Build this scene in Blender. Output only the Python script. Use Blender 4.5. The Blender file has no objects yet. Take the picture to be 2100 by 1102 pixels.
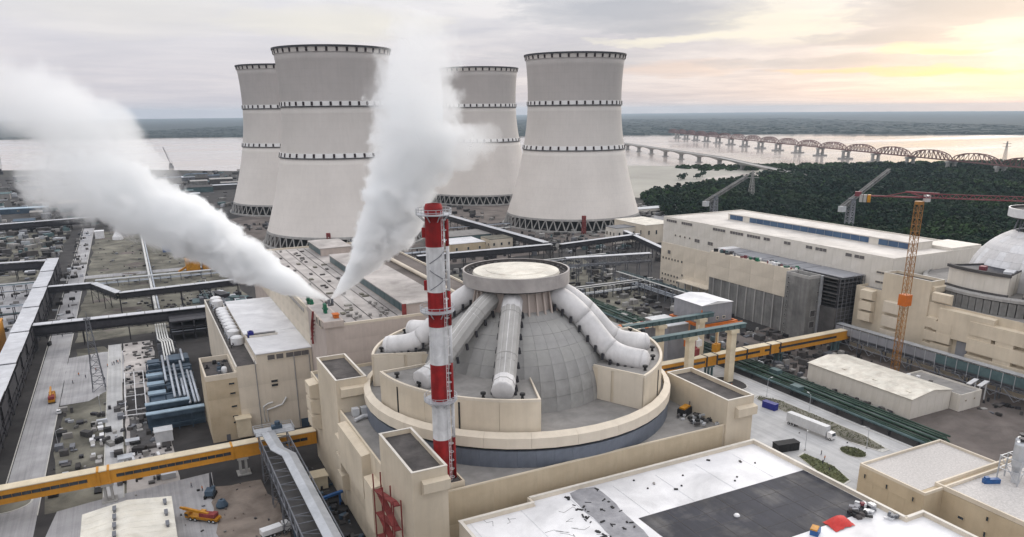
import bpy, bmesh, math, random
from mathutils import Vector, Matrix
random.seed(7)
R = math.radians
sc = bpy.context.scene
COL = sc.collection

# ------------------------------------------------------------------ camera, sky, sun, exposure
YAW = R(26.6)
cam_d = bpy.data.cameras.new("camera")
cam = bpy.data.objects.new("camera", cam_d)
COL.objects.link(cam)
cam_d.sensor_width = 36.0
cam_d.lens = 1540 / 2100 * 36.0
cam_d.shift_y = 149 / 2100
cam_d.clip_start = 1.0
cam_d.clip_end = 60000.0
cam.matrix_world = (Matrix.Translation((0, 0, 118)) @ Matrix.Rotation(-YAW, 4, 'Z')
                    @ Matrix.Rotation(R(90) - math.atan(471 / 1540), 4, 'X') @ Matrix.Rotation(R(-0.5), 4, 'Z'))
sc.camera = cam

SUN_AZ = YAW + R(34)          # compass style, clockwise from +Y
SUN_EL = R(9)
world = bpy.data.worlds.new("World")
sc.world = world
world.use_nodes = True


class NT:
    """tiny node-tree helper"""
    def __init__(s, tree):
        s.t = tree
        tree.nodes.clear()

    def n(s, typ, **kw):
        nd = s.t.nodes.new(typ)
        for k, v in kw.items():
            if k.startswith("i_"):
                key = k[2:]
                key = int(key) if key.isdigit() else key.replace("_", " ")
                nd.inputs[key].default_value = v
            else:
                setattr(nd, k, v)
        return nd

    def l(s, a, b):
        s.t.links.new(a, b)

    def math(s, op, a, b=None, c=None, clamp=False):
        nd = s.t.nodes.new("ShaderNodeMath")
        nd.operation = op
        nd.use_clamp = clamp
        for i, x in enumerate((a, b, c)):
            if x is None:
                continue
            if isinstance(x, (int, float)):
                nd.inputs[i].default_value = x
            else:
                s.l(x, nd.inputs[i])
        return nd.outputs[0]

    def mix(s, fac, a, b, blend='MIX'):
        nd = s.t.nodes.new("ShaderNodeMix")
        nd.data_type = 'RGBA'
        nd.blend_type = blend
        for idx, x in ((0, fac), (6, a), (7, b)):
            if isinstance(x, (int, float)):
                nd.inputs[idx].default_value = x
            elif isinstance(x, (tuple, list)):
                nd.inputs[idx].default_value = (x[0], x[1], x[2], 1)
            else:
                s.l(x, nd.inputs[idx])
        return nd.outputs[2]

    def ramp(s, fac, stops, interp='LINEAR'):
        nd = s.t.nodes.new("ShaderNodeValToRGB")
        cr = nd.color_ramp
        cr.interpolation = interp
        while len(cr.elements) < len(stops):
            cr.elements.new(0.5)
        for e, (p, c) in zip(cr.elements, stops):
            e.position = p
            e.color = (c, c, c, 1) if isinstance(c, (int, float)) else (c[0], c[1], c[2], 1)
        s.l(fac, nd.inputs[0])
        return nd.outputs[0]

    def noise(s, vec, scale, detail=4, rough=0.55, dist=0.0):
        nd = s.t.nodes.new("ShaderNodeTexNoise")
        nd.inputs["Scale"].default_value = scale
        nd.inputs["Detail"].default_value = detail
        nd.inputs["Roughness"].default_value = rough
        nd.inputs["Distortion"].default_value = dist
        if vec is not None:
            s.l(vec, nd.inputs["Vector"])
        return nd.outputs[0]


def build_world():
    w = NT(world.node_tree)
    tc = w.n("ShaderNodeTexCoord")
    sep = w.n("ShaderNodeSeparateXYZ")
    w.l(tc.outputs["Generated"], sep.inputs[0])
    X, Y, Z = sep.outputs
    z = w.math('MAXIMUM', Z, 0.0)
    # clouds lie on a level layer seen in perspective
    inv = w.math('DIVIDE', 1.0, w.math('ADD', z, 0.035))
    cx = w.math('MULTIPLY', X, inv)
    cy = w.math('MULTIPLY', Y, inv)
    cmb = w.n("ShaderNodeCombineXYZ")
    w.l(cx, cmb.inputs[0]); w.l(cy, cmb.inputs[1])
    n1 = w.noise(cmb.outputs[0], 0.30, 6, 0.58, 0.6)
    mpx = w.n("ShaderNodeMapping"); mpx.inputs["Location"].default_value = (3.1, 7.7, 0)
    w.l(cmb.outputs[0], mpx.inputs[0])
    n2 = w.noise(mpx.outputs[0], 0.85, 6, 0.62, 0.4)
    n = w.math('ADD', w.math('MULTIPLY', n1, 0.62), w.math('MULTIPLY', n2, 0.38))
    # direction of the hidden sun
    sv = (math.sin(SUN_AZ) * math.cos(SUN_EL), math.cos(SUN_AZ) * math.cos(SUN_EL), math.sin(SUN_EL))
    dp = w.n("ShaderNodeVectorMath", operation='DOT_PRODUCT')
    w.l(tc.outputs["Generated"], dp.inputs[0]); dp.inputs[1].default_value = sv
    dt = dp.outputs["Value"]
    wide = w.ramp(dt, [(0.60, 0.0), (0.86, 0.55), (1.0, 1.0)])
    tight = w.ramp(dt, [(0.90, 0.0), (0.97, 0.45), (1.0, 1.0)])
    base = w.ramp(z, [(0.0, (0.74, 0.70, 0.755)), (0.05, (0.80, 0.765, 0.825)), (0.14, (0.90, 0.88, 0.92)),
                      (0.5, (1.32, 1.30, 1.34)), (1.0, (1.62, 1.62, 1.67))])
    cov = w.ramp(n, [(0.41, 0.0), (0.47, 0.35), (0.60, 1.0)])
    soft = w.math('ADD', w.math('MULTIPLY', wide, 0.68), 0.32)
    dark = w.mix(soft, base, w.mix(1.0, base, (0.62, 0.65, 0.72), 'MULTIPLY'))
    lite = w.mix(soft, base, w.mix(1.0, base, (1.10, 1.085, 1.04), 'MULTIPLY'))
    cloud = w.mix(cov, lite, dark)
    low = w.ramp(z, [(0.0, 1.0), (0.055, 0.45), (0.12, 0.0)])
    col = w.mix(w.math('MULTIPLY', w.math('MULTIPLY', wide, low), 0.45), cloud, (0.84, 0.72, 0.70))
    # the larger cloud bars and lit gaps, by compass bearing and height above the horizon (degrees)
    cY, sY = math.cos(YAW), math.sin(YAW)
    rx = w.math('SUBTRACT', w.math('MULTIPLY', X, cY), w.math('MULTIPLY', Y, sY))
    fy = w.math('ADD', w.math('MULTIPLY', X, sY), w.math('MULTIPLY', Y, cY))
    az = w.math('MULTIPLY', w.math('ARCTAN2', rx, fy), 57.29578)
    el = w.math('MULTIPLY', w.math('ARCSINE', Z), 57.29578)
    q = w.n("ShaderNodeCombineXYZ")
    w.l(w.math('MULTIPLY', az, 0.16), q.inputs[0]); w.l(w.math('MULTIPLY', el, 0.75), q.inputs[1])
    wa = w.noise(q.outputs[0], 1.0, 5, 0.6)
    wb = w.noise(q.outputs[0], 2.3, 6, 0.65, 0.4)
    az2 = w.math('ADD', az, w.math('MULTIPLY', w.math('SUBTRACT', wb, 0.5), 7.0))
    el2 = w.math('ADD', el, w.math('MULTIPLY', w.math('SUBTRACT', wa, 0.5), 1.5))
    tone = {"d": (0.45, 0.475, 0.56), "b": (0.96, 0.91, 0.80), "y": (1.06, 0.86, 0.48), "o": (0.98, 0.68, 0.36), "p": (0.86, 0.66, 0.58)}
    for k, a_, e_, ww, hh, st_ in (
        ("b", 18.0, 5.6, 6.6, 1.7, 0.8), ("b", -11.72, 5.9, 8.81, 1.23, 0.6), ("b", -24.01, 6.3, 9.12, 1.70, 0.3),
        ("p", 31.96, 1.58, 4.0, 0.8, 0.6), ("p", 11.57, 2.82, 6.54, 0.58, 0.5),
        ("d", 29.6, 6.2, 8.0, 1.9, 1.0), ("d", 8.71, 6.7, 9.5, 1.6, 0.85), ("d", 25.14, 4.4, 5.6, 0.5, 0.85),
        ("d", 11.5, 5.4, 5.6, 0.6, 0.7), ("d", 21.79, 2.96, 9.5, 0.4, 0.65), ("d", 29.99, 2.69, 3.4, 0.46, 0.55), ("d", 4.7, 3.58, 6.83, 0.9, 0.4),
        ("b", 12.13, 4.68, 7.06, 0.34, 0.9), ("b", 31.54, 4.4, 3.6, 0.75, 0.8),
        ("y", 27.46, 3.59, 4.6, 0.5, 0.5), ("y", 28.6, 3.36, 2.6, 0.32, 0.85), ("o", 28.9, 2.12, 4.6, 0.32, 0.95), ("o", 24.2, 2.42, 6.5, 0.25, 0.7)):
        u_ = w.math('DIVIDE', w.math('SUBTRACT', az2, a_), ww)
        v_ = w.math('DIVIDE', w.math('SUBTRACT', el2, e_), hh)
        rr = w.math('SQRT', w.math('ADD', w.math('MULTIPLY', u_, u_), w.math('MULTIPLY', v_, v_)))
        mk = w.ramp(rr, [(0.35, st_), (0.8, st_ * 0.5), (1.0, 0.0)])
        col = w.mix(mk, col, tone[k])
    glow = col
    sky = w.n("ShaderNodeTexSky")
    sky.sky_type = 'NISHITA'
    sky.sun_disc = False
    sky.sun_elevation = SUN_EL
    sky.sun_rotation = SUN_AZ
    b1 = w.n("ShaderNodeBackground"); b1.inputs[1].default_value = 0.10
    w.l(sky.outputs[0], b1.inputs[0])
    b2 = w.n("ShaderNodeBackground"); b2.inputs[1].default_value = 0.9
    w.l(glow, b2.inputs[0])
    ms = w.n("ShaderNodeMixShader"); ms.inputs[0].default_value = 0.90
    w.l(b1.outputs[0], ms.inputs[1]); w.l(b2.outputs[0], ms.inputs[2])
    out = w.n("ShaderNodeOutputWorld")
    w.l(ms.outputs[0], out.inputs[0])


build_world()

sun_d = bpy.data.lights.new("sun", 'SUN')
sun_d.energy = 1.3
sun_d.angle = R(28)
sun_d.color = (1.0, 0.93, 0.84)
sun = bpy.data.objects.new("sun", sun_d)
COL.objects.link(sun)
sun.rotation_euler = Vector((-math.sin(SUN_AZ) * math.cos(R(24)), -math.cos(SUN_AZ) * math.cos(R(24)), -math.sin(R(24)))).to_track_quat('-Z', 'Y').to_euler()

vs = sc.view_settings
vs.view_transform = 'Standard'
vs.look = 'None'
vs.exposure = 0.12
vs.gamma = 1.0
vs.use_curve_mapping = False
cy = sc.cycles
cy.use_denoising = True
cy.max_bounces = 16
cy.diffuse_bounces = 2
cy.glossy_bounces = 2
cy.transmission_bounces = 2
cy.volume_bounces = 14
cy.transparent_max_bounces = 8
cy.volume_step_rate = 0.6
cy.volume_max_steps = 160
cy.use_adaptive_sampling = True
cy.adaptive_threshold = 0.02
cy.caustics_reflective = False
cy.caustics_refractive = False

# ------------------------------------------------------------------ materials
MATS = {}


def mat(name, c1, c2=None, scale=0.25, rough=0.8, metal=0.0, bump=0.0, bscale=None, stain=0.25, stain_scale=0.03,
        streak=0.0, spec=0.3, lo=0.35, hi=0.65, lift=0.0, track=0.0):
    m = bpy.data.materials.new(name)
    m.use_nodes = True
    w = NT(m.node_tree)
    out = w.n("ShaderNodeOutputMaterial")
    b = w.n("ShaderNodeBsdfPrincipled")
    b.inputs["Roughness"].default_value = rough
    b.inputs["Metallic"].default_value = metal
    b.inputs["Specular IOR Level"].default_value = spec
    w.l(b.outputs[0], out.inputs[0])
    tc = w.n("ShaderNodeTexCoord")
    P = tc.outputs["Object"]
    c2 = c2 or tuple(x * 0.82 for x in c1)
    f = w.ramp(w.noise(P, scale, 6, 0.62, 0.3), [(lo, 0.0), (hi, 1.0)])
    col = w.mix(f, c1, c2)
    if stain:
        s = w.ramp(w.noise(P, stain_scale, 5, 0.6, 0.6), [(0.38, 1.0), (0.7, 1.0 - stain)])
        col = w.mix(1.0, col, s, 'MULTIPLY')
    if streak:
        mp = w.n("ShaderNodeMapping")
        mp.inputs["Scale"].default_value = (0.55, 0.55, 0.03)
        w.l(P, mp.inputs[0])
        s = w.ramp(w.noise(mp.outputs[0], 1.0, 5, 0.65), [(0.42, 1.0), (0.75, 1.0 - streak)])
        col = w.mix(1.0, col, s, 'MULTIPLY')
    if track:
        mp = w.n("ShaderNodeMapping")
        mp.inputs["Scale"].default_value = (0.9, 0.012, 1)
        w.l(P, mp.inputs[0])
        s = w.ramp(w.noise(mp.outputs[0], 1.0, 5, 0.7), [(0.45, 1.0), (0.7, 1.0 - track)])
        col = w.mix(1.0, col, s, 'MULTIPLY')
    if lift:
        sp_ = w.n("ShaderNodeSeparateXYZ"); w.l(P, sp_.inputs[0])
        zz = w.math('ADD', sp_.outputs[2], w.math('MULTIPLY', w.noise(P, 0.02, 2), 1.2))
        fr = w.math('FRACT', w.math('DIVIDE', zz, 6.2))
        ln = w.ramp(fr, [(0.0, 1.0 - lift), (0.035, 1.0 - lift), (0.07, 1.0), (1.0, 1.0)])
        bl = w.ramp(w.noise(P, 0.05, 3, 0.6), [(0.3, 1.0), (0.75, 1.0 - lift)])
        col = w.mix(1.0, w.mix(1.0, col, ln, 'MULTIPLY'), bl, 'MULTIPLY')
    w.l(col, b.inputs["Base Color"])
    if bump:
        bp = w.n("ShaderNodeBump")
        bp.inputs["Strength"].default_value = bump
        bp.inputs["Distance"].default_value = 0.15
        w.l(w.noise(P, bscale or scale * 4, 4, 0.6), bp.inputs["Height"])
        w.l(bp.outputs[0], b.inputs["Normal"])
    MATS[name] = m
    return m


mat("cream", (0.74, 0.645, 0.505), (0.66, 0.57, 0.44), 0.09, 0.75, stain=0.22, streak=0.09)
mat("cream_b", (0.74, 0.66, 0.545), (0.67, 0.595, 0.485), 0.09, 0.75, stain=0.2, streak=0.08)
mat("tan", (0.61, 0.51, 0.365), (0.53, 0.43, 0.295), 0.09, 0.8, stain=0.28, streak=0.09)
mat("white_wall", (0.74, 0.70, 0.64), (0.68, 0.64, 0.57), 0.1, 0.7, stain=0.12, streak=0.12)
mat("pinkish", (0.585, 0.505, 0.455), (0.52, 0.445, 0.40), 0.15, 0.8, stain=0.2, streak=0.15)
mat("white_roof", (0.83, 0.83, 0.845), (0.72, 0.72, 0.74), 0.15, 0.55, stain=0.3, stain_scale=0.06)
mat("worn_roof", (0.72, 0.68, 0.63), (0.60, 0.565, 0.525), 0.12, 0.8, stain=0.28, stain_scale=0.05)
mat("cream_roof", (0.78, 0.75, 0.66), (0.66, 0.61, 0.53), 0.3, 0.6, stain=0.28, stain_scale=0.16)
mat("grey_roof", (0.34, 0.325, 0.31), (0.25, 0.24, 0.23), 0.2, 0.9, stain=0.3, bump=0.1)
mat("pale_roof", (0.55, 0.515, 0.49), (0.40, 0.37, 0.355), 0.10, 0.9, stain=0.4, stain_scale=0.06)
mat("dark_roof", (0.0750, 0.0690, 0.0675), (0.1200, 0.1087, 0.1050), 0.35, 0.9, stain=0.35, stain_scale=0.15)
mat("bitumen", (0.036, 0.038, 0.052), (0.13, 0.125, 0.125), 0.075, 0.7, stain=0.4, stain_scale=0.05, lo=0.48, hi=0.68, track=0.3)
mat("gravel", (0.62, 0.59, 0.57), (0.46, 0.44, 0.42), 1.8, 0.95, bump=0.3, stain=0.12)
mat("membrane_grey", (0.36, 0.36, 0.38), (0.27, 0.27, 0.29), 0.5, 0.8, stain=0.3, stain_scale=0.2)
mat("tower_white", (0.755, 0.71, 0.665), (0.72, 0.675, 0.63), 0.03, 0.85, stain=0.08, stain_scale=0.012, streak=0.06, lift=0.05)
mat("tower_shaded", (0.50, 0.465, 0.445), (0.47, 0.44, 0.42), 0.03, 0.85, stain=0.08, stain_scale=0.012, streak=0.07, lift=0.06)  # darker shell colour: the overhanging top's weaker sky light painted in
mat("tower_mid", (0.65, 0.61, 0.575), (0.61, 0.575, 0.54), 0.03, 0.85, stain=0.08, stain_scale=0.012, streak=0.06, lift=0.05)  # in-between step of that painted shell shading; also colours the rim band
mat("dome_concrete", (0.37, 0.365, 0.355), (0.32, 0.315, 0.305), 0.18, 0.85, stain=0.30, stain_scale=0.08)
mat("dome_concrete_b", (0.385, 0.38, 0.365), (0.335, 0.33, 0.315), 0.18, 0.85, stain=0.30, stain_scale=0.08)
mat("concrete", (0.43, 0.42, 0.40), (0.34, 0.33, 0.32), 0.2, 0.9, stain=0.25, streak=0.2, bump=0.1)
mat("raw_concrete", (0.2805, 0.2762, 0.2635), (0.1870, 0.1827, 0.1785), 0.15, 0.9, stain=0.4, streak=0.35)
mat("dark_concrete", (0.0728, 0.0700, 0.0700), (0.1120, 0.1064, 0.1064), 0.2, 0.9, stain=0.35)
mat("duct_white", (0.77, 0.755, 0.75), (0.66, 0.65, 0.65), 0.15, 0.6, stain=0.25, streak=0.12, stain_scale=0.08)
mat("duct_grey", (0.46, 0.45, 0.43), (0.38, 0.37, 0.355), 0.15, 0.75, stain=0.18, stain_scale=0.08)
mat("band_blue", (0.1700, 0.1913, 0.2295), (0.1275, 0.1445, 0.1785), 0.12, 0.45, stain=0.3, streak=0.2)
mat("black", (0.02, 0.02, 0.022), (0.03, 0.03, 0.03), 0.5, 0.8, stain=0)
mat("stack_red", (0.38, 0.016, 0.017), (0.27, 0.014, 0.015), 0.5, 0.6, stain=0.35, stain_scale=0.3, streak=0.35)
mat("stack_white", (0.78, 0.78, 0.78), (0.70, 0.70, 0.71), 0.5, 0.6, stain=0.25, stain_scale=0.3, streak=0.3)
mat("marker_red", (0.035, 0.010, 0.014), (0.012, 0.009, 0.011), 0.3, 0.7, stain=0)
mat("marker_white", (0.80, 0.79, 0.78), (0.76, 0.75, 0.74), 0.3, 0.7, stain=0.1)
mat("steel_dark", (0.0408, 0.0408, 0.0480), (0.0624, 0.0600, 0.0672), 0.4, 0.6, metal=0.3, stain=0.3, stain_scale=0.1)
mat("steel_grey", (0.1950, 0.2025, 0.2250), (0.1500, 0.1575, 0.1762), 0.4, 0.55, metal=0.3, stain=0.25, stain_scale=0.1)
mat("steel_blue", (0.0808, 0.1232, 0.1700), (0.0553, 0.0850, 0.1232), 0.4, 0.55, metal=0.2, stain=0.25, stain_scale=0.15)
mat("steel_teal", (0.1040, 0.1600, 0.1680), (0.0720, 0.1200, 0.1280), 0.3, 0.6, stain=0.25, stain_scale=0.1)
mat("blue_pale", (0.34, 0.45, 0.54), (0.27, 0.37, 0.46), 0.4, 0.5, stain=0.2, stain_scale=0.15)
mat("galv", (0.55, 0.57, 0.60), (0.46, 0.48, 0.51), 0.4, 0.45, metal=0.35, stain=0.2, stain_scale=0.1)
mat("gallery_roof", (0.60, 0.61, 0.64), (0.50, 0.51, 0.54), 0.25, 0.6, stain=0.2, stain_scale=0.06)
mat("grey_clad", (0.3036, 0.3082, 0.3312), (0.2576, 0.2622, 0.2852), 0.15, 0.6, stain=0.2, stain_scale=0.06, streak=0.15)
mat("yellow", (0.66, 0.30, 0.035), (0.58, 0.26, 0.03), 0.3, 0.55, stain=0.2, stain_scale=0.1, streak=0.15)
mat("yellow_roof", (0.72, 0.63, 0.47), (0.64, 0.55, 0.40), 0.3, 0.7, stain=0.2, stain_scale=0.1)
mat("orange", (0.62, 0.16, 0.02), (0.52, 0.13, 0.02), 0.5, 0.6, stain=0.2, stain_scale=0.2)
mat("crane_yellow", (0.40, 0.19, 0.05), (0.32, 0.145, 0.04), 0.3, 0.6, stain=0.3, stain_scale=0.06)
mat("crane_red", (0.24, 0.06, 0.075), (0.18, 0.05, 0.06), 0.3, 0.6, stain=0.3, stain_scale=0.06)
mat("bridge_red", (0.185, 0.09, 0.085), (0.145, 0.075, 0.07), 0.05, 0.8, stain=0.2, stain_scale=0.01)
mat("rust", (0.28, 0.055, 0.05), (0.20, 0.04, 0.04), 0.4, 0.8, stain=0.3, stain_scale=0.2)
mat("machine_yellow", (0.58, 0.27, 0.02), (0.46, 0.20, 0.02), 0.8, 0.5, stain=0.3, stain_scale=0.4)
mat("glass", (0.022, 0.028, 0.036), (0.05, 0.06, 0.07), 0.3, 0.15, stain=0, spec=0.6)
mat("glass_teal", (0.03, 0.075, 0.085), (0.05, 0.10, 0.115), 0.2, 0.3, stain=0, spec=0.5)
mat("glass_blue", (0.03, 0.075, 0.16), (0.05, 0.11, 0.20), 0.1, 0.3, stain=0.2, stain_scale=0.05, spec=0.5)
mat("louvre", (0.1500, 0.1387, 0.1350), (0.1125, 0.1050, 0.1050), 1.0, 0.7, stain=0.1)
mat("pipe_green", (0.0280, 0.0600, 0.0440), (0.0400, 0.0800, 0.0560), 0.4, 0.5, stain=0.25, stain_scale=0.1)
mat("pipe_white", (0.72, 0.72, 0.70), (0.62, 0.62, 0.60), 0.5, 0.5, stain=0.2, stain_scale=0.15)
mat("pipe_silver", (0.52, 0.56, 0.62), (0.42, 0.46, 0.52), 0.5, 0.35, metal=0.5, stain=0.2, stain_scale=0.15)
mat("green_paint", (0.02, 0.17, 0.09), (0.015, 0.12, 0.065), 0.6, 0.5, stain=0.15)
mat("blue_paint", (0.03, 0.12, 0.33), (0.025, 0.09, 0.26), 0.6, 0.5, stain=0.2)
mat("blue_deep", (0.02, 0.025, 0.22), (0.015, 0.02, 0.16), 0.6, 0.5, stain=0.2)
mat("tarp_red", (0.66, 0.06, 0.05), (0.52, 0.04, 0.035), 1.0, 0.6, bump=0.4, stain=0.15)
mat("rubber", (0.02, 0.02, 0.02), (0.03, 0.03, 0.03), 1.0, 0.9, stain=0)
mat("paint_white", (0.78, 0.78, 0.79), (0.70, 0.70, 0.71), 0.6, 0.4, stain=0.12, stain_scale=0.4)
mat("cargo_grey", (0.62, 0.63, 0.64), (0.55, 0.56, 0.58), 0.5, 0.5, stain=0.15, stain_scale=0.3)
mat("skin", (0.30, 0.17, 0.11), (0.27, 0.15, 0.10), 2, 0.6, stain=0)
mat("cloth_dark", (0.035, 0.04, 0.06), (0.05, 0.05, 0.07), 2, 0.9, stain=0)
mat("cloth_orange", (0.55, 0.17, 0.03), (0.45, 0.14, 0.03), 2, 0.9, stain=0)
mat("cloth_grey", (0.16, 0.16, 0.18), (0.12, 0.12, 0.14), 2, 0.9, stain=0)
# ground
mat("ground", (0.0731, 0.0686, 0.0607), (0.0421, 0.0421, 0.0360), 0.035, 0.95, stain=0.35, stain_scale=0.006, bump=0.2, bscale=0.4)
mat("field", (0.24, 0.228, 0.185), (0.085, 0.08, 0.066), 0.07, 0.95, stain=0.35, stain_scale=0.03, bump=0.3, bscale=0.5)
mat("dirt", (0.20, 0.172, 0.158), (0.11, 0.094, 0.086), 0.06, 0.95, stain=0.35, stain_scale=0.03, bump=0.4, bscale=0.6)
mat("soil", (0.27, 0.225, 0.19), (0.16, 0.13, 0.11), 0.12, 0.95, stain=0.3, stain_scale=0.08, bump=0.5, bscale=0.8)
mat("dark_ground", (0.0316, 0.0295, 0.0306), (0.0612, 0.0572, 0.0561), 0.07, 0.95, stain=0.3, stain_scale=0.03, bump=0.3, bscale=0.6)
mat("paving", (0.44, 0.435, 0.445), (0.36, 0.355, 0.365), 0.09, 0.9, stain=0.32, stain_scale=0.045, track=0.25)
mat("paving_b", (0.53, 0.53, 0.53), (0.43, 0.43, 0.435), 0.10, 0.9, stain=0.28, stain_scale=0.04, track=0.2)
mat("kerb", (0.58, 0.57, 0.54), (0.50, 0.49, 0.46), 0.3, 0.9, stain=0.15)
mat("sand", (0.40, 0.385, 0.34), (0.33, 0.315, 0.28), 0.008, 0.95, stain=0.2, stain_scale=0.004)
mat("grass", (0.085, 0.10, 0.045), (0.13, 0.135, 0.065), 0.3, 0.95, stain=0.3, stain_scale=0.1, bump=0.5, bscale=2)
mat("far_leaf", (0.013, 0.026, 0.028), (0.022, 0.037, 0.038), 0.004, 0.9, stain=0.3, stain_scale=0.001)
mat("far_land", (0.020, 0.033, 0.036), (0.036, 0.05, 0.052), 0.0022, 0.95, stain=0.4, stain_scale=0.0008)
mat("leaf_a", (0.012, 0.029, 0.017), (0.02, 0.04, 0.022), 0.02, 0.8, stain=0.3, stain_scale=0.01, spec=0.05)
mat("leaf_c", (0.009, 0.024, 0.017), (0.015, 0.032, 0.02), 0.02, 0.8, stain=0.3, stain_scale=0.01, spec=0.05)
mat("leaf_d", (0.016, 0.032, 0.016), (0.024, 0.042, 0.02), 0.02, 0.8, stain=0.3, stain_scale=0.01, spec=0.05)
mat("leaf_b", (0.034, 0.066, 0.022), (0.024, 0.05, 0.02), 0.05, 0.8, stain=0.2, stain_scale=0.03, spec=0.05)
mat("bark", (0.09, 0.07, 0.05), (0.06, 0.05, 0.04), 1.0, 0.9, stain=0.1)
mat("corrugated", (0.76, 0.73, 0.65), (0.68, 0.64, 0.55), 0.2, 0.6, stain=0.22, stain_scale=0.12)


def water_mat():
    m = bpy.data.materials.new("water")
    m.use_nodes = True
    w = NT(m.node_tree)
    out = w.n("ShaderNodeOutputMaterial")
    b = w.n("ShaderNodeBsdfPrincipled")
    b.inputs["Base Color"].default_value = (0.44, 0.385, 0.35, 1)
    b.inputs["Roughness"].default_value = 0.12
    b.inputs["IOR"].default_value = 1.33
    tc = w.n("ShaderNodeTexCoord")
    mp = w.n("ShaderNodeMapping")
    mp.inputs["Rotation"].default_value = (0, 0, R(-40))
    mp.inputs["Scale"].default_value = (0.4, 1.6, 1)
    w.l(tc.outputs["Object"], mp.inputs[0])
    bp = w.n("ShaderNodeBump")
    bp.inputs["Strength"].default_value = 0.06
    bp.inputs["Distance"].default_value = 1.0
    w.l(w.noise(mp.outputs[0], 0.05, 6, 0.6), bp.inputs["Height"])
    w.l(bp.outputs[0], b.inputs["Normal"])
    rg = w.ramp(w.noise(mp.outputs[0], 0.0016, 4, 0.6), [(0.35, 0.06), (0.7, 0.24)])
    w.l(rg, b.inputs["Roughness"])
    w.l(b.outputs[0], out.inputs[0])
    MATS["water"] = m


water_mat()

# ------------------------------------------------------------------ mesh helpers
BASE = {}   # root object -> world position of its local origin


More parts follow.
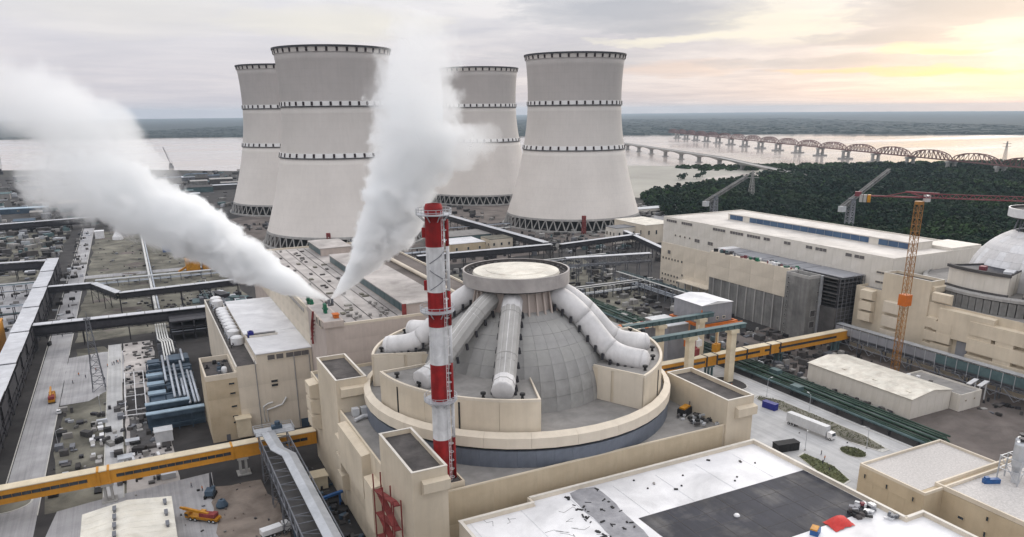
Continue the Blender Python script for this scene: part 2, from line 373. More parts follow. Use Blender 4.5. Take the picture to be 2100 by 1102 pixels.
class MB:
    def __init__(s):
        s.v = []; s.f = []; s.m = []

    def add(s, vs_, fs, m=0):
        o = len(s.v)
        s.v.extend(vs_)
        for f in fs:
            s.f.append(tuple(i + o for i in f)); s.m.append(m)
        return s

    def box(s, x0, x1, y0, y1, z0, z1, m=0, mt=None):
        v = [(x0, y0, z0), (x1, y0, z0), (x1, y1, z0), (x0, y1, z0), (x0, y0, z1), (x1, y0, z1), (x1, y1, z1), (x0, y1, z1)]
        s.add(v, [(3, 2, 1, 0), (0, 1, 5, 4), (1, 2, 6, 5), (2, 3, 7, 6), (3, 0, 4, 7)], m)
        s.f.append(tuple(len(s.v) - 8 + i for i in (4, 5, 6, 7))); s.m.append(m if mt is None else mt)
        return s

    def obox(s, cx, cy, z0, z1, lx, ly, a=0.0, m=0):
        c, d = math.cos(a), math.sin(a)
        p = [(cx + x * c - y * d, cy + x * d + y * c) for x, y in ((-lx / 2, -ly / 2), (lx / 2, -ly / 2), (lx / 2, ly / 2), (-lx / 2, ly / 2))]
        return s.prism(p, z0, z1, m)

    def prism(s, p, z0, z1, m=0, mt=None):
        n = len(p); o = len(s.v)
        s.v += [(x, y, z0) for x, y in p] + [(x, y, z1) for x, y in p]
        for i in range(n):
            j = (i + 1) % n
            s.f.append((o + i, o + j, o + n + j, o + n + i)); s.m.append(m)
        s.f.append(tuple(o + n + i for i in range(n))); s.m.append(m if mt is None else mt)
        s.f.append(tuple(o + n - 1 - i for i in range(n))); s.m.append(m)
        return s

    def cyl(s, cx, cy, z0, z1, r0, r1=None, n=16, m=0):
        r1 = r0 if r1 is None else r1
        return s.lathe([(0.001, z0), (r0, z0), (r1, z1), (0.001, z1)], cx, cy, n, m)

    def lathe(s, prof, cx=0, cy=0, n=32, m=0, a0=0.0, a1=None):
        full = a1 is None
        if full:
            a1 = a0 + 2 * math.pi
        k = n if full else n + 1
        o = len(s.v)
        for r, z in prof:
            for i in range(k):
                a = a0 + (a1 - a0) * i / n
                s.v.append((cx + r * math.cos(a), cy + r * math.sin(a), z))
        for j in range(len(prof) - 1):
            for i in range(n):
                i2 = (i + 1) % k
                s.f.append((o + j * k + i, o + j * k + i2, o + (j + 1) * k + i2, o + (j + 1) * k + i)); s.m.append(m)
        return s

    def tube(s, pts, r, n=8, m=0, cap=True, squash=1.0):
        pts = [Vector(p) for p in pts]
        rs = r if isinstance(r, (list, tuple)) else [r] * len(pts)
        o = len(s.v)
        for i, p in enumerate(pts):
            t = (pts[min(i + 1, len(pts) - 1)] - pts[max(i - 1, 0)]).normalized()
            up = Vector((0, 0, 1)) if abs(t.z) < 0.98 else Vector((1, 0, 0))
            a = t.cross(up).normalized(); b = a.cross(t).normalized()
            for k in range(n):
                q = 2 * math.pi * k / n
                s.v.append(tuple(p + a * math.cos(q) * rs[i] + b * math.sin(q) * rs[i] * squash))
        for i in range(len(pts) - 1):
            for k in range(n):
                k2 = (k + 1) % n
                s.f.append((o + i * n + k, o + i * n + k2, o + (i + 1) * n + k2, o + (i + 1) * n + k)); s.m.append(m)
        if cap:
            s.f.append(tuple(o + n - 1 - k for k in range(n))); s.m.append(m)
            s.f.append(tuple(o + (len(pts) - 1) * n + k for k in range(n))); s.m.append(m)
        return s

    def bar(s, p, q, w=0.3, h=None, m=0):
        h = w if h is None else h
        p, q = Vector(p), Vector(q)
        t = (q - p).normalized()
        up = Vector((0, 0, 1)) if abs(t.z) < 0.98 else Vector((0, 1, 0))
        a = t.cross(up).normalized() * w / 2; b = a.cross(t).normalized() * h / 2
        vs_ = [tuple(e + i * a + j * b) for e in (p, q) for i, j in ((-1, -1), (1, -1), (1, 1), (-1, 1))]
        return s.add(vs_, [(3, 2, 1, 0), (4, 5, 6, 7), (0, 1, 5, 4), (1, 2, 6, 5), (2, 3, 7, 6), (3, 0, 4, 7)], m)

    def mesh(s, name, mats, off=(0, 0, 0), smooth=False):
        me = bpy.data.meshes.new(name)
        ox, oy, oz = off
        me.from_pydata([(x - ox, y - oy, z - oz) for x, y, z in s.v], [], s.f)
        for k in (mats if isinstance(mats, (list, tuple)) else [mats]):
            me.materials.append(MATS[k])
        me.polygons.foreach_set("material_index", s.m)
        if smooth:
            me.polygons.foreach_set("use_smooth", [True] * len(s.f))
        me.update()
        return me

    def done(s, name, mats, parent=None, smooth=False, label=None):
        """parts: vertices are given in world space (or in the parent's local space when it has no base)"""
        off = (0, 0, 0)
        root = parent
        p = parent
        while p is not None:
            if p.name in BASE:
                off = BASE[p.name]
            p = p.parent
        o = bpy.data.objects.new(name, s.mesh(name, mats, off, smooth))
        COL.objects.link(o)
        if parent is not None:
            o.parent = parent
        if label:
            o["label"] = label
        return o


def tag(o, label=None, cat=None, group=None, kind=None):
    if label: o["label"] = label
    if cat: o["category"] = cat
    if group: o["group"] = group
    if kind: o["kind"] = kind
    return o


def thing(name, label, cat, loc=(0, 0, 0), group=None, rz=0.0, local=False):
    o = bpy.data.objects.new(name, None)
    o.empty_display_size = 1.0
    COL.objects.link(o)
    o.location = loc
    o.rotation_euler = (0, 0, rz)
    tag(o, label, cat, group)
    if not local:
        BASE[o.name] = loc
    return o


def struct(name, mb, m, smooth=False, kind="structure"):
    o = mb.done(name, m, None, smooth)
    o["kind"] = kind
    return o


def inst(me, name, parent, loc=(0, 0, 0), rz=0.0, base=None):
    """object sharing mesh data; loc in world space"""
    o = bpy.data.objects.new(name, me)
    COL.objects.link(o)
    off = (0, 0, 0)
    p = parent
    while p is not None:
        if p.name in BASE:
            off = BASE[p.name]
        p = p.parent
    o.location = (loc[0] - off[0], loc[1] - off[1], loc[2] - off[2])
    o.rotation_euler = (0, 0, rz)
    o.parent = parent
    return o


def copy_tree(o, parent=None):
    c = o.copy()
    COL.objects.link(c)
    if parent is not None:
        c.parent = parent
    for ch in list(o.children):
        copy_tree(ch, c)
    return c


def panels(parent, face, pos, a0, a1, z0, z1, na, nz, m, name="wall_panel", proud=0.05, gap=0.06):
    """cladding panels with open joints on a wall; face is '-y', '-x' or '+x'"""
    w, h = (a1 - a0) / na, (z1 - z0) / nz
    b = MB()
    e = 0.02
    if face == '-y':
        b.box(-w / 2 + gap / 2, w / 2 - gap / 2, -proud, -e, -h / 2 + gap / 2, h / 2 - gap / 2)
    elif face == '-x':
        b.box(-proud, -e, -w / 2 + gap / 2, w / 2 - gap / 2, -h / 2 + gap / 2, h / 2 - gap / 2)
    else:
        b.box(e, proud, -w / 2 + gap / 2, w / 2 - gap / 2, -h / 2 + gap / 2, h / 2 - gap / 2)
    me = b.mesh(name, m)
    for i in range(na):
        for j in range(nz):
            a = a0 + (i + .5) * w; z = z0 + (j + .5) * h
            inst(me, name, parent, (a, pos, z) if face == '-y' else (pos, a, z))


WIN = {}


def window(parent, face, x, y, z, w, h, m="glass", fm="cream_b", name="window"):
    """a window: frame proud of the wall with a darker pane set in it; x,y,z = centre on the wall plane"""
    key = (face, round(w, 2), round(h, 2), m, fm)
    if key not in WIN:
        f, g = MB(), MB()
        t = min(0.18, 0.12 * min(w, h))
        def bx(mb, a0, a1, d0, d1, z0, z1):
            if face == '-y': mb.box(a0, a1, -d1, -d0, z0, z1)
            elif face == '-x': mb.box(-d1, -d0, a0, a1, z0, z1)
            else: mb.box(d0, d1, a0, a1, z0, z1)
        bx(f, -w / 2 - t, w / 2 + t, .02, .22, h / 2, h / 2 + t)
        bx(f, -w / 2 - t, w / 2 + t, .02, .30, -h / 2 - t, -h / 2)
        bx(f, -w / 2 - t, -w / 2, .02, .22, -h / 2, h / 2)
        bx(f, w / 2, w / 2 + t, .02, .22, -h / 2, h / 2)
        n = max(1, int(w / 2.2))
        for k in range(1, n):
            a = -w / 2 + w * k / n
            bx(f, a - .05, a + .05, .14, .20, -h / 2, h / 2)
        bx(g, -w / 2, w / 2, .02, .13, -h / 2, h / 2)
        WIN[key] = (f.mesh(name, fm), g.mesh("pane", m))
    fm_, gm = WIN[key]
    o = inst(fm_, name, parent, (x, y, z))
    p = bpy.data.objects.new("pane", gm)
    COL.objects.link(p)
    p.parent = o
    return o


def parapet(mb, x0, x1, y0, y1, z0, z1, t=0.5, m=0):
    mb.box(x0, x1, y0, y0 + t, z0, z1, m)
    mb.box(x0, x1, y1 - t, y1, z0, z1, m)
    mb.box(x0, x0 + t, y0 + t, y1 - t, z0, z1, m)
    mb.box(x1 - t, x1, y0 + t, y1 - t, z0, z1, m)


def truss(mb, p, q, h, bay=4.0, w=0.25, m=0, side=(0, 0, 0)):
    """one flat truss from p to q (top chord), depth h below"""
    p, q = Vector(p), Vector(q)
    L = (q - p).length
    n = max(2, round(L / bay))
    d = Vector((0, 0, -h))
    mb.bar(p, q, w, m=m); mb.bar(p + d, q + d, w, m=m)
    for i in range(n):
        a = p.lerp(q, i / n); b = p.lerp(q, (i + 1) / n)
        mb.bar(a, a + d, w * .7, m=m)
        mb.bar(a + d if i % 2 else a, b if i % 2 else b + d, w * .6, m=m)
    mb.bar(q, q + d, w * .7, m=m)


def lattice(mb, x, y, z0, z1, s0, s1, n, w=0.2, m=0):
    """four-legged lattice mast"""
    def cs(t):
        s = (s0 + (s1 - s0) * t) / 2; z = z0 + (z1 - z0) * t
        return [(x - s, y - s, z), (x + s, y - s, z), (x + s, y + s, z), (x - s, y + s, z)]
    for i in range(n):
        a, b = cs(i / n), cs((i + 1) / n)
        for k in range(4):
            mb.bar(a[k], b[k], w, m=m)
            mb.bar(a[k], b[(k + 1) % 4], w * .55, m=m)
            mb.bar(b[k], b[(k + 1) % 4], w * .55, m=m)

# ------------------------------------------------------------------ setting: land, river, roads
def sheet(name, pts, z, m, kind="structure"):
    b = MB()
    b.v = [(x, y, z) for x, y in pts]
    b.f = [tuple(range(len(pts)))]; b.m = [0]
    return struct(name, b, m, kind=kind)


def rag(pts, amp, step, seed=1, closed=True):
    """the outline of a natural edge: polygon points with small wobble"""
    rnd = random.Random(seed)
    out = []
    n = len(pts)
    if not closed:
        out.append(tuple(pts[-1]))
    for i in range(n if closed else n - 1):
        a, b = Vector(pts[i]), Vector(pts[(i + 1) % n])
        L = (b - a).length
        k = max(1, int(L / step))
        for j in range(k):
            p = a.lerp(b, j / k)
            out.append((p.x + rnd.uniform(-amp, amp), p.y + rnd.uniform(-amp, amp)))
    if not closed:
        out.append(out.pop(0))
    return out


def ground_sheet():
    b = MB()
    G = 25000
    xs = [-G, -8000, -3000, -1000, -300, 0, 300, 600, 1200, 3000, 8000, G]
    for i in range(len(xs) - 1):
        for j in range(len(xs) - 1):
            o = len(b.v)
            b.v += [(xs[i], xs[j], 0), (xs[i + 1], xs[j], 0), (xs[i + 1], xs[j + 1], 0), (xs[i], xs[j + 1], 0)]
            b.f.append((o, o + 1, o + 2, o + 3)); b.m.append(0)
    struct("ground", b, "ground")


ground_sheet()
NEAR = [(-9000, 9000), (-4000, 5000), (-1500, 3000), (-253, 2073), (41, 1881), (208, 1738), (600, 1600), (1017, 1414), (1192, 1212), (1330, 1110), (1467, 1030), (1757, 1000), (2400, 600), (4000, -400), (9000, -3000)]
FAR = [(12000, -2500), (6000, 800), (4300, 1700), (3573, 2090), (3101, 2720), (2268, 3180), (1500, 3650), (800, 4150), (124, 4590), (-558, 4800), (-2500, 6200), (-8000, 11000)]
SHORE = rag(FAR, 40, 300, 4, False)
sheet("river", rag(NEAR, 12, 120, 3, False) + SHORE, 0.35, "water")
sheet("far_bank_land", SHORE + [(-24900, 14000), (-24900, 24900), (24900, 24900), (24900, -4000)], 0.30, "far_land")
sheet("sandbank", rag([(760, 1540), (1017, 1405), (1180, 1215), (1290, 1130), (1240, 1080), (1090, 1040), (975, 1010), (900, 980), (752, 905), (640, 860), (560, 1000), (560, 1400)], 10, 60, 5), 0.45, "sand")
sheet("inlet", rag([(880, 1020), (930, 1075), (1010, 1110), (1110, 1110), (1200, 1092), (1100, 1062), (985, 1040), (920, 1008)], 5, 25, 8), 0.55, "water")
# ground of the works
sheet("site_ground", rag([(-420, 60), (-420, 1900), (200, 1730), (600, 1500), (640, 900), (470, 560), (470, 60)], 6, 60, 6), 0.06, "dark_ground")
sheet("dirt_field", rag([(-37, 455), (-37, 560), (-37, 900), (0, 905), (60, 780), (62, 455)], 1.5, 12, 7), 0.09, "field")
sheet("dirt_field", rag([(-37, 250), (-36, 440), (-22, 440), (-14, 300), (-12, 250)], 1.2, 10, 9), 0.10, "field")
sheet("dirt_field", rag([(-300, 600), (-300, 980), (-62, 930), (-66, 600)], 3, 20, 10), 0.09, "field")
sheet("dirt_field", rag([(186, 380), (190, 520), (330, 530), (300, 400), (262, 330)], 2, 15, 11), 0.10, "field")
sheet("dirt_field", rag([(255, 130), (256, 300), (330, 300), (330, 60), (262, 60)], 2, 12, 12), 0.10, "dirt")
sheet("dirt_field", rag([(60, 560), (60, 900), (330, 1130), (560, 1100), (600, 800), (540, 600), (330, 560)], 4, 20, 13), 0.11, "dirt")
sheet("dirt_field", rag([(9, 204), (11, 244), (27, 242), (29, 196), (20, 176), (12, 182)], 1.0, 5, 14), 0.19, "soil")
sheet("paved_strip", [(231.5, 120), (242, 120), (242, 420), (231.5, 420)], 0.155, "paving_b")
# paved roads and yards
sheet("road", [(-50, 100), (-39, 100), (-39, 940), (-49, 940)], 0.16, "paving")
sheet("paved_yard", rag([(-39, 352), (-39, 425), (-24, 428), (-14, 426), (-14, 372), (-28, 352)], .4, 8, 15), 0.17, "paving")
sheet("paved_yard", rag([(-39, 195), (-34, 250), (12, 256), (12, 170), (-30, 130)], .5, 8, 16), 0.15, "paving")
sheet("road", [(-21, 250), (-15, 250), (-15, 440), (-21, 440)], 0.18, "paving_b")
sheet("paved_yard", rag([(-150, 440), (-150, 640), (-64, 640), (-62, 440)], 1, 12, 17), 0.15, "paving")
sheet("paved_yard", rag([(-14, 250), (-14, 440), (0, 440), (2, 250)], .4, 8, 18), 0.14, "pale_roof")
sheet("road", [(178, 120), (196, 60), (232, 60), (232, 380), (180, 380)], 0.15, "paving_b")
sheet("road", [(160, 60), (196, 60), (178, 150), (156, 160)], 0.16, "paving")
sheet("road", [(-150, 640), (140, 640), (140, 652), (-150, 652)], 0.14, "paving")
sheet("road", [(186, 300), (256, 300), (256, 312), (186, 312)], 0.17, "paving")
sheet("paved_yard", rag([(470, 560), (470, 700), (560, 760), (600, 640), (520, 560)], 2, 15, 19), 0.14, "paving")


def island(pts, m, label=None):
    """traffic island: kerb ring standing above the road with soil or turf inside"""
    b = MB()
    b.prism(pts, 0.15, 0.30, 0)
    c = Vector((sum(p[0] for p in pts) / len(pts), sum(p[1] for p in pts) / len(pts)))
    inn = [tuple(c + (Vector(p) - c) * 0.93) for p in pts]
    b.prism(inn, 0.2, 0.36, 1)
    struct("traffic_island", b, ["kerb", m])


def ell(cx, cy, a, b, n=20):
    return [(cx + a * math.cos(2 * math.pi * i / n), cy + b * math.sin(2 * math.pi * i / n)) for i in range(n)]


def kerb_line(x, y0, y1):
    b = MB()
    n = max(1, int((y1 - y0) / 30))
    for k in range(n):
        b.box(x - .15, x + .15, y0 + (y1 - y0) * k / n + .02, y0 + (y1 - y0) * (k + 1) / n - .02, 0, .32)
    struct("kerb", b, "kerb")


for x, ya, yb in ((-39, 250, 350), (-39, 430, 940), (-21, 250, 440), (-15, 250, 440), (240.6, 150, 380), (-50.2, 100, 940)):
    kerb_line(x, ya, yb)
island(ell(230, 240, 6, 9), "dark_ground")
island([(226, 222), (229, 224), (234, 216), (235, 172), (232, 160), (228, 160), (225, 170), (225.5, 195)], "field")
island([(199, 172), (203, 173), (204, 160), (200, 150), (196, 149), (195, 158)], "grass")
island(ell(219, 165, 4, 5), "grass")
island(ell(-49, 262, 8, 6), "field")

# air between here and the far bank
hz = MB().box(-25500, 25500, -25500, 25500, -2, 240)
haze = hz.done("haze", [])
haze["kind"] = "stuff"
hm = bpy.data.materials.new("haze_air")
hm.use_nodes = True
w_ = NT(hm.node_tree)
o_ = w_.n("ShaderNodeOutputMaterial")
pv = w_.n("ShaderNodeVolumePrincipled")
pv.inputs["Color"].default_value = (0.62, 0.75, 0.88, 1)
pv.inputs["Density"].default_value = 4.0e-5
pv.inputs["Anisotropy"].default_value = 0.2
w_.l(pv.outputs[0], o_.inputs["Volume"])
haze.data.materials.append(hm)
MATS["haze_air"] = hm

# ------------------------------------------------------------------ cooling towers
PROF = [(72.0, 12), (66.8, 28), (62.0, 44), (57.6, 62), (54.2, 79), (51.6, 95), (49.9, 110), (49.2, 125), (49.1, 138), (49.6, 152), (50.6, 164), (51.3, 169)]


def rad(z):
    for (r0, z0), (r1, z1) in zip(PROF, PROF[1:]):
        if z <= z1:
            t = max(0, (z - z0) / (z1 - z0))
            return r0 + (r1 - r0) * t
    return PROF[-1][0]


def lathe_zone(za, zb, m, name, parent, off, n=96):
    b = MB()
    k = max(2, int((zb - za) / 6))
    zs = [za + (zb - za) * i / k for i in range(k + 1)]
    prof = [(rad(z), z) for z in zs] + [(rad(z) - 0.6, z) for z in reversed(zs)] + [(rad(za), za)]
    b.lathe(prof, off[0], off[1], n)
    return b.done(name, m, parent, smooth=True)


NM = 38
TW = {}


def tower(cx, cy, label, markers=True):
    t = thing("cooling_tower", label, "cooling tower", (cx, cy, 0), "hyperbolic cooling towers behind the plant")
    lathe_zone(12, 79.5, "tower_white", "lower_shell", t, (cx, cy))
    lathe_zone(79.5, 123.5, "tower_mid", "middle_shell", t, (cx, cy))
    lathe_zone(123.5, 168.5, "tower_shaded", "upper_shell", t, (cx, cy))
    for z0, z1, nm in ((79.5, 84.0, "lower_band"), (123.5, 128.0, "upper_band"), (167.5, 172.0, "rim_band")):
        r0, r1 = rad(min(z0, 169)), rad(min(z1, 169)) + (0.35 if z1 > 168 else 0)
        b = MB()
        b.lathe([(r0 + .05, z0 + .6), (r0 + .55, z0 + .6), (r1 + .55, z1), (r1 + .05, z1)], cx, cy, 96)
        bo = b.done(nm, "marker_white" if z1 < 168 else "tower_mid", t)
        g = MB()
        if z1 > 168:
            g.lathe([(r1 - .8, z1), (r1 + 1.5, z1), (r1 + 1.5, z1 + 1.5), (r1 - .8, z1 + 1.5), (r1 - .8, z1)], cx, cy, 96)
        else:
            g.lathe([(r0, z0 - .1), (r0 + 1.1, z0 - .1), (r0 + 1.1, z0 + .5), (r0, z0 + .5)], cx, cy, 96)
        g.done("walkway", "steel_dark", t)
        if z0 not in TW:
            mk = MB().add([(0.5, -0.95, 0.9), (1.0, -0.95, 0.9), (1.0, 0.95, 0.9), (0.5, 0.95, 0.9),
                           (0.5 + r1 - r0, -0.95, 4.2), (1.0 + r1 - r0, -0.95, 4.2), (1.0 + r1 - r0, 0.95, 4.2), (0.5 + r1 - r0, 0.95, 4.2)],
                          [(3, 2, 1, 0), (4, 5, 6, 7), (0, 1, 5, 4), (1, 2, 6, 5), (2, 3, 7, 6), (3, 0, 4, 7)])
            TW[z0] = mk.mesh("band_marker", "marker_red")
        for i in range(NM):
            a = 2 * math.pi * (i + .5) / NM
            inst(TW[z0], "band_marker", t, (cx + r0 * math.cos(a), cy + r0 * math.sin(a), z0), a)
    # ring beam and the V-shaped legs that carry the shell
    rb = MB().lathe([(71.3, 11.2), (72.5, 11.2), (72.0, 13.2), (71.0, 13.2), (71.3, 11.2)], cx, cy, 96)
    rb.done("ring_beam", "concrete", t)
    MB().lathe([(73.5, 0), (77.5, 0), (77.5, 1.6), (73.5, 1.6)], cx, cy, 96).done("basin_kerb", "concrete", t)
    MB().lathe([(62, 0.2), (62, 12.5)], cx, cy, 64).done("dark_interior", "black", t)  # black cylinder filling the dark interior behind the legs
    if "leg" not in TW:
        st = 2 * math.pi * 73 / 104 / 2
        TW["leg"] = MB().bar((75.2, -st * .9, 1.2), (71.8, st * .9, 11.6), 0.95, 0.95).mesh("leg", "concrete")
        TW["leg2"] = MB().bar((75.2, st * .9, 1.2), (71.8, -st * .9, 11.6), 0.95, 0.95).mesh("leg", "concrete")
    for i in range(52):
        a = 2 * math.pi * i / 52
        inst(TW["leg"], "leg", t, (cx, cy, 0), a)
        inst(TW["leg2"], "leg", t, (cx, cy, 0), a + 2 * math.pi / 104)
    return t


tower(182.5, 725, "largest-looking pale cooling tower at the front left, half hidden by the rising steam")
tower(433, 713, "pale cooling tower on the right whose whole outline stands clear against sky and river")
tower(187, 999, "far left cooling tower partly hidden behind the big front one")
tower(441, 973, "far middle cooling tower seen through the edge of the white steam")

# ------------------------------------------------------------------ reactor buildings
def pol(c, r, deg):
    return (c[0] + r * math.cos(R(deg)), c[1] + r * math.sin(R(deg)))


def sector_prism(mb, c, r0, r1, a0, a1, z0, z1, n=12, m=0, mt=None):
    pts = [pol(c, r1, a0 + (a1 - a0) * i / n) for i in range(n + 1)] + [pol(c, r0, a1 - (a1 - a0) * i / n) for i in range(n + 1)]
    o = len(mb.v); k = len(pts)
    mb.v += [(x, y, z0) for x, y in pts] + [(x, y, z1) for x, y in pts]
    for i in range(k):
        j = (i + 1) % k
        mb.f.append((o + i, o + j, o + k + j, o + k + i)); mb.m.append(m)
    for i in range(n):
        q = (o + k + i, o + k + i + 1, o + k + k - 2 - i, o + k + k - 1 - i)
        mb.f.append(q); mb.m.append(m if mt is None else mt)
        mb.f.append(tuple(x - k for x in reversed(q))); mb.m.append(m)


def dome_rows(c, zc, rd, parent, rows, mats, seed, ncol=40):
    """the dome as separate concrete panels with open joints over a dark core"""
    rnd = random.Random(seed)
    MB().lathe([(rd * .995 * math.cos(R(e)), zc + rd * .995 * .935 * math.sin(R(e))) for e in (-6, 0, 10, 20, 30, 40, 50, 60, 66)], c[0], c[1], 64).done("dome", mats[0], parent, smooth=True)
    for k in range(rows):
        e0, e1 = 66 * k / rows + .07, 66 * (k + 1) / rows - .07
        for mi, m_ in enumerate(mats):
            b = MB()
            da = 180 / ncol - 0.07
            g = []
            for rr in (rd * 1.0, rd * 0.985):
                for e in (e0, (e0 + e1) / 2, e1):
                    for a in (-da, 0, da):
                        g.append((rr * math.cos(R(e)) * math.cos(R(a)), rr * math.cos(R(e)) * math.sin(R(a)), rr * math.sin(R(e))))
            q = []
            for i in range(2):
                for j in range(2):
                    s = i * 3 + j
                    q.append((s, s + 1, s + 4, s + 3))
            ring = [0, 1, 2, 5, 8, 7, 6, 3]
            for i in range(8):
                a_, b_ = ring[i], ring[(i + 1) % 8]
                q.append((b_, a_, a_ + 9, b_ + 9))
            b.add(g, q)
            b.v = [(x_, y_, z_ * .935) for x_, y_, z_ in b.v]
            mats_me = b.mesh("dome_panel", m_)
            for i in range(ncol):
                if rnd.random() < (0.66 if mi == 0 else 1.0) and (k, i) not in parent_done:
                    parent_done.add((k, i))
                    inst(mats_me, "dome_panel", parent, (c[0], c[1], zc + rnd.uniform(0, .012)), R(360 * i / ncol))


parent_done = set()


def ring_segments(c, prof, n, name, m, parent, gapdeg=0.25):
    b = MB()
    da = R(180 / n - gapdeg / 2)
    b.lathe(prof + [prof[0]], 0, 0, 2, 0, -da, da)
    k = len(prof) + 1
    # end caps
    b.f.append(tuple(range(0, 3 * (k - 1), 3))); b.m.append(0)
    b.f.append(tuple(reversed(range(2, 3 * (k - 1), 3)))); b.m.append(0)
    me = b.mesh(name, m)
    for i in range(n):
        inst(me, name, parent, (c[0], c[1], 0), 2 * math.pi * i / n)


def block_tower(parent, x0, x1, y0, y1, z, zr, m="cream", hood='-y'):
    b = MB().box(x0, x1, y0, y1, 0, zr, 0, 1)
    parapet(b, x0, x1, y0, y1, zr, z, 0.45)
    o = b.done("stair_tower", [m, "dark_roof"], parent)
    cap = MB()
    parapet(cap, x0 - .08, x1 + .08, y0 - .08, y1 + .08, z, z + .12, 0.6)
    cap.done("coping", "white_wall", o)
    return o


def hood(parent, x0, x1, y0, y1, z0, z1, face, m="cream"):
    """an air intake hood projecting from a wall, with a sloping underside"""
    b = MB()
    s = 0.9
    if face == '-y':
        v = [(x0, y1, z0 - s), (x1, y1, z0 - s), (x1, y1, z1), (x0, y1, z1), (x0, y0, z0), (x1, y0, z0), (x1, y0, z1 - .4), (x0, y0, z1 - .4)]
    else:
        v = [(x1, y1, z0 - s), (x1, y0, z0 - s), (x1, y0, z1), (x1, y1, z1), (x0, y1, z0), (x0, y0, z0), (x0, y0, z1 - .4), (x0, y1, z1 - .4)]
    b.add(v, [(0, 1, 2, 3), (7, 6, 5, 4), (0, 4, 5, 1), (1, 5, 6, 2), (2, 6, 7, 3), (3, 7, 4, 0)])
    return b.done("intake_hood", m, parent)


def duct(parent, c, a, secs, path=None, r=2.9, seg_n=16, blunt=False):
    """a heat-removal duct that runs down the dome from the neck to the tank block"""
    path = path or [(11.4, 66.6), (14.5, 65.6), (18.5, 62.8), (22.5, 59.0), (26.2, 54.6), (29.3, 51.4), (33.0, 50.0), (36, 49.6), (39.2, 49.4)]
    P = [Vector((*pol(c, q, a), z)) for q, z in path]
    # smooth resample
    pts = []
    for i in range(len(P) - 1):
        for t in (0, .33, .66):
            pts.append(P[i].lerp(P[i + 1], t))
    pts.append(P[-1])
    for _ in range(3):
        pts = [pts[0]] + [(pts[i - 1] + pts[i] * 2 + pts[i + 1]) / 4 for i in range(1, len(pts) - 1)] + [pts[-1]]
    root = MB().tube(pts, r * .96, 12).done("duct", "duct_white", parent, smooth=True)
    n = len(pts)
    bounds = [int(x * (n - 1)) for x in secs[0]]
    for (i0, i1), m_ in zip(zip(bounds, bounds[1:]), secs[1]):
        seg = [p.copy() for p in pts[i0:i1 + 1]]
        if i1 < n - 1:
            seg[-1] = seg[-2].lerp(seg[-1], .93)
        MB().tube(seg, r, seg_n).done("duct_section", m_, root, smooth=not blunt)
    e = pts[-1]; d = (pts[-1] - pts[-3]).normalized()
    MB().tube([e, e + d * .5, e + d * .8] if blunt else [e, e + d * .9, e + d * 1.7, e + d * 2.0], [r * 1.03, r * 1.03, r * .9] if blunt else [r, r * .93, r * .6, r * .2], seg_n).done("end_cap", secs[1][-1], root, smooth=True)
    for i in range(4, n - 2, 6) if blunt else ():
        t_ = (pts[i + 1] - pts[i - 1]).normalized()
        MB().tube([pts[i] - t_ * .12, pts[i] + t_ * .12], r * 1.035, seg_n).done("flange", "duct_grey", root)
    # saddle brackets along both sides
    b = MB()
    for i in range(2, n - 1, 2):
        t = (pts[min(i + 1, n - 1)] - pts[i - 1]).normalized()
        s = t.cross(Vector((0, 0, 1))).normalized()
        for k in (-1, 1):
            q = pts[i] + s * k * (r * .98)
            b.bar(q + Vector((0, 0, -r * .45)), q + s * k * .3 + Vector((0, 0, -r * 1.05)), .6, .6)
    b.done("saddle_brackets", "steel_dark", root)["kind"] = "stuff"
    return root


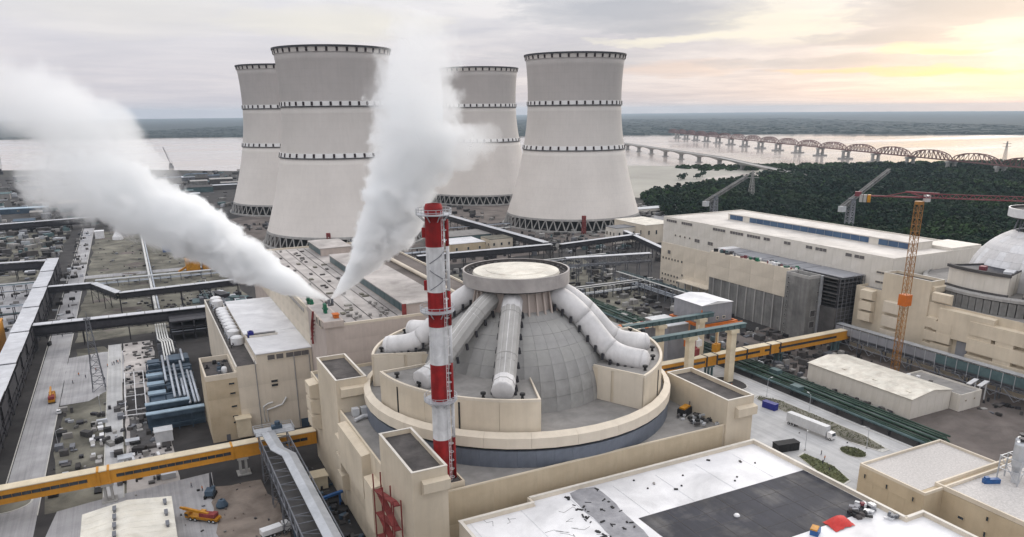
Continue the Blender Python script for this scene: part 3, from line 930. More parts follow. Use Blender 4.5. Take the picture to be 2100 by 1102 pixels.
def reactor(c, label, first=True):
    """first: the finished unit with ducts; otherwise the unit still being built"""
    cx, cy = c
    dx, dy = cx - 99.7, cy - 196
    t = thing("reactor_building", label, "reactor building", (cx, cy, 0), "reactor buildings of the plant")
    X = lambda x: x + dx
    Y = lambda y: y + dy
    # base block
    b = MB().box(X(47.7), X(151.7), Y(149.6), Y(252), 0, 31, 0)
    b.done("base_block", "cream", t)
    rf = MB().prism([(X(48.2), Y(150.1)), (X(151.2), Y(150.1)), (X(151.2), Y(251.5)), (X(48.2), Y(251.5))], 31.0, 31.06)
    rf.done("base_roof", "grey_roof", t)
    pw = MB()
    parapet(pw, X(47.7), X(151.7), Y(149.6), Y(252), 31, 32.2, 0.5)
    pw.done("parapet", "cream", t)
    if first:
        panels(t, '-y', Y(149.6), X(57.5), X(142), 14, 31.9, 7, 2, "tan", gap=.04, proud=.04)
        panels(t, '-x', X(47.7), Y(176), Y(212), 2, 31.9, 6, 4, "cream")
    # corner towers
    A = block_tower(t, X(47.2), X(55.7), Y(144.5), Y(168.7), 41.6, 40.4)
    B = block_tower(t, X(47.2), X(56.6), Y(212), Y(237), 41.6, 40.4)
    C_ = block_tower(t, X(142.5), X(152.2), Y(149), Y(176.6), 39.6, 38.4)
    hood(A, X(49.4), X(55.9), Y(143.0), Y(144.5), 36.5, 39.3, '-y')
    hood(B, X(48.4), X(56.8), Y(210.6), Y(212), 36.5, 39.3, '-y')
    hood(C_, X(145.4), X(152.4), Y(147.4), Y(149), 34.4, 37.2, '-y')
    for z in (16, 21.5, 27):
        hood(t, X(44.6), X(47.7), Y(240), Y(247), z, z + 4.6, '-x')
    hood(t, X(45.2), X(47.7), Y(180), Y(205), 18.5, 31.4, '-x')
    hood(t, X(44.9), X(47.7), Y(170.5), Y(178), 13, 26.5, '-x')
    for z in (9, 15, 21):
        hood(t, X(45.4), X(47.7), Y(205.8), Y(211), z, z + 4.8, '-x')
    # ring: blue-grey curtain, dark gap, cream ledge
    MB().lathe([(45.4, 31), (45.4, 38.4), (28, 38.4)], cx, cy, 96).done("ring_core", "black", t)
    if first:
        ring_segments(c, [(45.5, 31.1), (46.3, 31.1), (46.3, 35.6), (45.5, 35.6)], 60, "curtain_panel", "band_blue", t, .05)
        ring_segments(c, [(45.5, 36.5), (46.8, 36.5), (46.8, 39.3), (44.9, 40.3), (44.9, 38.6), (45.5, 38.4)], 24, "ledge_panel", "cream_b", t, .06)
    else:
        ring_segments(c, [(45.5, 31.1), (46.3, 31.1), (46.3, 37.0), (45.5, 37.0)], 90, "curtain_panel", "raw_concrete", t, .5)
        ring_segments(c, [(45.5, 37.4), (46.8, 37.4), (46.8, 38.6), (44.9, 39.2), (44.9, 38.6), (45.5, 38.4)], 48, "ledge_panel", "concrete", t, .16)
    rr = MB()
    sector_prism(rr, c, 27, 44.9, 0, 360, 38.42, 38.5, 72)
    rr.done("ring_roof", "grey_roof", t)
    # tank blocks between ring and dome
    blocks = [(-178, -109), (-64, 4), (92, 161), (28, 70)] if first else [(158, 196), (204, 250)]
    for a0, a1 in blocks:
        b = MB()
        zt = 48.0
        sector_prism(b, c, 24, 43.6, a0 + .3, a1 - .3, 38.5, zt, 16, 0, 1)
        blk = b.done("tank_block", ["cream", "grey_roof"] if first else ["white_wall", "bitumen"], t)
        pr = MB()
        n = 16
        sector_prism(pr, c, 43.2, 43.95, a0, a1, zt, zt + .7, 18)
        for e in (a0, a1):
            s = 1 if e == a0 else -1
            sector_prism(pr, c, 27.5, 43.2, e, e + s * .7, zt, zt + .7, 1)
        if not first:
            for z_ in (38.7, zt - .3):
                sector_prism(pr, c, 43.4, 44.9, a0 - .6, a1 + .6, z_, z_ + 1.3, 18)
        pr.done("block_parapet", "cream_b" if first else "dark_concrete", blk)
        # curved wall panels with dark joint strips between
        n = max(3, round((a1 - a0) / 15))
        for i in range(n):
            q0, q1 = a0 + (a1 - a0) * i / n, a0 + (a1 - a0) * (i + 1) / n
            p = MB()
            sector_prism(p, c, 43.5, 43.95, q0 + .05, q1 - .05, 38.6, zt - .02, 5)
            p.done("wall_panel", "cream" if first else "white_wall", blk)
            if first and 0 < i and i % 2 == 1:
                j = MB()
                sector_prism(j, c, 43.9, 44.12, q0 - .28, q0 + .28, 39.5, zt - .8, 1)
                j.done("joint_strip", "black", blk)
        # straight radial side walls
        for e, s in ((a0, -1), (a1, 1)):
            for ra, rb in ((29, 33.4), (34.3, 43.4)):
                p = MB()
                sector_prism(p, c, ra, rb, e - (.18 if s < 0 else 0), e + (.18 if s > 0 else 0), 38.6, zt - .02, 1)
                p.done("side_panel", "cream_b" if first else "white_wall", blk)
        if first:
            k = MB()
            for q in (a0 + 8, a0 + 22, (a0 + a1) / 2, a1 - 20, a1 - 6):
                x, y = pol(c, 41.3, q)
                k.cyl(x, y, zt, zt + 1.0, .45, .3, 8)
                k.cyl(x, y, zt + 1.0, zt + 1.5, .75, .75, 8)
            k.done("roof_vent", "black", blk)
    # dome
    parent_done.clear()
    if first:
        dome_rows(c, 38.2, 29.0, t, 7, ["dome_concrete", "dome_concrete_b"], 5)
    else:
        dome_rows(c, 38.2, 29.0, t, 7, ["duct_white", "paint_white"], 6)
    # neck and deflector disc
    zb = 63.4
    if first:
        MB().lathe([(12.4, zb - 3.0), (11.9, 70)], cx, cy, 48).done("neck", "pinkish", t, smooth=True)
        for i in range(32):
            a = 360 * i / 32
            x, y = pol(c, 12.2, a); x2, y2 = pol(c, 13.6, a)
            MB().bar((x, y, 69.2), (x2, y2, zb - 1.6), .45, .7).done("neck_rib", "pinkish", t)
    else:
        for i in range(10):
            a = 36 * i
            x, y = pol(c, 11.0, a); x2, y2 = pol(c, 12.4, a + 10)
            MB().bar((x, y, 69.2), (x2, y2, zb - 2.0), .5, .6).done("neck_strut", "steel_grey", t)
    MB().lathe([(9, 68.9), (14.6, 68.9), (15.0, 69.5), (9, 69.5), (9, 68.9)], cx, cy, 64).done("deflector_skirt", "dark_concrete", t)
    MB().lathe([(14.9, 69.4), (15.9, 69.5), (15.9, 73.4), (15.4, 73.4), (15.4, 72.2), (10, 72.2)], cx, cy, 72).done("deflector_disc", "pale_roof" if first else "paint_white", t)
    MB().lathe([(15.38, 73.38), (15.38, 72.2), (10, 72.22)], cx, cy, 72).done("deflector_gutter", "dark_roof", t)
    if first:
        MB().lathe([(13.0, 72.2), (12.7, 72.9), (9.0, 73.15), (8.9, 73.3), (0.01, 73.7)], cx, cy, 64).done("deflector_lid", "cream_roof", t)
        g = MB()
        for i in range(36):
            x, y = pol(c, 14.3, i * 10)
            g.obox(x, y, 72.2, 72.9, .5, 1.2, R(i * 10))
        g.done("gutter_fins", "dark_concrete", t)
        W = ["duct_white"]
        DP = [(11.6, 66.4), (16, 64.6), (22, 61.0), (28, 56.8), (34, 52.4), (37.5, 50.6), (40.6, 50.0)]
        duct(t, c, -122, ((0, .22, .62, .80, 1), ["duct_white", "duct_grey", "duct_grey", "duct_white"]), DP, 2.95, 10, True)
        duct(t, c, -155, ((0, .33, .62, .85, 1), ["duct_grey", "duct_grey", "duct_grey", "duct_white"]), DP, 2.95, 10, True)
        duct(t, c, -50, ((0, .36, .66, 1), W * 3), r=3.2)
        duct(t, c, -24, ((0, .36, .66, 1), W * 3), r=3.2)
        duct(t, c, 152, ((0, .36, .66, 1), W * 3), r=3.1)
        duct(t, c, 124, ((0, .36, .66, 1), W * 3), r=3.1)
    return t


R1C = (99.7, 196.0)
R2C = (376.0, 199.0)
r1 = reactor(R1C, "finished reactor building in the middle with a grey dome and fat white ducts")
ORD = ['first', 'second', 'third', 'fourth', 'fifth', 'sixth', 'seventh', 'eighth', 'ninth', 'tenth', 'eleventh', 'twelfth', 'thirteenth', 'fourteenth', 'fifteenth', 'sixteenth', 'seventeenth', 'eighteenth']
r2 = reactor(R2C, "second reactor building at the right edge with a bare white dome, still under construction", first=False)

# R2: bulging wall panels and concrete wall above the gallery
for (y0, y1, z0, z1) in ((201, 210, 10, 14.6), (201, 210, 15.4, 19.8), (201, 210, 20.6, 25)):
    hood(r2, 321.4, 324, y0, y1, z0, z1, '-x', "cream")
for k in range(3):
    hood(r2, 321.0, 324, 163, 193, 7.5 + 7.6 * k, 13.6 + 7.6 * k, '-x', "cream")
for k in range(3):
    hood(r2, 321.2, 324, 228, 236.5, 9 + 7 * k, 14.6 + 7 * k, '-x', "cream_b")
MB().box(323.6, 323.97, 194, 199, 2, 30).done("scaffold_net", "grey_clad", r2)
MB().box(323.6, 323.97, 152, 158, 2, 30).done("scaffold_net", "concrete", r2)
hood(r2, 322.2, 324, 204, 213, 33.5, 37.5, '-x', "cream")

# ------------------------------------------------------------------ vent stack
SX, SY = 58.9, 155.4
st = thing("vent_stack", "tall red and white banded vent stack with round platforms beside the reactor dome", "chimney stack", (SX, SY, 31))
zb = [31, 43.5, 52.5, 62.3, 71.3, 79.4, 89.6, 98.0]
for i in range(7):
    r0 = 2.22 - .03 * i
    b = MB().lathe([(r0, zb[i]), (r0 - .03, zb[i + 1])], SX, SY, 32)
    b.done("band", "stack_red" if i % 2 == 0 else "stack_white", st, smooth=True)
MB().lathe([(2.05, 98.0), (1.75, 98.9), (1.55, 98.9), (1.5, 90)], SX, SY, 32).done("lip", "stack_red", st)
for z in (96.6, 74.8, 53.2):
    b = MB().lathe([(2.1, z), (3.9, z), (3.9, z + .18), (2.1, z + .18), (2.1, z)], SX, SY, 28)
    pf = b.done("platform", "galv", st)
    r_ = MB()
    for zz in (z + .65, z + 1.25):
        r_.lathe([(3.82, zz), (3.92, zz), (3.92, zz + .1), (3.82, zz + .1), (3.82, zz)], SX, SY, 28)
    for i in range(14):
        a = 2 * math.pi * i / 14
        x, y = SX + 3.87 * math.cos(a), SY + 3.87 * math.sin(a)
        r_.bar((x, y, z), (x, y, z + 1.3), .1)
    r_.done("railing", "galv", pf)
    br = MB()
    for i in range(8):
        a = 2 * math.pi * i / 8
        br.bar((SX + 2.1 * math.cos(a), SY + 2.1 * math.sin(a), z - 1.5), (SX + 3.7 * math.cos(a), SY + 3.7 * math.sin(a), z), .16)
    br.done("brackets", "galv", pf)["kind"] = "stuff"
# side pipe, ladder and cage on the camera-right side
ca, sa_ = math.cos(-.35), math.sin(-.35)
for i in range(7):
    MB().cyl(SX + 2.75 * ca, SY + 2.75 * sa_, zb[i] + .02, min(zb[i + 1], 95.5) - .02, .42, n=12).done("side_pipe", "stack_red" if i % 2 == 0 else "stack_white", st, smooth=True)
ld = MB()
la = -1.15
for k in (-.28, .28):
    x, y = SX + 2.5 * math.cos(la) - k * math.sin(la), SY + 2.5 * math.sin(la) + k * math.cos(la)
    ld.bar((x, y, 31), (x, y, 97.5), .09)
for i in range(60):
    z = 31.8 + i * 1.1
    x, y = SX + 2.5 * math.cos(la), SY + 2.5 * math.sin(la)
    ld.bar((x + .28 * math.sin(la), y - .28 * math.cos(la), z), (x - .28 * math.sin(la), y + .28 * math.cos(la), z), .07)
    if i % 2 == 0:
        x, y = SX + 3.0 * math.cos(la), SY + 3.0 * math.sin(la)
        ld.lathe([(.48, z), (.54, z), (.54, z + .1), (.48, z + .1)], x, y, 8)
ld.done("ladder", "paint_white", st)["kind"] = "stuff"
for z0, d in ((80, 1), (86, 1), (84.5, -1)):
    pts = [(SX + 2.13 * math.cos(a * .25 - 2.6), SY + 2.13 * math.sin(a * .25 - 2.6), z0 + d * a * .35) for a in range(13)]
    MB().tube(pts, .09, 5).done("strake", "steel_grey", st)
for z in (91.5, 79.6):
    MB().obox(SX + 2.3 * math.cos(2.6), SY + 2.3 * math.sin(2.6), z, z + 2.2, .9, .7, 2.6).done("junction_box", "stack_red", st)
pl = MB().box(55.9, 62.6, 151.0, 158.6, 31.06, 32.6)
parapet(pl, 55.9, 62.6, 151.0, 158.6, 32.6, 33.2, .4)
pl.done("plinth", "cream", st)
MB().box(56.4, 62.1, 151.5, 158.1, 32.6, 32.7).done("plinth_roof", "dark_roof", st)

# ------------------------------------------------------------------ turbine hall beside the finished reactor
th = thing("turbine_hall", "long turbine hall with a pale stained roof that the two steam jets rise from", "turbine hall", (90, 335, 0), "turbine halls of the plant")
MB().box(54.5, 125, 254, 423, 0, 46.4).done("hall_body", "pinkish", th)
MB().box(55.2, 124.3, 254.7, 422.3, 46.4, 46.46).done("roof", "pale_roof", th)
b = MB()
parapet(b, 54.5, 125, 254, 423, 46.4, 47.3, .6)
b.done("roof_edge", "cream_b", th)
panels(th, '-y', 254, 61, 125, 26, 46.2, 8, 4, "pinkish")
panels(th, '-x', 54.5, 282, 423, 32, 46.3, 14, 3, "cream_b")
pb = MB().box(54.0, 61.0, 253.4, 281, 46.4, 48.6)
pbo = pb.done("stair_block", "pinkish", th)
MB().box(54.5, 60.5, 254, 280.4, 48.6, 48.66).done("block_roof", "pale_roof", pbo)
for y in (259, 263.5):
    window(pbo, '-x', 54.0, y, 47.0, 2.6, 2.6, "louvre", "cream_b")
for k in range(10):
    window(th, '-x', 54.5, 290 + k * 3.1, 44.8, 2.6, 1.8, "glass", "cream_b")
for k in range(6):
    window(th, '-x', 54.5, 352 + k * 6, 44.4, 4.2, 1.6, "glass", "cream_b")
# raised lights along the roof
for (y0, y1) in ((258, 372), (392, 420)):
    cl = MB().prism([(85, y0), (101, y0), (101, y1), (85, y1)], 46.46, 50.2).done("clerestory", "pinkish", th)
    MB().box(84.4, 101.6, y0 - .4, y1 + .4, 50.2, 50.6).done("clerestory_roof", "pale_roof", cl)
    n = int((y1 - y0) / 6)
    for k in range(n):
        ya = y0 + (y1 - y0) * k / n
        MB().box(84.86, 84.98, ya + .15, ya + (y1 - y0) / n - .15, 46.9, 49.9).done("clerestory_window", "glass_teal", cl)
MB().box(83.9, 85.4, 257.2, 258.0, 46.5, 50.6).done("red_panel", "rust", th)
MB().box(101.6, 124.3, 262, 420, 46.47, 46.53).done("roof_strip", "dirt", th)
for x in (62.5, 66.5, 72.3, 78.2, 82):
    MB().box(x, x + .22, 258, 420, 46.47, 46.62).done("roof_seam", "dark_roof", th)
rn = random.Random(3)
me_v = MB().box(-.6, .6, -1.1, 1.1, 0, .55).mesh("roof_hatch", "dark_roof")
me_w = MB().box(-.5, .5, -.5, .5, 0, .9).box(-.7, .7, -.7, .7, .9, 1.05).mesh("roof_vent", "grey_roof")
me_y = MB().box(-.8, .8, -1.3, 1.3, 0, .5).mesh("roof_hatch", "field")
for k in range(40):
    x = rn.choice([64, 69, 74.5, 80]) + rn.uniform(-1.2, 1.2)
    inst(rn.choice([me_v, me_w, me_v, me_y]), "roof_hatch", th, (x, 262 + k * 3.9, 46.47), rn.choice([0, 0, math.pi / 2]))
for k in range(16):
    inst(me_w, "roof_vent", th, (rn.uniform(63, 82), rn.uniform(257, 285), 46.47), 0)
MB().tube([(113, 258, 47.6), (113, 420, 47.6)], .9, 8).done("roof_duct", "cream_b", th)
# steam outlets
for x, y in ((63.3, 284.5), (64.8, 285.5)):
    MB().cyl(x, y, 46.4, 49.0, .55, n=10).done("steam_outlet", "steel_grey", th)
for x, y, h, w in ((57, 292, 3.2, 2), (57.4, 288.5, 2.4, 2.6), (57.6, 266, 3.4, 2.2)):
    o = MB().box(x - .5, x + .5, y - w / 2, y + w / 2, 46.5 if y > 281 else 48.7, 46.5 + h if y > 281 else 48.7 + h)
    o.box(x - .8, x + .8, y - w / 2 - .2, y + w / 2 + .2, 46.5 + h * .4 if y > 281 else 48.7 + h * .4, 46.5 + h * .55 if y > 281 else 48.7 + h * .55)
    tag(o.done("valve_housing", "green_paint"), {292: "green valve housing farthest along the roof edge beside the left steam jet",
        288.5: "smaller green valve housing just behind the roof edge under the left steam jet",
        266: "lone green valve housing on the raised pink roof block"}[y], "valve housing", "green valve housings on the hall roof")
o = MB().box(58.5, 60.2, 256.5, 259, 48.7, 50).box(58.2, 60.5, 256.2, 259.3, 50, 50.15)
tag(o.done("roof_unit", "orange"), "small rusty orange unit on the corner of the pink roof block", "roof unit")
rp = MB()
for k in range(5):
    rp.bar((54.2, 270 + k, 45.5 - k * 1.7), (53.4, 270.6 + k, 43.8 - k * 1.7), .5)
rp.tube([(53.8, 269, 49), (53.4, 269, 46.5), (53.4, 272, 42), (53.4, 272, 36)], .45, 8)
rp.done("wall_pipe", "rust", th)

# ------------------------------------------------------------------ cream annex in front of the hall
an = thing("annex_building", "cream annex block with a white flat roof and small dark windows behind the yellow footbridge", "annex building", (34, 300, 0))
MB().box(34.0, 54.4, 281, 372, 0, 32).done("main_wall", "cream_b", an)
MB().box(33.6, 54.4, 280.6, 304, 32, 32.35).done("roof", "white_roof", an)
MB().box(33.6, 54.4, 310, 372.5, 32, 32.5).done("roof", "white_roof", an)
MB().box(46, 54.4, 304, 310, 32, 32.35).done("roof", "white_roof", an)
MB().box(35, 46, 304, 304.3, 32, 33.2).done("pit_wall", "white_wall", an)
MB().box(34.5, 45.8, 304.4, 309.9, 31.6, 32.05).done("roof_pit", "black", an)
MB().box(26.4, 34.0, 281, 400, 0, 27.6).done("side_wing", "cream_b", an)
MB().box(27.0, 33.6, 281.6, 399.5, 27.6, 27.66).done("wing_roof", "dark_roof", an)
b = MB(); parapet(b, 26.4, 33.98, 281, 400, 27.6, 28.4, .5); b.done("wing_parapet", "white_wall", an)
MB().box(15.4, 26.4, 281, 306, 0, 24.4).done("front_wing", "tan", an)
b = MB(); parapet(b, 15.4, 26.38, 281, 306, 24.4, 26.4, .55); b.done("front_parapet", "cream_b", an)
MB().box(16, 25.8, 281.6, 305.4, 24.4, 24.46).done("pit_roof", "dark_roof", an)
panels(an, '-y', 281, 15.4, 26.4, 10, 24.0, 1, 2, "tan")
panels(an, '-y', 281, 26.4, 54.3, 3, 28.6, 3, 3, "cream_b")
for x in (33.2, 47.5, 53.2):
    MB().tube([(x, 280.7, 30), (x, 280.7, .5)], .14, 6).done("drain_pipe", "grey_clad", an)
MB().box(20.2, 21.6, 280.86, 280.98, .1, 2.6).done("door", "steel_grey", an)
MB().box(48, 51, 280.8, 280.92, .1, 3.6).done("door", "steel_blue", an)
for z in (22.4, 18.6, 13.4, 9.4, 7.0):
    window(an, '-y', 24.2, 281 - .12, z, 1.9, .75, "glass", "tan")
for x, w in ((39.2, 2.6), (42.4, 2.6), (49.0, 8.6)):
    window(an, '-y', x, 281, 30.3, w, 1.9, "louvre", "cream_b")
for z in (20.8, 19.2):
    window(an, '-y', 39.5, 281 - .12, z, 2.4, 1.0, "glass", "cream_b")
for zz in (0, 1):
    MB().tube([(34.5 + zz * 1.2, 280.4, 5), (34.5 + zz * 1.2, 280.2, 11.5 - zz * 1.6), (36.2 + zz * 5.2, 280.2, 12.4 - zz * 1.2), (38 + zz * 5.2, 280.3, 12.6 + zz * 1.2)], .35, 8).done("wall_pipe", "pipe_white", an)
MB().box(24, 29, 277, 280.9, 2, 9).box(23.6, 29.4, 276.6, 281, 9, 9.4).done("porch", "yellow_roof", an)
# plant in the open pit of the front wing
rn = random.Random(11)
spots_ = sorted((rn.uniform(283, 303), rn.uniform(17.2, 24.6)) for k in range(10))
for k, (y, x) in enumerate(spots_):
    o = MB().cyl(x, y, 24.46, 24.46 + rn.uniform(.8, 2.4), rn.uniform(.35, .8), n=10)
    o.box(x - .9, x + .9, y - .3, y + .3, 24.46, 24.9)
    cm_ = rn.choice(["steel_dark", "steel_blue", "steel_grey", "black"])
    tag(o.done("pump_unit", cm_), f"{dict(steel_dark='dark grey', steel_blue='blue-grey', steel_grey='mid grey', black='black')[cm_]} pump unit in the cream roof pit, {ORD[k]} counting from the front wall", "pump", "pump units in the roof pit")
o = MB().lathe([(.01, 27.2), (.8, 27), (1.05, 26.3), (1.05, 25), (.9, 24.5)], 22.8, 288, 14)
tag(o.done("white_tank", "paint_white", smooth=True), "round white tank among the dark pumps in the roof pit", "tank")
# row of white cooling drums on the side wing
for k, y in enumerate((391, 384, 366, 360.5, 355, 349, 343, 337, 331, 324.5, 313.5)):
    tk = thing("exhaust_drum", "", "drum", (31.2, y, 27.66), "white exhaust drums along the wing roof")
    b = MB().lathe([(2.55, 27.9), (2.55, 30.7), (1.7, 31.2), (.01, 31.3)], 31.2, y, 18)
    b.done("drum_shell", "paint_white", tk, smooth=False)
    b = MB().box(29.4, 33.0, y - 1.7, y + 1.7, 27.68, 27.9)
    b.done("drum_base", "steel_dark", tk)
    tk["label"] = ["topmost white drum at the far end of the drum row on the wing roof", "white drum second from the far end of the drum row"][k] if k < 2 else \
        ("lowest white drum, lone at the near end of the wing roof" if k == 10 else f"white drum in the packed row on the wing roof, {ORD[k]} from the far end")
rn = random.Random(12)
for k in range(16):
    y = 309 + k * 5.6
    o = MB().tube([(28.3, y, 27.7), (28.3, y, 28.7), (29.2, y + .8, 28.9), (29.2, y + 3, 28.9)], .22, 6)
    o.done("roof_pipe", rn.choice(["black", "steel_dark", "pipe_silver"]), an)
o = MB().box(34.7, 36.9, 304.8, 307.2, 32.1, 34.4).cyl(35.8, 306, 34.4, 34.8, .6, n=10)
tag(o.done("chiller_unit", "blue_deep"), "dark blue chiller unit at the edge of the white annex roof", "chiller")

# ------------------------------------------------------------------ yellow footbridges
def footbridge(label, x0, x1, ya, yb, z0, z1, piers, breaks, gaps):
    t = thing("footbridge", label, "footbridge", ((x0 + x1) / 2, (ya + yb) / 2, 0), "yellow enclosed footbridges")
    MB().box(x0, x1, ya, yb, z0, z1).done("body", "yellow", t)
    MB().box(x0, x1, ya - .25, yb + .25, z1, z1 + .3).done("roof", "yellow_roof", t)
    MB().box(x0, x1, ya - .14, ya - .02, z0, z0 + .35).done("bottom_beam", "yellow", t)
    segs = list(zip(breaks, breaks[1:]))
    for i, (a, b) in enumerate(segs):
        if i % 2:
            continue
        n = max(1, int((b - a) / 2.4))
        w = (b - a) / n
        me_f = MB().box(-w / 2 + .06, w / 2 - .06, -.1, -.02, -.55, .55).mesh("window_pane", "glass")
        for k in range(n):
            inst(me_f, "window_pane", t, (a + (k + .5) * w, ya, z0 + (z1 - z0) * .52))
    for x in piers:
        p = MB()
        for yy in (ya + .7, yb - .7):
            p.box(x - 1.3, x - .6, yy - .4, yy + .4, 0, z0)
            p.box(x + .6, x + 1.3, yy - .4, yy + .4, 0, z0)
        p.box(x - 1.8, x + 1.8, ya - .1, yb + .1, z0 - .9, z0 - .02)
        p.box(x - 2.2, x + 2.2, ya - .4, yb + .4, 0, .5)
        p.done("pier", "concrete" if x < 100 else "steel_teal", t)
    for x in gaps:
        MB().box(x - .35, x + .35, ya - .3, yb + .3, z0 - .05, z1 + .38).done("joint_band", "yellow" if x < 100 else "steel_dark", t)
    return t


footbridge("long yellow enclosed footbridge crossing the yard at the lower left", -75, 47.1, 248.6, 252.2, 6.6, 11.1, (-60, -19, 22), (-74, -24, -16, 18.5, 31, 44), (-21, -18, 19, 28))
footbridge("yellow enclosed footbridge running right of the reactor towards the unfinished block", 152, 316, 248.6, 252.2, 6.6, 11.1, (186, 226, 269, 308), (154, 222, 229, 255, 258, 262, 267, 306), (223, 229, 247, 261.5, 268))

# ------------------------------------------------------------------ truss gallery in the lower left
tg = thing("conveyor_gallery", "steel truss gallery with a narrow pale roof running down from the cream annex", "gallery", (30, 210, 0))
pts = [(30.2, 243), (30.8, 228), (33.2, 222), (33.6, 160), (33.7, 120)]
rf = MB()
for (xa, ya), (xb, yb) in zip(pts, pts[1:]):
    rf.add([(xa - 2.1, ya, 16.6), (xa, ya, 17.2), (xa + 2.1, ya, 16.6), (xb - 2.1, yb, 16.6), (xb, yb, 17.2), (xb + 2.1, yb, 16.6),
            (xa - 2.1, ya, 16.3), (xa + 2.1, ya, 16.3), (xb - 2.1, yb, 16.3), (xb + 2.1, yb, 16.3)],
           [(0, 1, 4, 3), (1, 2, 5, 4), (6, 8, 9, 7), (0, 3, 8, 6), (2, 7, 9, 5), (0, 6, 7, 2, 1), (3, 4, 5, 9, 8)])
rf.done("roof", "galv", tg)
b = MB()
for x in (27.2, 36.4):
    truss(b, (x, 244, 15.5), (x, 118, 15.5), 4.5, 4.2, .32)
for k in range(26):
    y = 244 - k * 4.9
    b.bar((27.2, y, 15.5), (36.4, y, 15.5), .22); b.bar((27.2, y, 11), (36.4, y, 11), .25)
    if k % 2 == 0:
        b.bar((27.2, y, 15.5), (36.4, y - 4.9, 15.5), .16)
b.done("truss", "steel_grey", tg)["kind"] = "stuff"
MB().box(28, 35.6, 118, 243, 11.1, 11.3).done("deck", "dark_concrete", tg)
for y in (240, 222, 204, 186, 168, 150):
    p = MB()
    lattice(p, 28, y, 0, 11, 2.2, 1.6, 4, .22)
    p.done("trestle", "steel_blue" if y < 200 else "steel_grey", tg)
    p = MB()
    lattice(p, 35.6, y, 0, 11, 2.2, 1.6, 4, .22)
    p.done("trestle", "steel_blue" if y < 200 else "steel_grey", tg)
b = MB().box(26.2, 38.8, 241.5, 248, 15.8, 16.1)
for x0, y0, x1, y1 in ((26.2, 241.5, 38.8, 241.5), (26.2, 248, 38.8, 248), (26.2, 241.5, 26.2, 248), (38.8, 241.5, 38.8, 248)):
    b.bar((x0, y0, 17.3), (x1, y1, 17.3), .12); b.bar((x0, y0, 16.7), (x1, y1, 16.7), .1)
    for k in range(5):
        b.bar((x0 + (x1 - x0) * k / 4, y0 + (y1 - y0) * k / 4, 16), (x0 + (x1 - x0) * k / 4, y0 + (y1 - y0) * k / 4, 17.3), .1)
b.done("platform", "galv", tg)
MB().cyl(34, 246, 16.1, 18.5, .9, n=12).box(32, 35.4, 245, 247, 16.1, 17.2).done("drive_unit", "steel_blue", tg)

# ------------------------------------------------------------------ roofed pipe galleries on the left
def gallery(label, path, w, z, h, post_every=14, m_side="steel_dark", m_roof="gallery_roof", step=0.0, group="roofed pipe galleries", split=9.0, closed=True):
    t = thing("pipe_gallery", label, "gallery", (path[0][0], path[0][1], 0), group)
    sk, ps = MB(), []
    for s in range(len(path) - 1):
        a, b = Vector(path[s]), Vector(path[s + 1])
        L = (b - a).length
        d = (b - a) / L
        nrm = Vector((-d.y, d.x))
        n = max(1, round(L / split))
        for k in range(n):
            p, q = a + d * (L * k / n + .12), a + d * (L * (k + 1) / n - .12)
            zz = z + step * (k % 3 == 0)
            r = MB()
            c4 = [p - nrm * (w / 2), q - nrm * (w / 2), q + nrm * (w / 2), p + nrm * (w / 2)]
            r.prism([tuple(v) for v in c4], zz, zz + .3)
            r.done("roof_panel", m_roof, t)
        for sd in (-1, 1):
            e = nrm * (sd * (w / 2 - .35))
            p, q = a + e, b + e
            truss(sk, (p.x, p.y, z - .15), (q.x, q.y, z - .15), h, 3.5, .3)
            if closed:
                sk.bar((p.x, p.y, z - h * .5), (q.x, q.y, z - h * .5), .12, h * .55)  # dark side panel added for the deep shadow among the truss bars
        for i in range(3):
            e = nrm * ((i - 1) * w * .28)
            sk.tube([(a.x + e.x, a.y + e.y, z - h + .5), (b.x + e.x, b.y + e.y, z - h + .5)], w * .09, 6)
        n = max(1, round(L / post_every))
        for k in range(n + (s == len(path) - 2)):
            q = a + d * (L * k / n)
            pm = MB()
            for sd in (-1, 1):
                e = q + nrm * (sd * (w / 2 - .35))
                pm.bar((e.x, e.y, 0), (e.x, e.y, z - h), .45)
            e1, e2 = q + nrm * (w / 2), q - nrm * (w / 2)
            pm.bar((e1.x, e1.y, z - h - .2), (e2.x, e2.y, z - h - .2), .4)
            pm.bar((e1.x, e1.y, .5), (e2.x, e2.y, z - h - .4), .18)
            pm.done("post", m_side, t)
    sk.done("truss_and_pipes", m_side, t)["kind"] = "stuff"
    return t


gallery("wide white roofed gallery in stepped sections leading away along the left edge", [(-58.6, 205), (-58.6, 662)], 8.2, 14, 6.5, 12, step=.55, split=19)
gallery("dark truss gallery joining the white roofed gallery to the annex, nearest of the three", [(-54.4, 450), (34, 449)], 5.5, 13.5, 6, 20)
gallery("dark gallery with a kinked roof crossing in front of the fields", [(-54.4, 552), (-29, 551), (-14, 511), (56, 517)], 4.5, 13.5, 4, 20)
gallery("gallery running off the left edge from the far end of the white roofed gallery", [(-230, 672), (-62, 656)], 5, 14, 6, 20)
gallery("low gallery crossing the far end of the fields, dark under a thin pale roof", [(-260, 905), (12, 958)], 7, 11, 6, 18)
gallery("gallery slanting down between the two front cooling towers to the pipe racks", [(299, 790), (306, 545)], 6, 13, 5, 18)
gallery("gallery passing right behind the round roof disc of the reactor", [(190, 540), (306, 536)], 5, 13, 4.5, 18)
gallery("gallery linking the slanting gallery to the white hall on the right", [(312, 532), (400, 545)], 4.5, 13, 4, 16)
gallery("pipe rack gallery with a pale roof over the cluttered middle yard", [(268, 450), (332, 437)], 5, 19, 6, 10, m_side="steel_grey", closed=False)
gallery("low gallery beside the white hall's far corner", [(400, 566), (372, 470)], 4, 13, 4, 16)

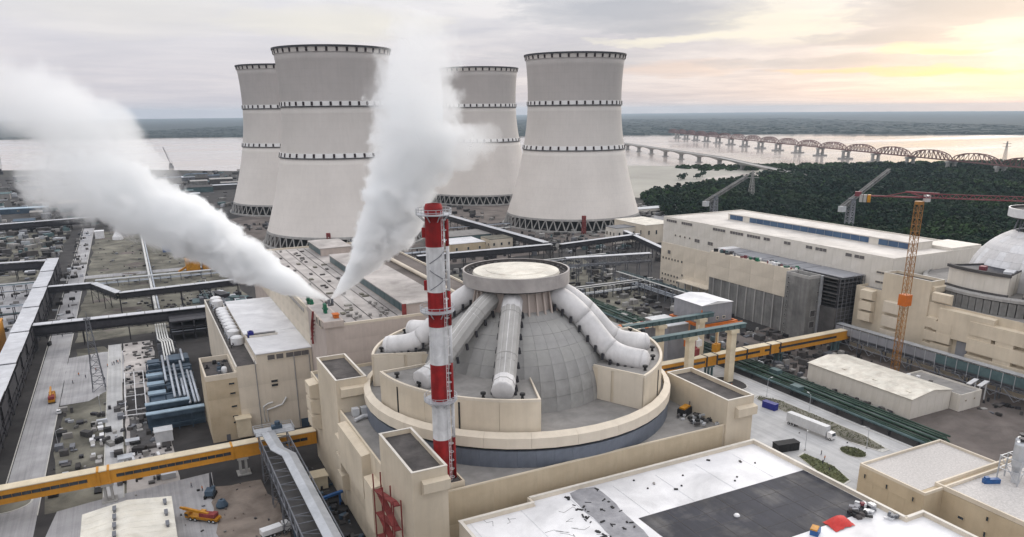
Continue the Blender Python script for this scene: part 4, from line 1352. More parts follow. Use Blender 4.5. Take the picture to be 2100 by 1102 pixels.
ug = thing("pipe_rack", "dark multi-level pipe rack standing under the wide white roofed gallery", "pipe rack", (-57.5, 430, 0))
for k in range(20):
    y = 208 + k * 23
    for z0, z1 in ((1.0, 2.6), (4.0, 5.6)):
        MB().box(-62 + (k % 3) * .4, -54.8, y, y + 21.5, z0, z1).done("cable_tray", "steel_dark", ug)
    MB().box(-54.5, -54.2, y, y + 20 - (k % 3) * 3, 7.6, 12.8).done("shade_screen", "steel_dark", ug)  # dark screen added for the deep shadow along the gallery side
nb = thing("pipe_rack", "dark steel frame with pipes where the near dark gallery meets the annex", "pipe rack", (22, 440, 0))
b = MB()
for x in (10, 16, 22, 28, 33):
    for y in (432, 440, 448):
        b.box(x - .3, x + .3, y - .3, y + .3, 0, 11)
for z in (4, 7.5, 11):
    for y in (432, 440, 448):
        b.box(9.5, 33.5, y - .25, y + .25, z - .5, z)
    b.box(10, 33, 433, 447, z - .25, z - .1)
b.done("frame", "steel_dark", nb)
for k in range(9):
    MB().tube([(10, 433.5 + k * 1.6, 4.4), (33, 433.5 + k * 1.6, 4.4)], .35, 6).done("pipe", ["steel_dark", "pipe_silver", "black"][k % 3], nb)
# pale insulated pipe line across the fields
pt = thing("pipe_line", "pale insulated pipe line running straight across the grey-green fields", "pipe line", (5.5, 520, 0))
for k in range(46):
    y0 = 500 + k * 9.7
    MB().tube([(5.0, y0 + .1, 3.2), (5.0, y0 + 9.5, 3.2)], .85, 8).done("pipe_section", "pipe_white", pt)
    MB().tube([(6.8, y0 + .1, 3.0), (6.8, y0 + 9.5, 3.0)], .6, 8).done("pipe_section", "pipe_silver", pt)
    if k % 2 == 0:
        MB().box(3.6, 8, y0 - .2, y0 + .2, 0, 2.3).done("pipe_support", "concrete", pt)
pt2 = thing("pipe_line", "bundle of pale vertical-looking pipes between the near gallery and the blue racks", "pipe line", (8, 410, 0))
for k in range(5):
    x = 4.5 + k * 1.2
    MB().tube([(x, 385 + k * 3, 4 + (k % 2) * 1.2), (x, 418, 4.4), (x - 1.5, 424, 4.4), (x - 1.5, 455, 5)], .38, 8).done("pipe", "pipe_white", pt2)
for y in (390, 404, 418, 434):
    MB().box(2, 11, y - .2, y + .2, 0, 3.6).done("pipe_support", "steel_grey", pt2)

# ------------------------------------------------------------------ blue steel pipe racks beside the cream annex
rk = thing("pipe_rack", "blue steel pipe rack with silver pipes standing left of the cream annex", "pipe rack", (5, 330, 0))
for k, (x, y0, y1) in enumerate(((3.2, 345, 385), (5.4, 322, 383), (7.4, 322, 368), (9.2, 322, 345), (10.4, 312, 372), (12.4, 312, 356), (13.8, 312, 354), (12.0, 372, 392))):
    MB().tube([(x, y0, 6.4), (x, y1, 6.4)], .55, 10).done("pipe", "pipe_silver", rk, smooth=True)
for y, x0, x1 in ((303, -6, 15), (314, -6, 10.4)):
    MB().box(x0, x1, y - 1.5, y + 1.5, 7.6, 8.0).done("duct_lid", "blue_pale", rk)
    b = MB().box(x0 + .2, x1 - .2, y - 1.3, y + 1.3, 5.8, 7.6).box(x0 + .2, x1 - .2, y - 1.4, y - 1.1, 2.4, 2.9).box(x0 + .2, x1 - .2, y + 1.0, y + 1.4, 0, 5.8)
    for x in range(int(x0) + 1, int(x1), 5):
        b.box(x - .2, x + .2, y - 1.6, y - 1.2, 0, 7.6); b.box(x - .2, x + .2, y + 1.2, y + 1.6, 0, 7.6)
    b.done("duct_frame", "steel_blue", rk)
for y in (330, 342, 354, 366, 378):
    b = MB().box(-4, 15, y - .35, y + .35, 5.2, 5.8)
    for x in (-4, 2, 8, 14.6):
        b.box(x - .25, x + .25, y - .3, y + .3, 0, 5.3)
    b.done("cross_frame", "steel_blue", rk)
for y in (338, 351, 364):
    o = MB().box(-4.6, 2.4, y - 2.2, y + 2.2, 3.6, 4.4)
    o.box(-4.2, 2.0, y - 1.8, y + 1.8, .2, 3.6, 1)
    o.done("cooler_box", ["blue_pale", "steel_blue"], rk)
b = MB()
for x in (-13.5, -9.6, -5.8):
    b.bar((x, 324, 3.0), (x, 376, 3.0), .3); b.bar((x, 324, 0), (x, 324, 3.0), .3); b.bar((x, 376, 0), (x, 376, 3.0), .3); b.bar((x, 350, 0), (x, 350, 3.0), .3)
for y in (324, 342, 358, 376):
    b.bar((-13.5, y, 3.0), (-5.8, y, 3.0), .25)
b.done("white_frame", "paint_white", rk)
for k, (xa, xb, ya, yb, z0, z1) in enumerate(((-4.5, 15, 322, 327, .2, 3.4), (-4.5, 15, 330, 339.5, .2, 2.6), (3, 15, 342.5, 352, .2, 3.2), (3, 15, 355, 365, .2, 2.8), (2.6, 15, 367, 377, .2, 3.4), (5, 15, 380, 392, .2, 4.2), (-3.5, 1.8, 380, 390, .2, 3.6))):
    o = MB().box(xa, xb, ya, yb, z0, z1).box(xa + .5, xb - .5, ya + .5, yb - .5, z1, z1 + .3)
    for j in range(int((xb - xa) / 2.5)):
        o.box(xa + .3 + j * 2.5, xa + .7 + j * 2.5, ya - .25, ya, z0, z1)
    o.done("equipment_skid", "steel_blue", rk)
MB().box(-13.2, -6, 326, 360, .1, .35).done("frame_slab", "dark_ground", rk)
MB().box(-12.5, -5, 288, 325, .1, .3).done("trench_cover", "dark_concrete", rk)
o = MB().box(-4, 2.2, 291, 296, 0, 4.2).prism([(-4.2, 290.8), (2.4, 290.8), (2.4, 296.2), (-4.2, 296.2)], 4.2, 4.5)
tag(o.done("grey_cabin", "cargo_grey"), "pale grey cabin between the yellow footbridge and the blue racks", "cabin")
MB().tube([(-14, 309, 6.5), (-6, 308, 6.5)], .2, 6).done("handrail_pipe", "paint_white", rk)

# ------------------------------------------------------------------ front building with the white and black roof
fb = thing("workshop_building", "low front building with a bright white roof and a large black membrane patch", "building", (105, 110, 0))
fp = [(57.5, 60), (156, 60), (156, 97), (150, 97), (150, 145.5), (77, 145.5), (77, 143), (57.5, 143)]
MB().prism(fp, 0, 26.6).done("wall", "cream_b", fb)
ip = [(58, 60.5), (155.5, 60.5), (155.5, 96.5), (149.5, 96.5), (149.5, 145), (77.5, 145), (77.5, 142.5), (58, 142.5)]
MB().prism(ip, 26.6, 26.64).done("white_roof", "white_roof", fb)
b = MB()
for (x0, x1, y0, y1) in ((57.5, 77, 142.4, 143), (77, 150, 144.9, 145.5), (57.5, 58.1, 60, 142.4), (149.4, 150, 97, 144.9), (155.4, 156, 60, 96.4), (149.4, 156, 96.4, 97), (76.6, 77.2, 143, 145.5)):
    b.box(x0, x1, y0, y1, 26.6, 27.7)
b.done("parapet", "cream_b", fb)
b = MB()
for (x0, x1, y0, y1) in ((57.3, 77.1, 142.3, 143.1), (77.1, 150.1, 144.8, 145.6), (149.3, 150.1, 97, 144.8), (150.1, 156.1, 96.3, 97.1), (155.3, 156.1, 60, 96.3), (57.4, 58.2, 60, 142.3)):
    b.box(x0, x1, y0, y1, 27.7, 27.85)
b.done("coping", "white_wall", fb)
MB().prism([(96, 104), (149.2, 104), (149.2, 126.4), (96, 126.4)], 26.646, 26.662).done("black_membrane", "bitumen", fb)
rn = random.Random(21)
for k in range(7):
    x = 96 + k * 7.6
    MB().box(x, x + .12, 104.1, 126.3, 26.664, 26.70).done("membrane_lap", "dark_roof", fb)
for k in range(3):
    y = 109.5 + k * 5.6
    MB().box(96.1, 149.1, y, y + .1, 26.664, 26.69).done("membrane_lap", "dark_roof", fb)
for k in range(7):
    MB().box(60 + k * 13.2, 60.1 + k * 13.2, 126.8 if k > 2 else 98, 142.3, 26.66, 26.685).done("roof_seam", "gallery_roof", fb)
for k in range(0):
    MB().prism(rag([(98 + k * 9, 105 + (k % 3) * 5), (104 + k * 9, 105.5 + (k % 3) * 5), (105 + k * 9, 111 + (k % 3) * 5), (97 + k * 9, 110 + (k % 3) * 5)], .8, 1.5, 40 + k), 26.663, 26.668 + k * .0005).done("dust_patch", "dark_roof", fb)
MB().prism(rag([(87.5, 144.4), (95.6, 144.4), (93.2, 118), (92, 100), (84, 100), (86, 122)], .5, 3, 22), 26.65, 26.70).done("bare_strip", "membrane_grey", fb)
b = MB()
for k in range(90):
    y = rn.uniform(100, 144); xc = 90.6 - (144 - y) * .11
    x = xc + rn.choice([-4.2, 4.3, rn.uniform(-4, 4)]) + rn.gauss(0, .3)
    b.obox(x, y, 26.66, 26.72 + rn.uniform(.03, .25), rn.uniform(.3, 1.6), rn.uniform(.15, .6), rn.uniform(0, 3), 0)
o = b.done("torn_felt", "black", fb); o["kind"] = "stuff"
b = MB()
for k in range(11):
    x, y = rn.uniform(60, 86), rn.uniform(105, 141)
    pts = [(x, y, 26.66)]
    for j in range(4):
        pts.append((pts[-1][0] + rn.gauss(0, 1.1), pts[-1][1] + rn.gauss(0, 1.1), 26.66))
    b.tube(pts, .045, 4)
o = b.done("roof_cracks", "dark_roof", fb); o["kind"] = "stuff"
for k in range(11):
    x, y = rn.uniform(98, 148), rn.uniform(127, 144)
    m = MB().lathe([(.01, .28), (.22, .28), (.3, 0)], 0, 0, 8) if k % 3 else MB().box(-.5, .5, -.25, .25, 0, .3)
    q = m.mesh("roof_outlet", rn.choice(["black", "grey_roof", "dark_roof"]))
    inst(q, "roof_outlet", fb, (x, y, 26.65), rn.uniform(0, 3))
MB().lathe([(.01, .7), (.5, .6), (.75, .25), (.7, 0)], 0, 0, 12)
tag(MB().lathe([(.01, 27.3), (.5, 27.2), (.75, 26.9), (.7, 26.67)], 117, 116.5, 12).done("roof_dome", "paint_white"), "small white dome vent alone on the black membrane", "roof vent")
# clutter left on the roof by the crew
tb = MB()
n = 9
for i in range(n):
    for j in range(n):
        u, v = i / (n - 1) - .5, j / (n - 1) - .5
        h = max(0, .95 - 3.4 * (u * u + v * v)) * 1.9 + rn.uniform(0, .28)
        tb.v.append((135.2 + u * 6.2 + v * .8, 103.0 + v * 4.4 + rn.uniform(-.15, .15), 26.68 + h))
for i in range(n - 1):
    for j in range(n - 1):
        tb.f.append((i * n + j, (i + 1) * n + j, (i + 1) * n + j + 1, i * n + j + 1)); tb.m.append(0)
tag(tb.done("tarpaulin", "tarp_red", smooth=True), "bright red tarpaulin thrown over a heap on the white roof edge", "tarpaulin")


def pile(x, y, z, w, d, cols, label, cat, seed, k=14, name="material_pile"):
    t = thing(name, label, cat, (x, y, z))
    rr = random.Random(seed)
    for i in range(k):
        b = MB()
        a, b2 = rr.uniform(-w, w), rr.uniform(-d, d)
        b.obox(x + a, y + b2, z + .01 + (i % 3) * .35, z + .4 + (i % 3) * .35 + rr.uniform(0, .5), rr.uniform(.5, 1.8), rr.uniform(.4, 1.2), rr.uniform(0, 3))
        b.done("crate" if i % 2 else "board", rr.choice(cols), t)


pile(142.5, 103.5, 26.66, 1.6, 2.4, ["black", "dark_roof", "membrane_grey", "steel_dark"], "dark heap of rolls and boards right beside the red tarpaulin", "heap", 1)
pile(146.5, 104.5, 26.66, 1.5, 2.6, ["membrane_grey", "paint_white", "crane_red", "steel_grey", "cargo_grey"], "mixed grey and red heap of packs in the roof corner", "heap", 2)
pile(148.0, 98.6, 26.66, 1.0, 1.2, ["cargo_grey", "paint_white", "steel_grey"], "pale packs stacked in the roof notch by the coping", "packs", 3, 6)
b = MB().obox(127.2, 102.6, 26.66, 27.9, 2.6, 1.8, .5, 0).obox(127.0, 102.7, 27.9, 28.25, 2.3, 1.5, .5, 1)
tag(b.done("wrapped_bale", ["blue_paint", "machine_yellow"]), "blue wrapped bale with a yellow top left of the red tarpaulin", "bale")
o = MB().obox(122.4, 101.8, 26.66, 27.2, 2.2, 1.2, .3)
tag(o.done("white_pack", "paint_white"), "flat white pack at the bottom edge of the roof, left of the bale", "pack")
MB().cyl(153.5, 90, 26.7, 28.6, .9, n=12).box(152.4, 154.6, 89.4, 90.6, 27.3, 27.6)
gp = thing("pipe_elbow", "fat dull green pipe end poking out between reactor wall and front building", "pipe", (68, 149, 16))
MB().tube([(66.5, 149.4, 12), (66.8, 147.6, 16.8), (68.4, 146.4, 18.2), (72, 146.1, 18.4)], 1.5, 14).done("pipe", "steel_teal", gp, smooth=True)
MB().lathe([(1.5, -.2), (1.9, -.2), (1.9, .2), (1.5, .2)], 0, 0, 14)
MB().tube([(72, 146.1, 18.4), (72.5, 146.1, 18.4)], 1.8, 14).done("flange", "steel_teal", gp)
# red external stair in front of the stair tower
rs = thing("red_stair", "rust red zigzag scaffold stair climbing beside the near stair tower", "stair", (45, 160, 0))
for k in range(9):
    z = 2 + k * 3.2
    y0, y1 = (150, 168) if k % 2 else (168, 150)
    MB().bar((45.4, 153 if k % 2 else 165, z), (45.4, 165 if k % 2 else 153, z + 3.2), 1.5, .4).done("flight", "rust", rs)
    MB().box(44.6, 46.2, 165 if k % 2 else 151, 167 if k % 2 else 153, z + 3.0, z + 3.25).done("landing", "rust", rs)
b = MB()
for y in (151, 159, 167):
    for x in (44.5, 46.4):
        b.bar((x, y, 0), (x, y, 32), .28)
b.done("frame", "rust", rs)["kind"] = "stuff"

# ------------------------------------------------------------------ tan building at the right edge with gravel roof and silos
tb_ = thing("storage_building", "tan flat-roofed building at the lower right with pale gravel roof and silo pair", "building", (210, 100, 0))
MB().box(177.6, 213, 110.6, 131, 0, 19.4).done("wall", "tan", tb_)
MB().box(185.2, 262, 50, 112.6, 0, 19.2).done("wall", "tan", tb_)
MB().prism([(178.1, 113), (212.5, 113), (212.5, 130.5), (178.1, 130.5)], 19.42, 19.47).done("gravel_roof", "gravel", tb_)
MB().prism([(185.7, 50.5), (261.5, 50.5), (261.5, 112.0), (185.7, 112.0)], 19.22, 19.27).done("gravel_roof", "gravel", tb_)
b = MB()
parapet(b, 177.6, 213, 110.6, 131, 19.4, 20.2, .5)
b.done("parapet", "cream_b", tb_)
b = MB()
parapet(b, 185.2, 262, 50, 113.2, 19.3, 20.5, .55)
b.done("parapet", "cream_b", tb_)
for y in (128.8, 121.7, 113.6):
    window(tb_, '-x', 177.6, y, 17.0, .55, 1.3, "glass", "tan")
for y, z, w, h in ((104.7, 13.9, 1.6, .8), (105.5, 9.5, .6, 1.5), (98.1, 12.5, .6, 1.5), (98.1, 17, .6, 1.2), (88, 12, .6, 1.5), (76, 12, .6, 1.5)):
    window(tb_, '-x', 185.2, y, z, w, h, "glass", "tan")
panels(tb_, '-x', 177.6, 111, 131, 1, 16.0, 4, 2, "tan", proud=.05, gap=.07)
panels(tb_, '-x', 185.2, 52, 110.5, 1, 7.6, 10, 1, "tan", proud=.05, gap=.07)
sl = thing("silo_pair", "pair of galvanised silos on a legged frame standing on the gravel roof", "silo", (208, 105, 19.3), None)
for x, y in ((206.6, 104.6), (209.6, 106.2)):
    MB().lathe([(.4, 22.2), (1.55, 24.4), (1.6, 30.6), (1.2, 31.2), (.01, 31.4)], x, y, 24).done("silo", "galv", sl, smooth=False)
    MB().cyl(x, y, 31.4, 32.2, .5, n=12).cyl(x, y, 32.2, 32.4, 1.0, n=12).done("top_hatch", "steel_dark", sl)
    MB().cyl(x, y, 19.3, 22.4, .9, n=14).done("hopper", "cargo_grey", sl)
b = MB()
for x in (204.6, 208.1, 211.6):
    for y in (102.6, 108.2):
        b.bar((x, y, 19.3), (x, y, 26.4), .3)
for z in (22.6, 26.2):
    for y in (102.6, 108.2):
        b.bar((204.6, y, z), (211.6, y, z), .22)
    for x in (204.6, 208.1, 211.6):
        b.bar((x, 102.6, z), (x, 108.2, z), .22)
b.bar((204.6, 102.6, 19.4), (208.1, 102.6, 26.2), .14); b.bar((208.1, 102.6, 26.2), (211.6, 102.6, 19.4), .14)
b.bar((204.6, 102.6, 19.4), (204.6, 108.2, 26.2), .14)
b.done("frame", "galv", sl)
o = MB().obox(200.5, 107.2, 19.3, 20.6, 4.4, 1.3, -.45).obox(199.3, 107.8, 20.6, 21.1, 1.2, 1.0, -.45)
tag(o.done("compressor", "blue_paint"), "long blue compressor box on the gravel roof left of the silos", "compressor")
for k, (x, y) in enumerate(((198.5, 92.6), (200.2, 94.2), (205, 96.5))):
    o = MB().cyl(x, y, 19.28, 20.1, .3, n=8).obox(x, y, 20.1, 20.7, .9, .7, .4)
    tag(o.done("roof_fan", "cargo_grey"), ["small grey roof fan nearest the parapet on the gravel roof", "small grey roof fan just behind the one nearest the parapet", "small grey roof fan closest to the silos"][k], "roof fan", "roof fans on the gravel roof")

# ------------------------------------------------------------------ warehouse with pale gable roof
wh = thing("warehouse", "long low pale warehouse with a shallow cream gable roof beside the green pipes", "warehouse", (279, 200, 0))
x0, x1, y0, y1 = 263.4, 287.5, 175.5, 227
b = MB().box(x0, x1, y0, y1, 0, 8.4)
b.add([(x0, y0, 8.4), (x1, y0, 8.4), ((x0 + x1) / 2, y0, 10.2), (x0, y1, 8.4), (x1, y1, 8.4), ((x0 + x1) / 2, y1, 10.2)], [(0, 1, 2), (4, 3, 5), (0, 2, 5, 3), (1, 4, 5, 2)])
b.done("wall", "white_wall", wh)
xm = (x0 + x1) / 2
for k in range(13):
    ya, yb = y0 - .4 + k * (y1 - y0 + .8) / 13, y0 - .4 + (k + 1) * (y1 - y0 + .8) / 13 - .06
    for s in (-1, 1):
        xe = xm + s * (xm - x0 + .5)
        b = MB()
        v = [(xm, ya, 10.32), (xe, ya, 8.42), (xe, yb, 8.42), (xm, yb, 10.32), (xm, ya, 10.5), (xe, ya, 8.6), (xe, yb, 8.6), (xm, yb, 10.5)]
        f = [(0, 1, 5, 4), (1, 2, 6, 5), (2, 3, 7, 6), (3, 0, 4, 7), (4, 5, 6, 7), (3, 2, 1, 0)]
        b.add(v, f if s > 0 else [tuple(reversed(q)) for q in f])
        b.done("roof_sheet", "cream_roof", wh)
panels(wh, '-x', x0, y0, y1, .4, 8.2, 10, 1, "white_wall", proud=.05, gap=.07)
panels(wh, '-y', y0, x0, x1, .4, 8.2, 5, 1, "white_wall", proud=.05, gap=.07)
for k in range(9):
    MB().box(x0 + 4 + (k % 3) * 2.2, x0 + 5.2 + (k % 3) * 2.2, y0 + 4 + k * 5.2, y0 + 6 + k * 5.2, 9.0, 9.6).done("roof_patch", "cream_roof", wh)
lt = thing("store_block", "small pale flat-roofed block built against the warehouse end", "building", (295, 185, 0))
MB().box(287.9, 301.5, 171.5, 199, 0, 6.6).done("wall", "white_wall", lt)
b = MB(); parapet(b, 287.9, 301.5, 171.5, 199, 6.6, 7.3, .4); b.done("parapet", "white_wall", lt)
MB().box(288.3, 301.1, 171.9, 198.6, 6.6, 6.65).done("roof", "grey_roof", lt)
for x in (291.5, 297.0):
    window(lt, '-y', x, 171.5, 4.4, .6, .6)
for k, (x, y) in enumerate(((290.5, 197), (292, 193.5), (291, 187))):
    o = MB().obox(x, y, 6.66, 7.8, 1.5, 1.2, .3).obox(x, y, 7.8, 8.0, 1.7, 1.4, .3)
    tag(o.done("roof_unit", "paint_white" if k < 2 else "dark_roof"), ["white roof unit at the back corner of the small store block", "white roof unit in the middle of the small store block", "dark roof unit near the warehouse gable on the store block"][k], "roof unit", "roof units on the store block")
for k in range(2):
    o = MB().obox(305 + k * 1.5, 178 - k * 3.6, 8.0, 8.3, 9, 1.8, .25)
    o.box(301.5 + k * 1.5, 301.9 + k * 1.5, 177 - k * 3.6, 177.4 - k * 3.6, 0, 8); o.box(308.5 + k * 1.5, 308.9 + k * 1.5, 178.6 - k * 3.6, 179 - k * 3.6, 0, 8)
    tag(o.done("white_canopy", "paint_white"), ["upper of two white strip canopies beside the truss gallery", "lower of two white strip canopies beside the truss gallery"][k], "canopy", "white strip canopies")

# ------------------------------------------------------------------ turbine hall of the second unit
t2 = thing("turbine_hall", "large white turbine hall with a blue-glazed roof light strip on the right", "turbine hall", (368, 335, 0), "turbine halls of the plant")
b = MB().box(332, 403, 242, 424, 0, 46.4)
b.done("hall_body", "white_wall", t2)
MB().box(332.4, 402.6, 242.4, 423.6, 46.4, 46.5).done("roof", "worn_roof", t2)
b = MB(); parapet(b, 332, 403, 242, 424, 46.4, 47.2, .5); b.done("roof_edge", "white_wall", t2)
MB().box(331.5, 332, 300, 424.4, 0, 29.2).done("lower_wall", "cream_b", t2)
panels(t2, '-x', 332, 242, 424, 29.6, 46.2, 15, 2, "white_wall", proud=.06, gap=.09)
panels(t2, '-x', 331.5, 352, 424, .5, 29, 6, 3, "cream_b", proud=.06, gap=.09)
panels(t2, '-y', 242, 332, 403, 1, 46, 7, 5, "white_wall", proud=.06, gap=.09)
cl = MB().box(361.5, 377.5, 254, 392, 46.5, 50.3).done("clerestory", "white_wall", t2)
MB().box(361.0, 378, 253.6, 392.4, 50.3, 50.7).done("clerestory_roof", "worn_roof", cl)
for k in range(22):
    ya = 256 + k * 6.1
    if k in (3, 19):
        continue
    MB().box(361.36, 361.48, ya + .12, ya + 5.98, 47.0, 50.0).done("clerestory_window", "glass_blue", cl)
for y, w in ((414.9, 11), (398.8, 11), (367.3, 11.5), (351.5, 11.5), (337, 11), (326.2, 5), (310.4, 5), (294.6, 4.5), (286.4, 7.5), (268.3, 4), (261.7, 6)):
    window(t2, '-x', 332 - .06, y, 45.0 - .2, w, 1.7, "louvre", "white_wall")
for y, w in ((387.4, 5), (374.5, 5)):
    window(t2, '-x', 332 - .06, y, 35, w, 2.2, "louvre", "white_wall")
for k in range(4):
    window(t2, '-x', 332 - .06, 395 + k * 5, 35.6, 1.3, 1.1)
    window(t2, '-x', 332 - .06, 247.5, 39 - k * 4.9, 6.0, 1.0, "louvre", "cream_b")
window(t2, '-x', 331.5 - .06, 415.2, 23.2, 3.2, 2.6, "louvre", "cream_b")
for k in range(6):
    y = 421.5 - k * 3.3
    for z in (18.5, 7.0, 3.4):
        window(t2, '-x', 331.5 - .06, y, z, 1.4, 1.4, "glass", "cream_b")
for z in (18.5, 9.4, 6.0):
    window(t2, '-x', 331.5 - .06, 401 if z > 10 else 400, z, 1.5, 1.5, "glass", "cream_b")
MB().box(324, 331.4, 366, 398, 6.6, 7.2).done("canopy", "cream_b", t2)
for k in range(5):
    MB().box(324.4, 325.2, 367 + k * 7, 367.8 + k * 7, 0, 6.6).done("canopy_post", "concrete", t2)
MB().box(378, 402, 243, 262, 46.5, 48.2).done("roof_step", "white_wall", t2)

# unfinished grey and cream block in front of it
sb = thing("unfinished_block", "unfinished block with cream cladding over bare concrete and a scaffolded dark end", "building", (322, 310, 0))
MB().box(313.4, 331.4, 283, 352.6, 0, 19.4).done("concrete_base", "raw_concrete", sb)
MB().box(313.0, 331.4, 283, 352.8, 19.4, 35.4).done("clad_wall", "cream_b", sb)
panels(sb, '-x', 313.0, 283, 352.8, 19.6, 35.3, 4, 2, "cream_b", proud=.08, gap=.12)
for k in range(10):
    y = 285 + k * 7
    MB().box(312.9, 313.38, y - .4, y + .4, 0, 19.3).done("pier", "concrete", sb)
MB().box(316, 331.4, 283, 345, 35.4, 36.2).done("roof_deck", "grey_clad", sb)
for k in range(6):
    MB().box(316.5, 331, 284 + k * 10.2, 293.6 + k * 10.2, 36.2, 36.45 + (k % 2) * .12).done("deck_panel", "grey_clad", sb)
MB().box(313, 331.4, 257, 283, 0, 20).done("dark_core", "dark_concrete", sb)
for k in range(9):
    z = 20 + k * 1.9
    MB().box(313.2 + (k % 2), 331.4, 257.4, 282.8, z, z + .35).done("floor_slab", "dark_concrete", sb)
for x in (314.5, 318.5, 322.5, 326.5, 330.6):
    MB().box(x - .4, x + .4, 257.5, 258.3, 20, 36).done("column", "steel_dark", sb)
    MB().box(x - .3, x + .3, 275, 275.8, 20, 36).done("column", "steel_dark", sb)
MB().box(316, 331.6, 257, 283, 36.0, 36.4).done("end_roof", "grey_clad", sb)
b = MB()
for x in (313.5, 316.5, 319.5, 322.5, 325.5, 328.5, 331.2):
    b.bar((x, 256.3, 0), (x, 256.3, 36.5), .18)
for k in range(17):
    b.bar((313.3, 256.3, 2 + k * 2.1), (331.4, 256.3, 2 + k * 2.1), .15)
for k in range(8):
    b.bar((313.5 + 2.2 * k, 256.3, 3 + 4 * (k % 4)), (315.7 + 2.2 * k, 256.3, 7 + 4 * (k % 4)), .1)
b.done("scaffold", "steel_grey", sb)["kind"] = "stuff"
ct = MB().box(304.6, 313, 268, 283.4, 0, 34.6)
ct.done("lift_shaft", "raw_concrete", sb)
b = MB(); parapet(b, 304.6, 312.95, 268, 283.35, 34.6, 36.2, .7); b.done("shaft_parapet", "concrete", sb)
MB().box(305.4, 312, 268.8, 282.6, 34.6, 34.7).done("shaft_floor", "black", sb)
for k in range(13):
    window(sb, '-x', 304.6, 281.8 - (k % 2) * .6, 33 - k * 2.5, .9, .9, "black", "concrete")
for k in range(4):
    window(sb, '-y', 311.6, 268, 32 - k * 5, .9, 1.0, "black", "concrete")
for z0 in (10, 16):
    window(sb, '-y', 309.4, 268, z0, 3.4, 3.2, "dark_concrete", "concrete")
MB().box(312.4, 313.6, 266.8, 267.9, 0, 36).done("corner_strip", "galv", sb)
rn = random.Random(31)
for k in range(44):
    y = rn.uniform(285, 352); x = rn.uniform(313.6, 316.6)
    b = MB().obox(x, y, 35.42, 35.6 + rn.uniform(.3, 1.8), rn.uniform(.8, 2.4), rn.uniform(.8, 2.8), rn.uniform(0, 3))
    b.done("roof_plant", rn.choice(["steel_dark", "black", "cargo_grey", "paint_white", "steel_teal", "green_paint", "crane_red", "steel_grey", "dark_concrete"]), sb)
MB().prism([(318, 346), (331, 346), (331, 352.4), (318, 352.4)], 35.4, 36.9).done("white_cover", "paint_white", sb)

# ------------------------------------------------------------------ gantry crane with grey machine house
ga = thing("gantry_crane", "concrete gantry carrying a grey machine house with a white roof and orange rails", "gantry", (235, 262, 0))
for x, y in ((231, 242.5), (207.5, 242.5), (231, 263.5), (207.5, 263.5)):
    b = MB().box(x - 1.5, x + 1.5, y - 1.4, y + 1.4, 0, 23.2)
    b.box(x - 2.3, x + 2.3, y - 2.1, y + 2.1, 23.2, 24.8)
    b.done("leg", "yellow_roof", ga)
for y in (242.5, 263.5):
    b = MB().box(187, 238, y - .8, y + .8, 24.8, 26.6)
    b.box(187, 238, y - 1.5, y + 1.5, 26.6, 26.95)
    b.done("rail_beam", "steel_teal", ga)
    for k in range(14):
        MB().box(188 + k * 3.6, 188.3 + k * 3.6, y - 1.3, y + 1.3, 25, 26.58).done("stiffener", "steel_teal", ga)
b = MB().box(228, 254, 263.6, 264.4, 25.2, 26.2).box(228, 254, 287, 287.8, 25.2, 26.2).box(229, 229.8, 264.4, 287, 25.2, 26.2).box(253, 253.8, 264.4, 287, 25.2, 26.2)
b = MB()
parapet(b, 231.8, 254, 263.6, 287.6, 19.6, 20.9, .9)
b.bar((233, 262.6, 20.2), (256, 262.6, 20.2), .5)
b.done("crane_rail", "orange", ga)
for x, y in ((233, 265), (252, 265), (233, 286), (252, 286), (243, 286), (243, 265)):
    MB().box(x - .6, x + .6, y - .6, y + .6, 0, 19.6).done("house_leg", "yellow_roof", ga)
hs = MB().box(233, 251.5, 265.4, 286, 21, 30).done("machine_house", "grey_clad", ga)
ym = 275.7
b = MB()
v = [(232.6, 265, 30), (251.9, 265, 30), (251.9, 286.4, 30), (232.6, 286.4, 30), (242.2, 265, 31.4), (242.2, 286.4, 31.4)]
b.add(v, [(0, 4, 5, 3), (1, 2, 5, 4), (0, 1, 4), (2, 3, 5), (3, 2, 1, 0)])
b.done("house_roof", "white_roof", hs)
panels(hs, '-y', 265.4, 233, 251.5, 21, 30, 4, 1, "grey_clad", name="clad_panel", proud=.06)
panels(hs, '-x', 233, 265.4, 286, 21, 30, 4, 1, "grey_clad", name="clad_panel", proud=.06)
MB().box(232.5, 232.9, 264.9, 265.35, 21, 28).done("corner_strip", "orange", hs)
for x in (236.5, 240.5):
    window(hs, '-y', x + 6, 265.3, 23, 1.3, 1.1)
lo = MB().box(219, 231, 272, 290, 0, 20.0).box(218.7, 231, 271.7, 290.3, 20.0, 20.4, 1)
tag(lo.done("grey_shed", ["grey_clad", "cargo_grey"]), "plain grey shed left of the gantry machine house", "shed")
for k, (x, y, c_) in enumerate(((226, 246.5, "machine_yellow"), (220, 258.5, "orange"), (214, 246.5, "rust"), (224, 256.5, "paint_white"))):
    o = MB().obox(x, y, 14, 17 if k else 17.6, 3.4, 2.2, .2).obox(x, y, 17.6, 18, 1.2, 1.2, .2)
    o.bar((x, y, 18), (x, y, 24), .2)
    tag(o.done("hoist", c_), ["yellow hoist box hanging under the gantry beams", "orange hoist box beside the yellow one under the gantry", "rusty hoist box nearest the left gantry legs", "white hoist box between the two gantry beams"][k], "hoist", "hoists under the gantry")
for k in range(30):
    pass
jt = thing("timber_deck", "reddish plank deck lying behind the gantry rail beam", "deck", (222, 292, 0))
for k in range(26):
    MB().box(186 + k * 2.2, 187.9 + k * 2.2, 281, 291 + (k % 3) * .4, 17.8, 18.1 + (k % 2) * .1).done("plank", ["orange", "yellow_roof", "rust", "pale_roof"][k % 4] if k % 5 else "cream_roof", jt)
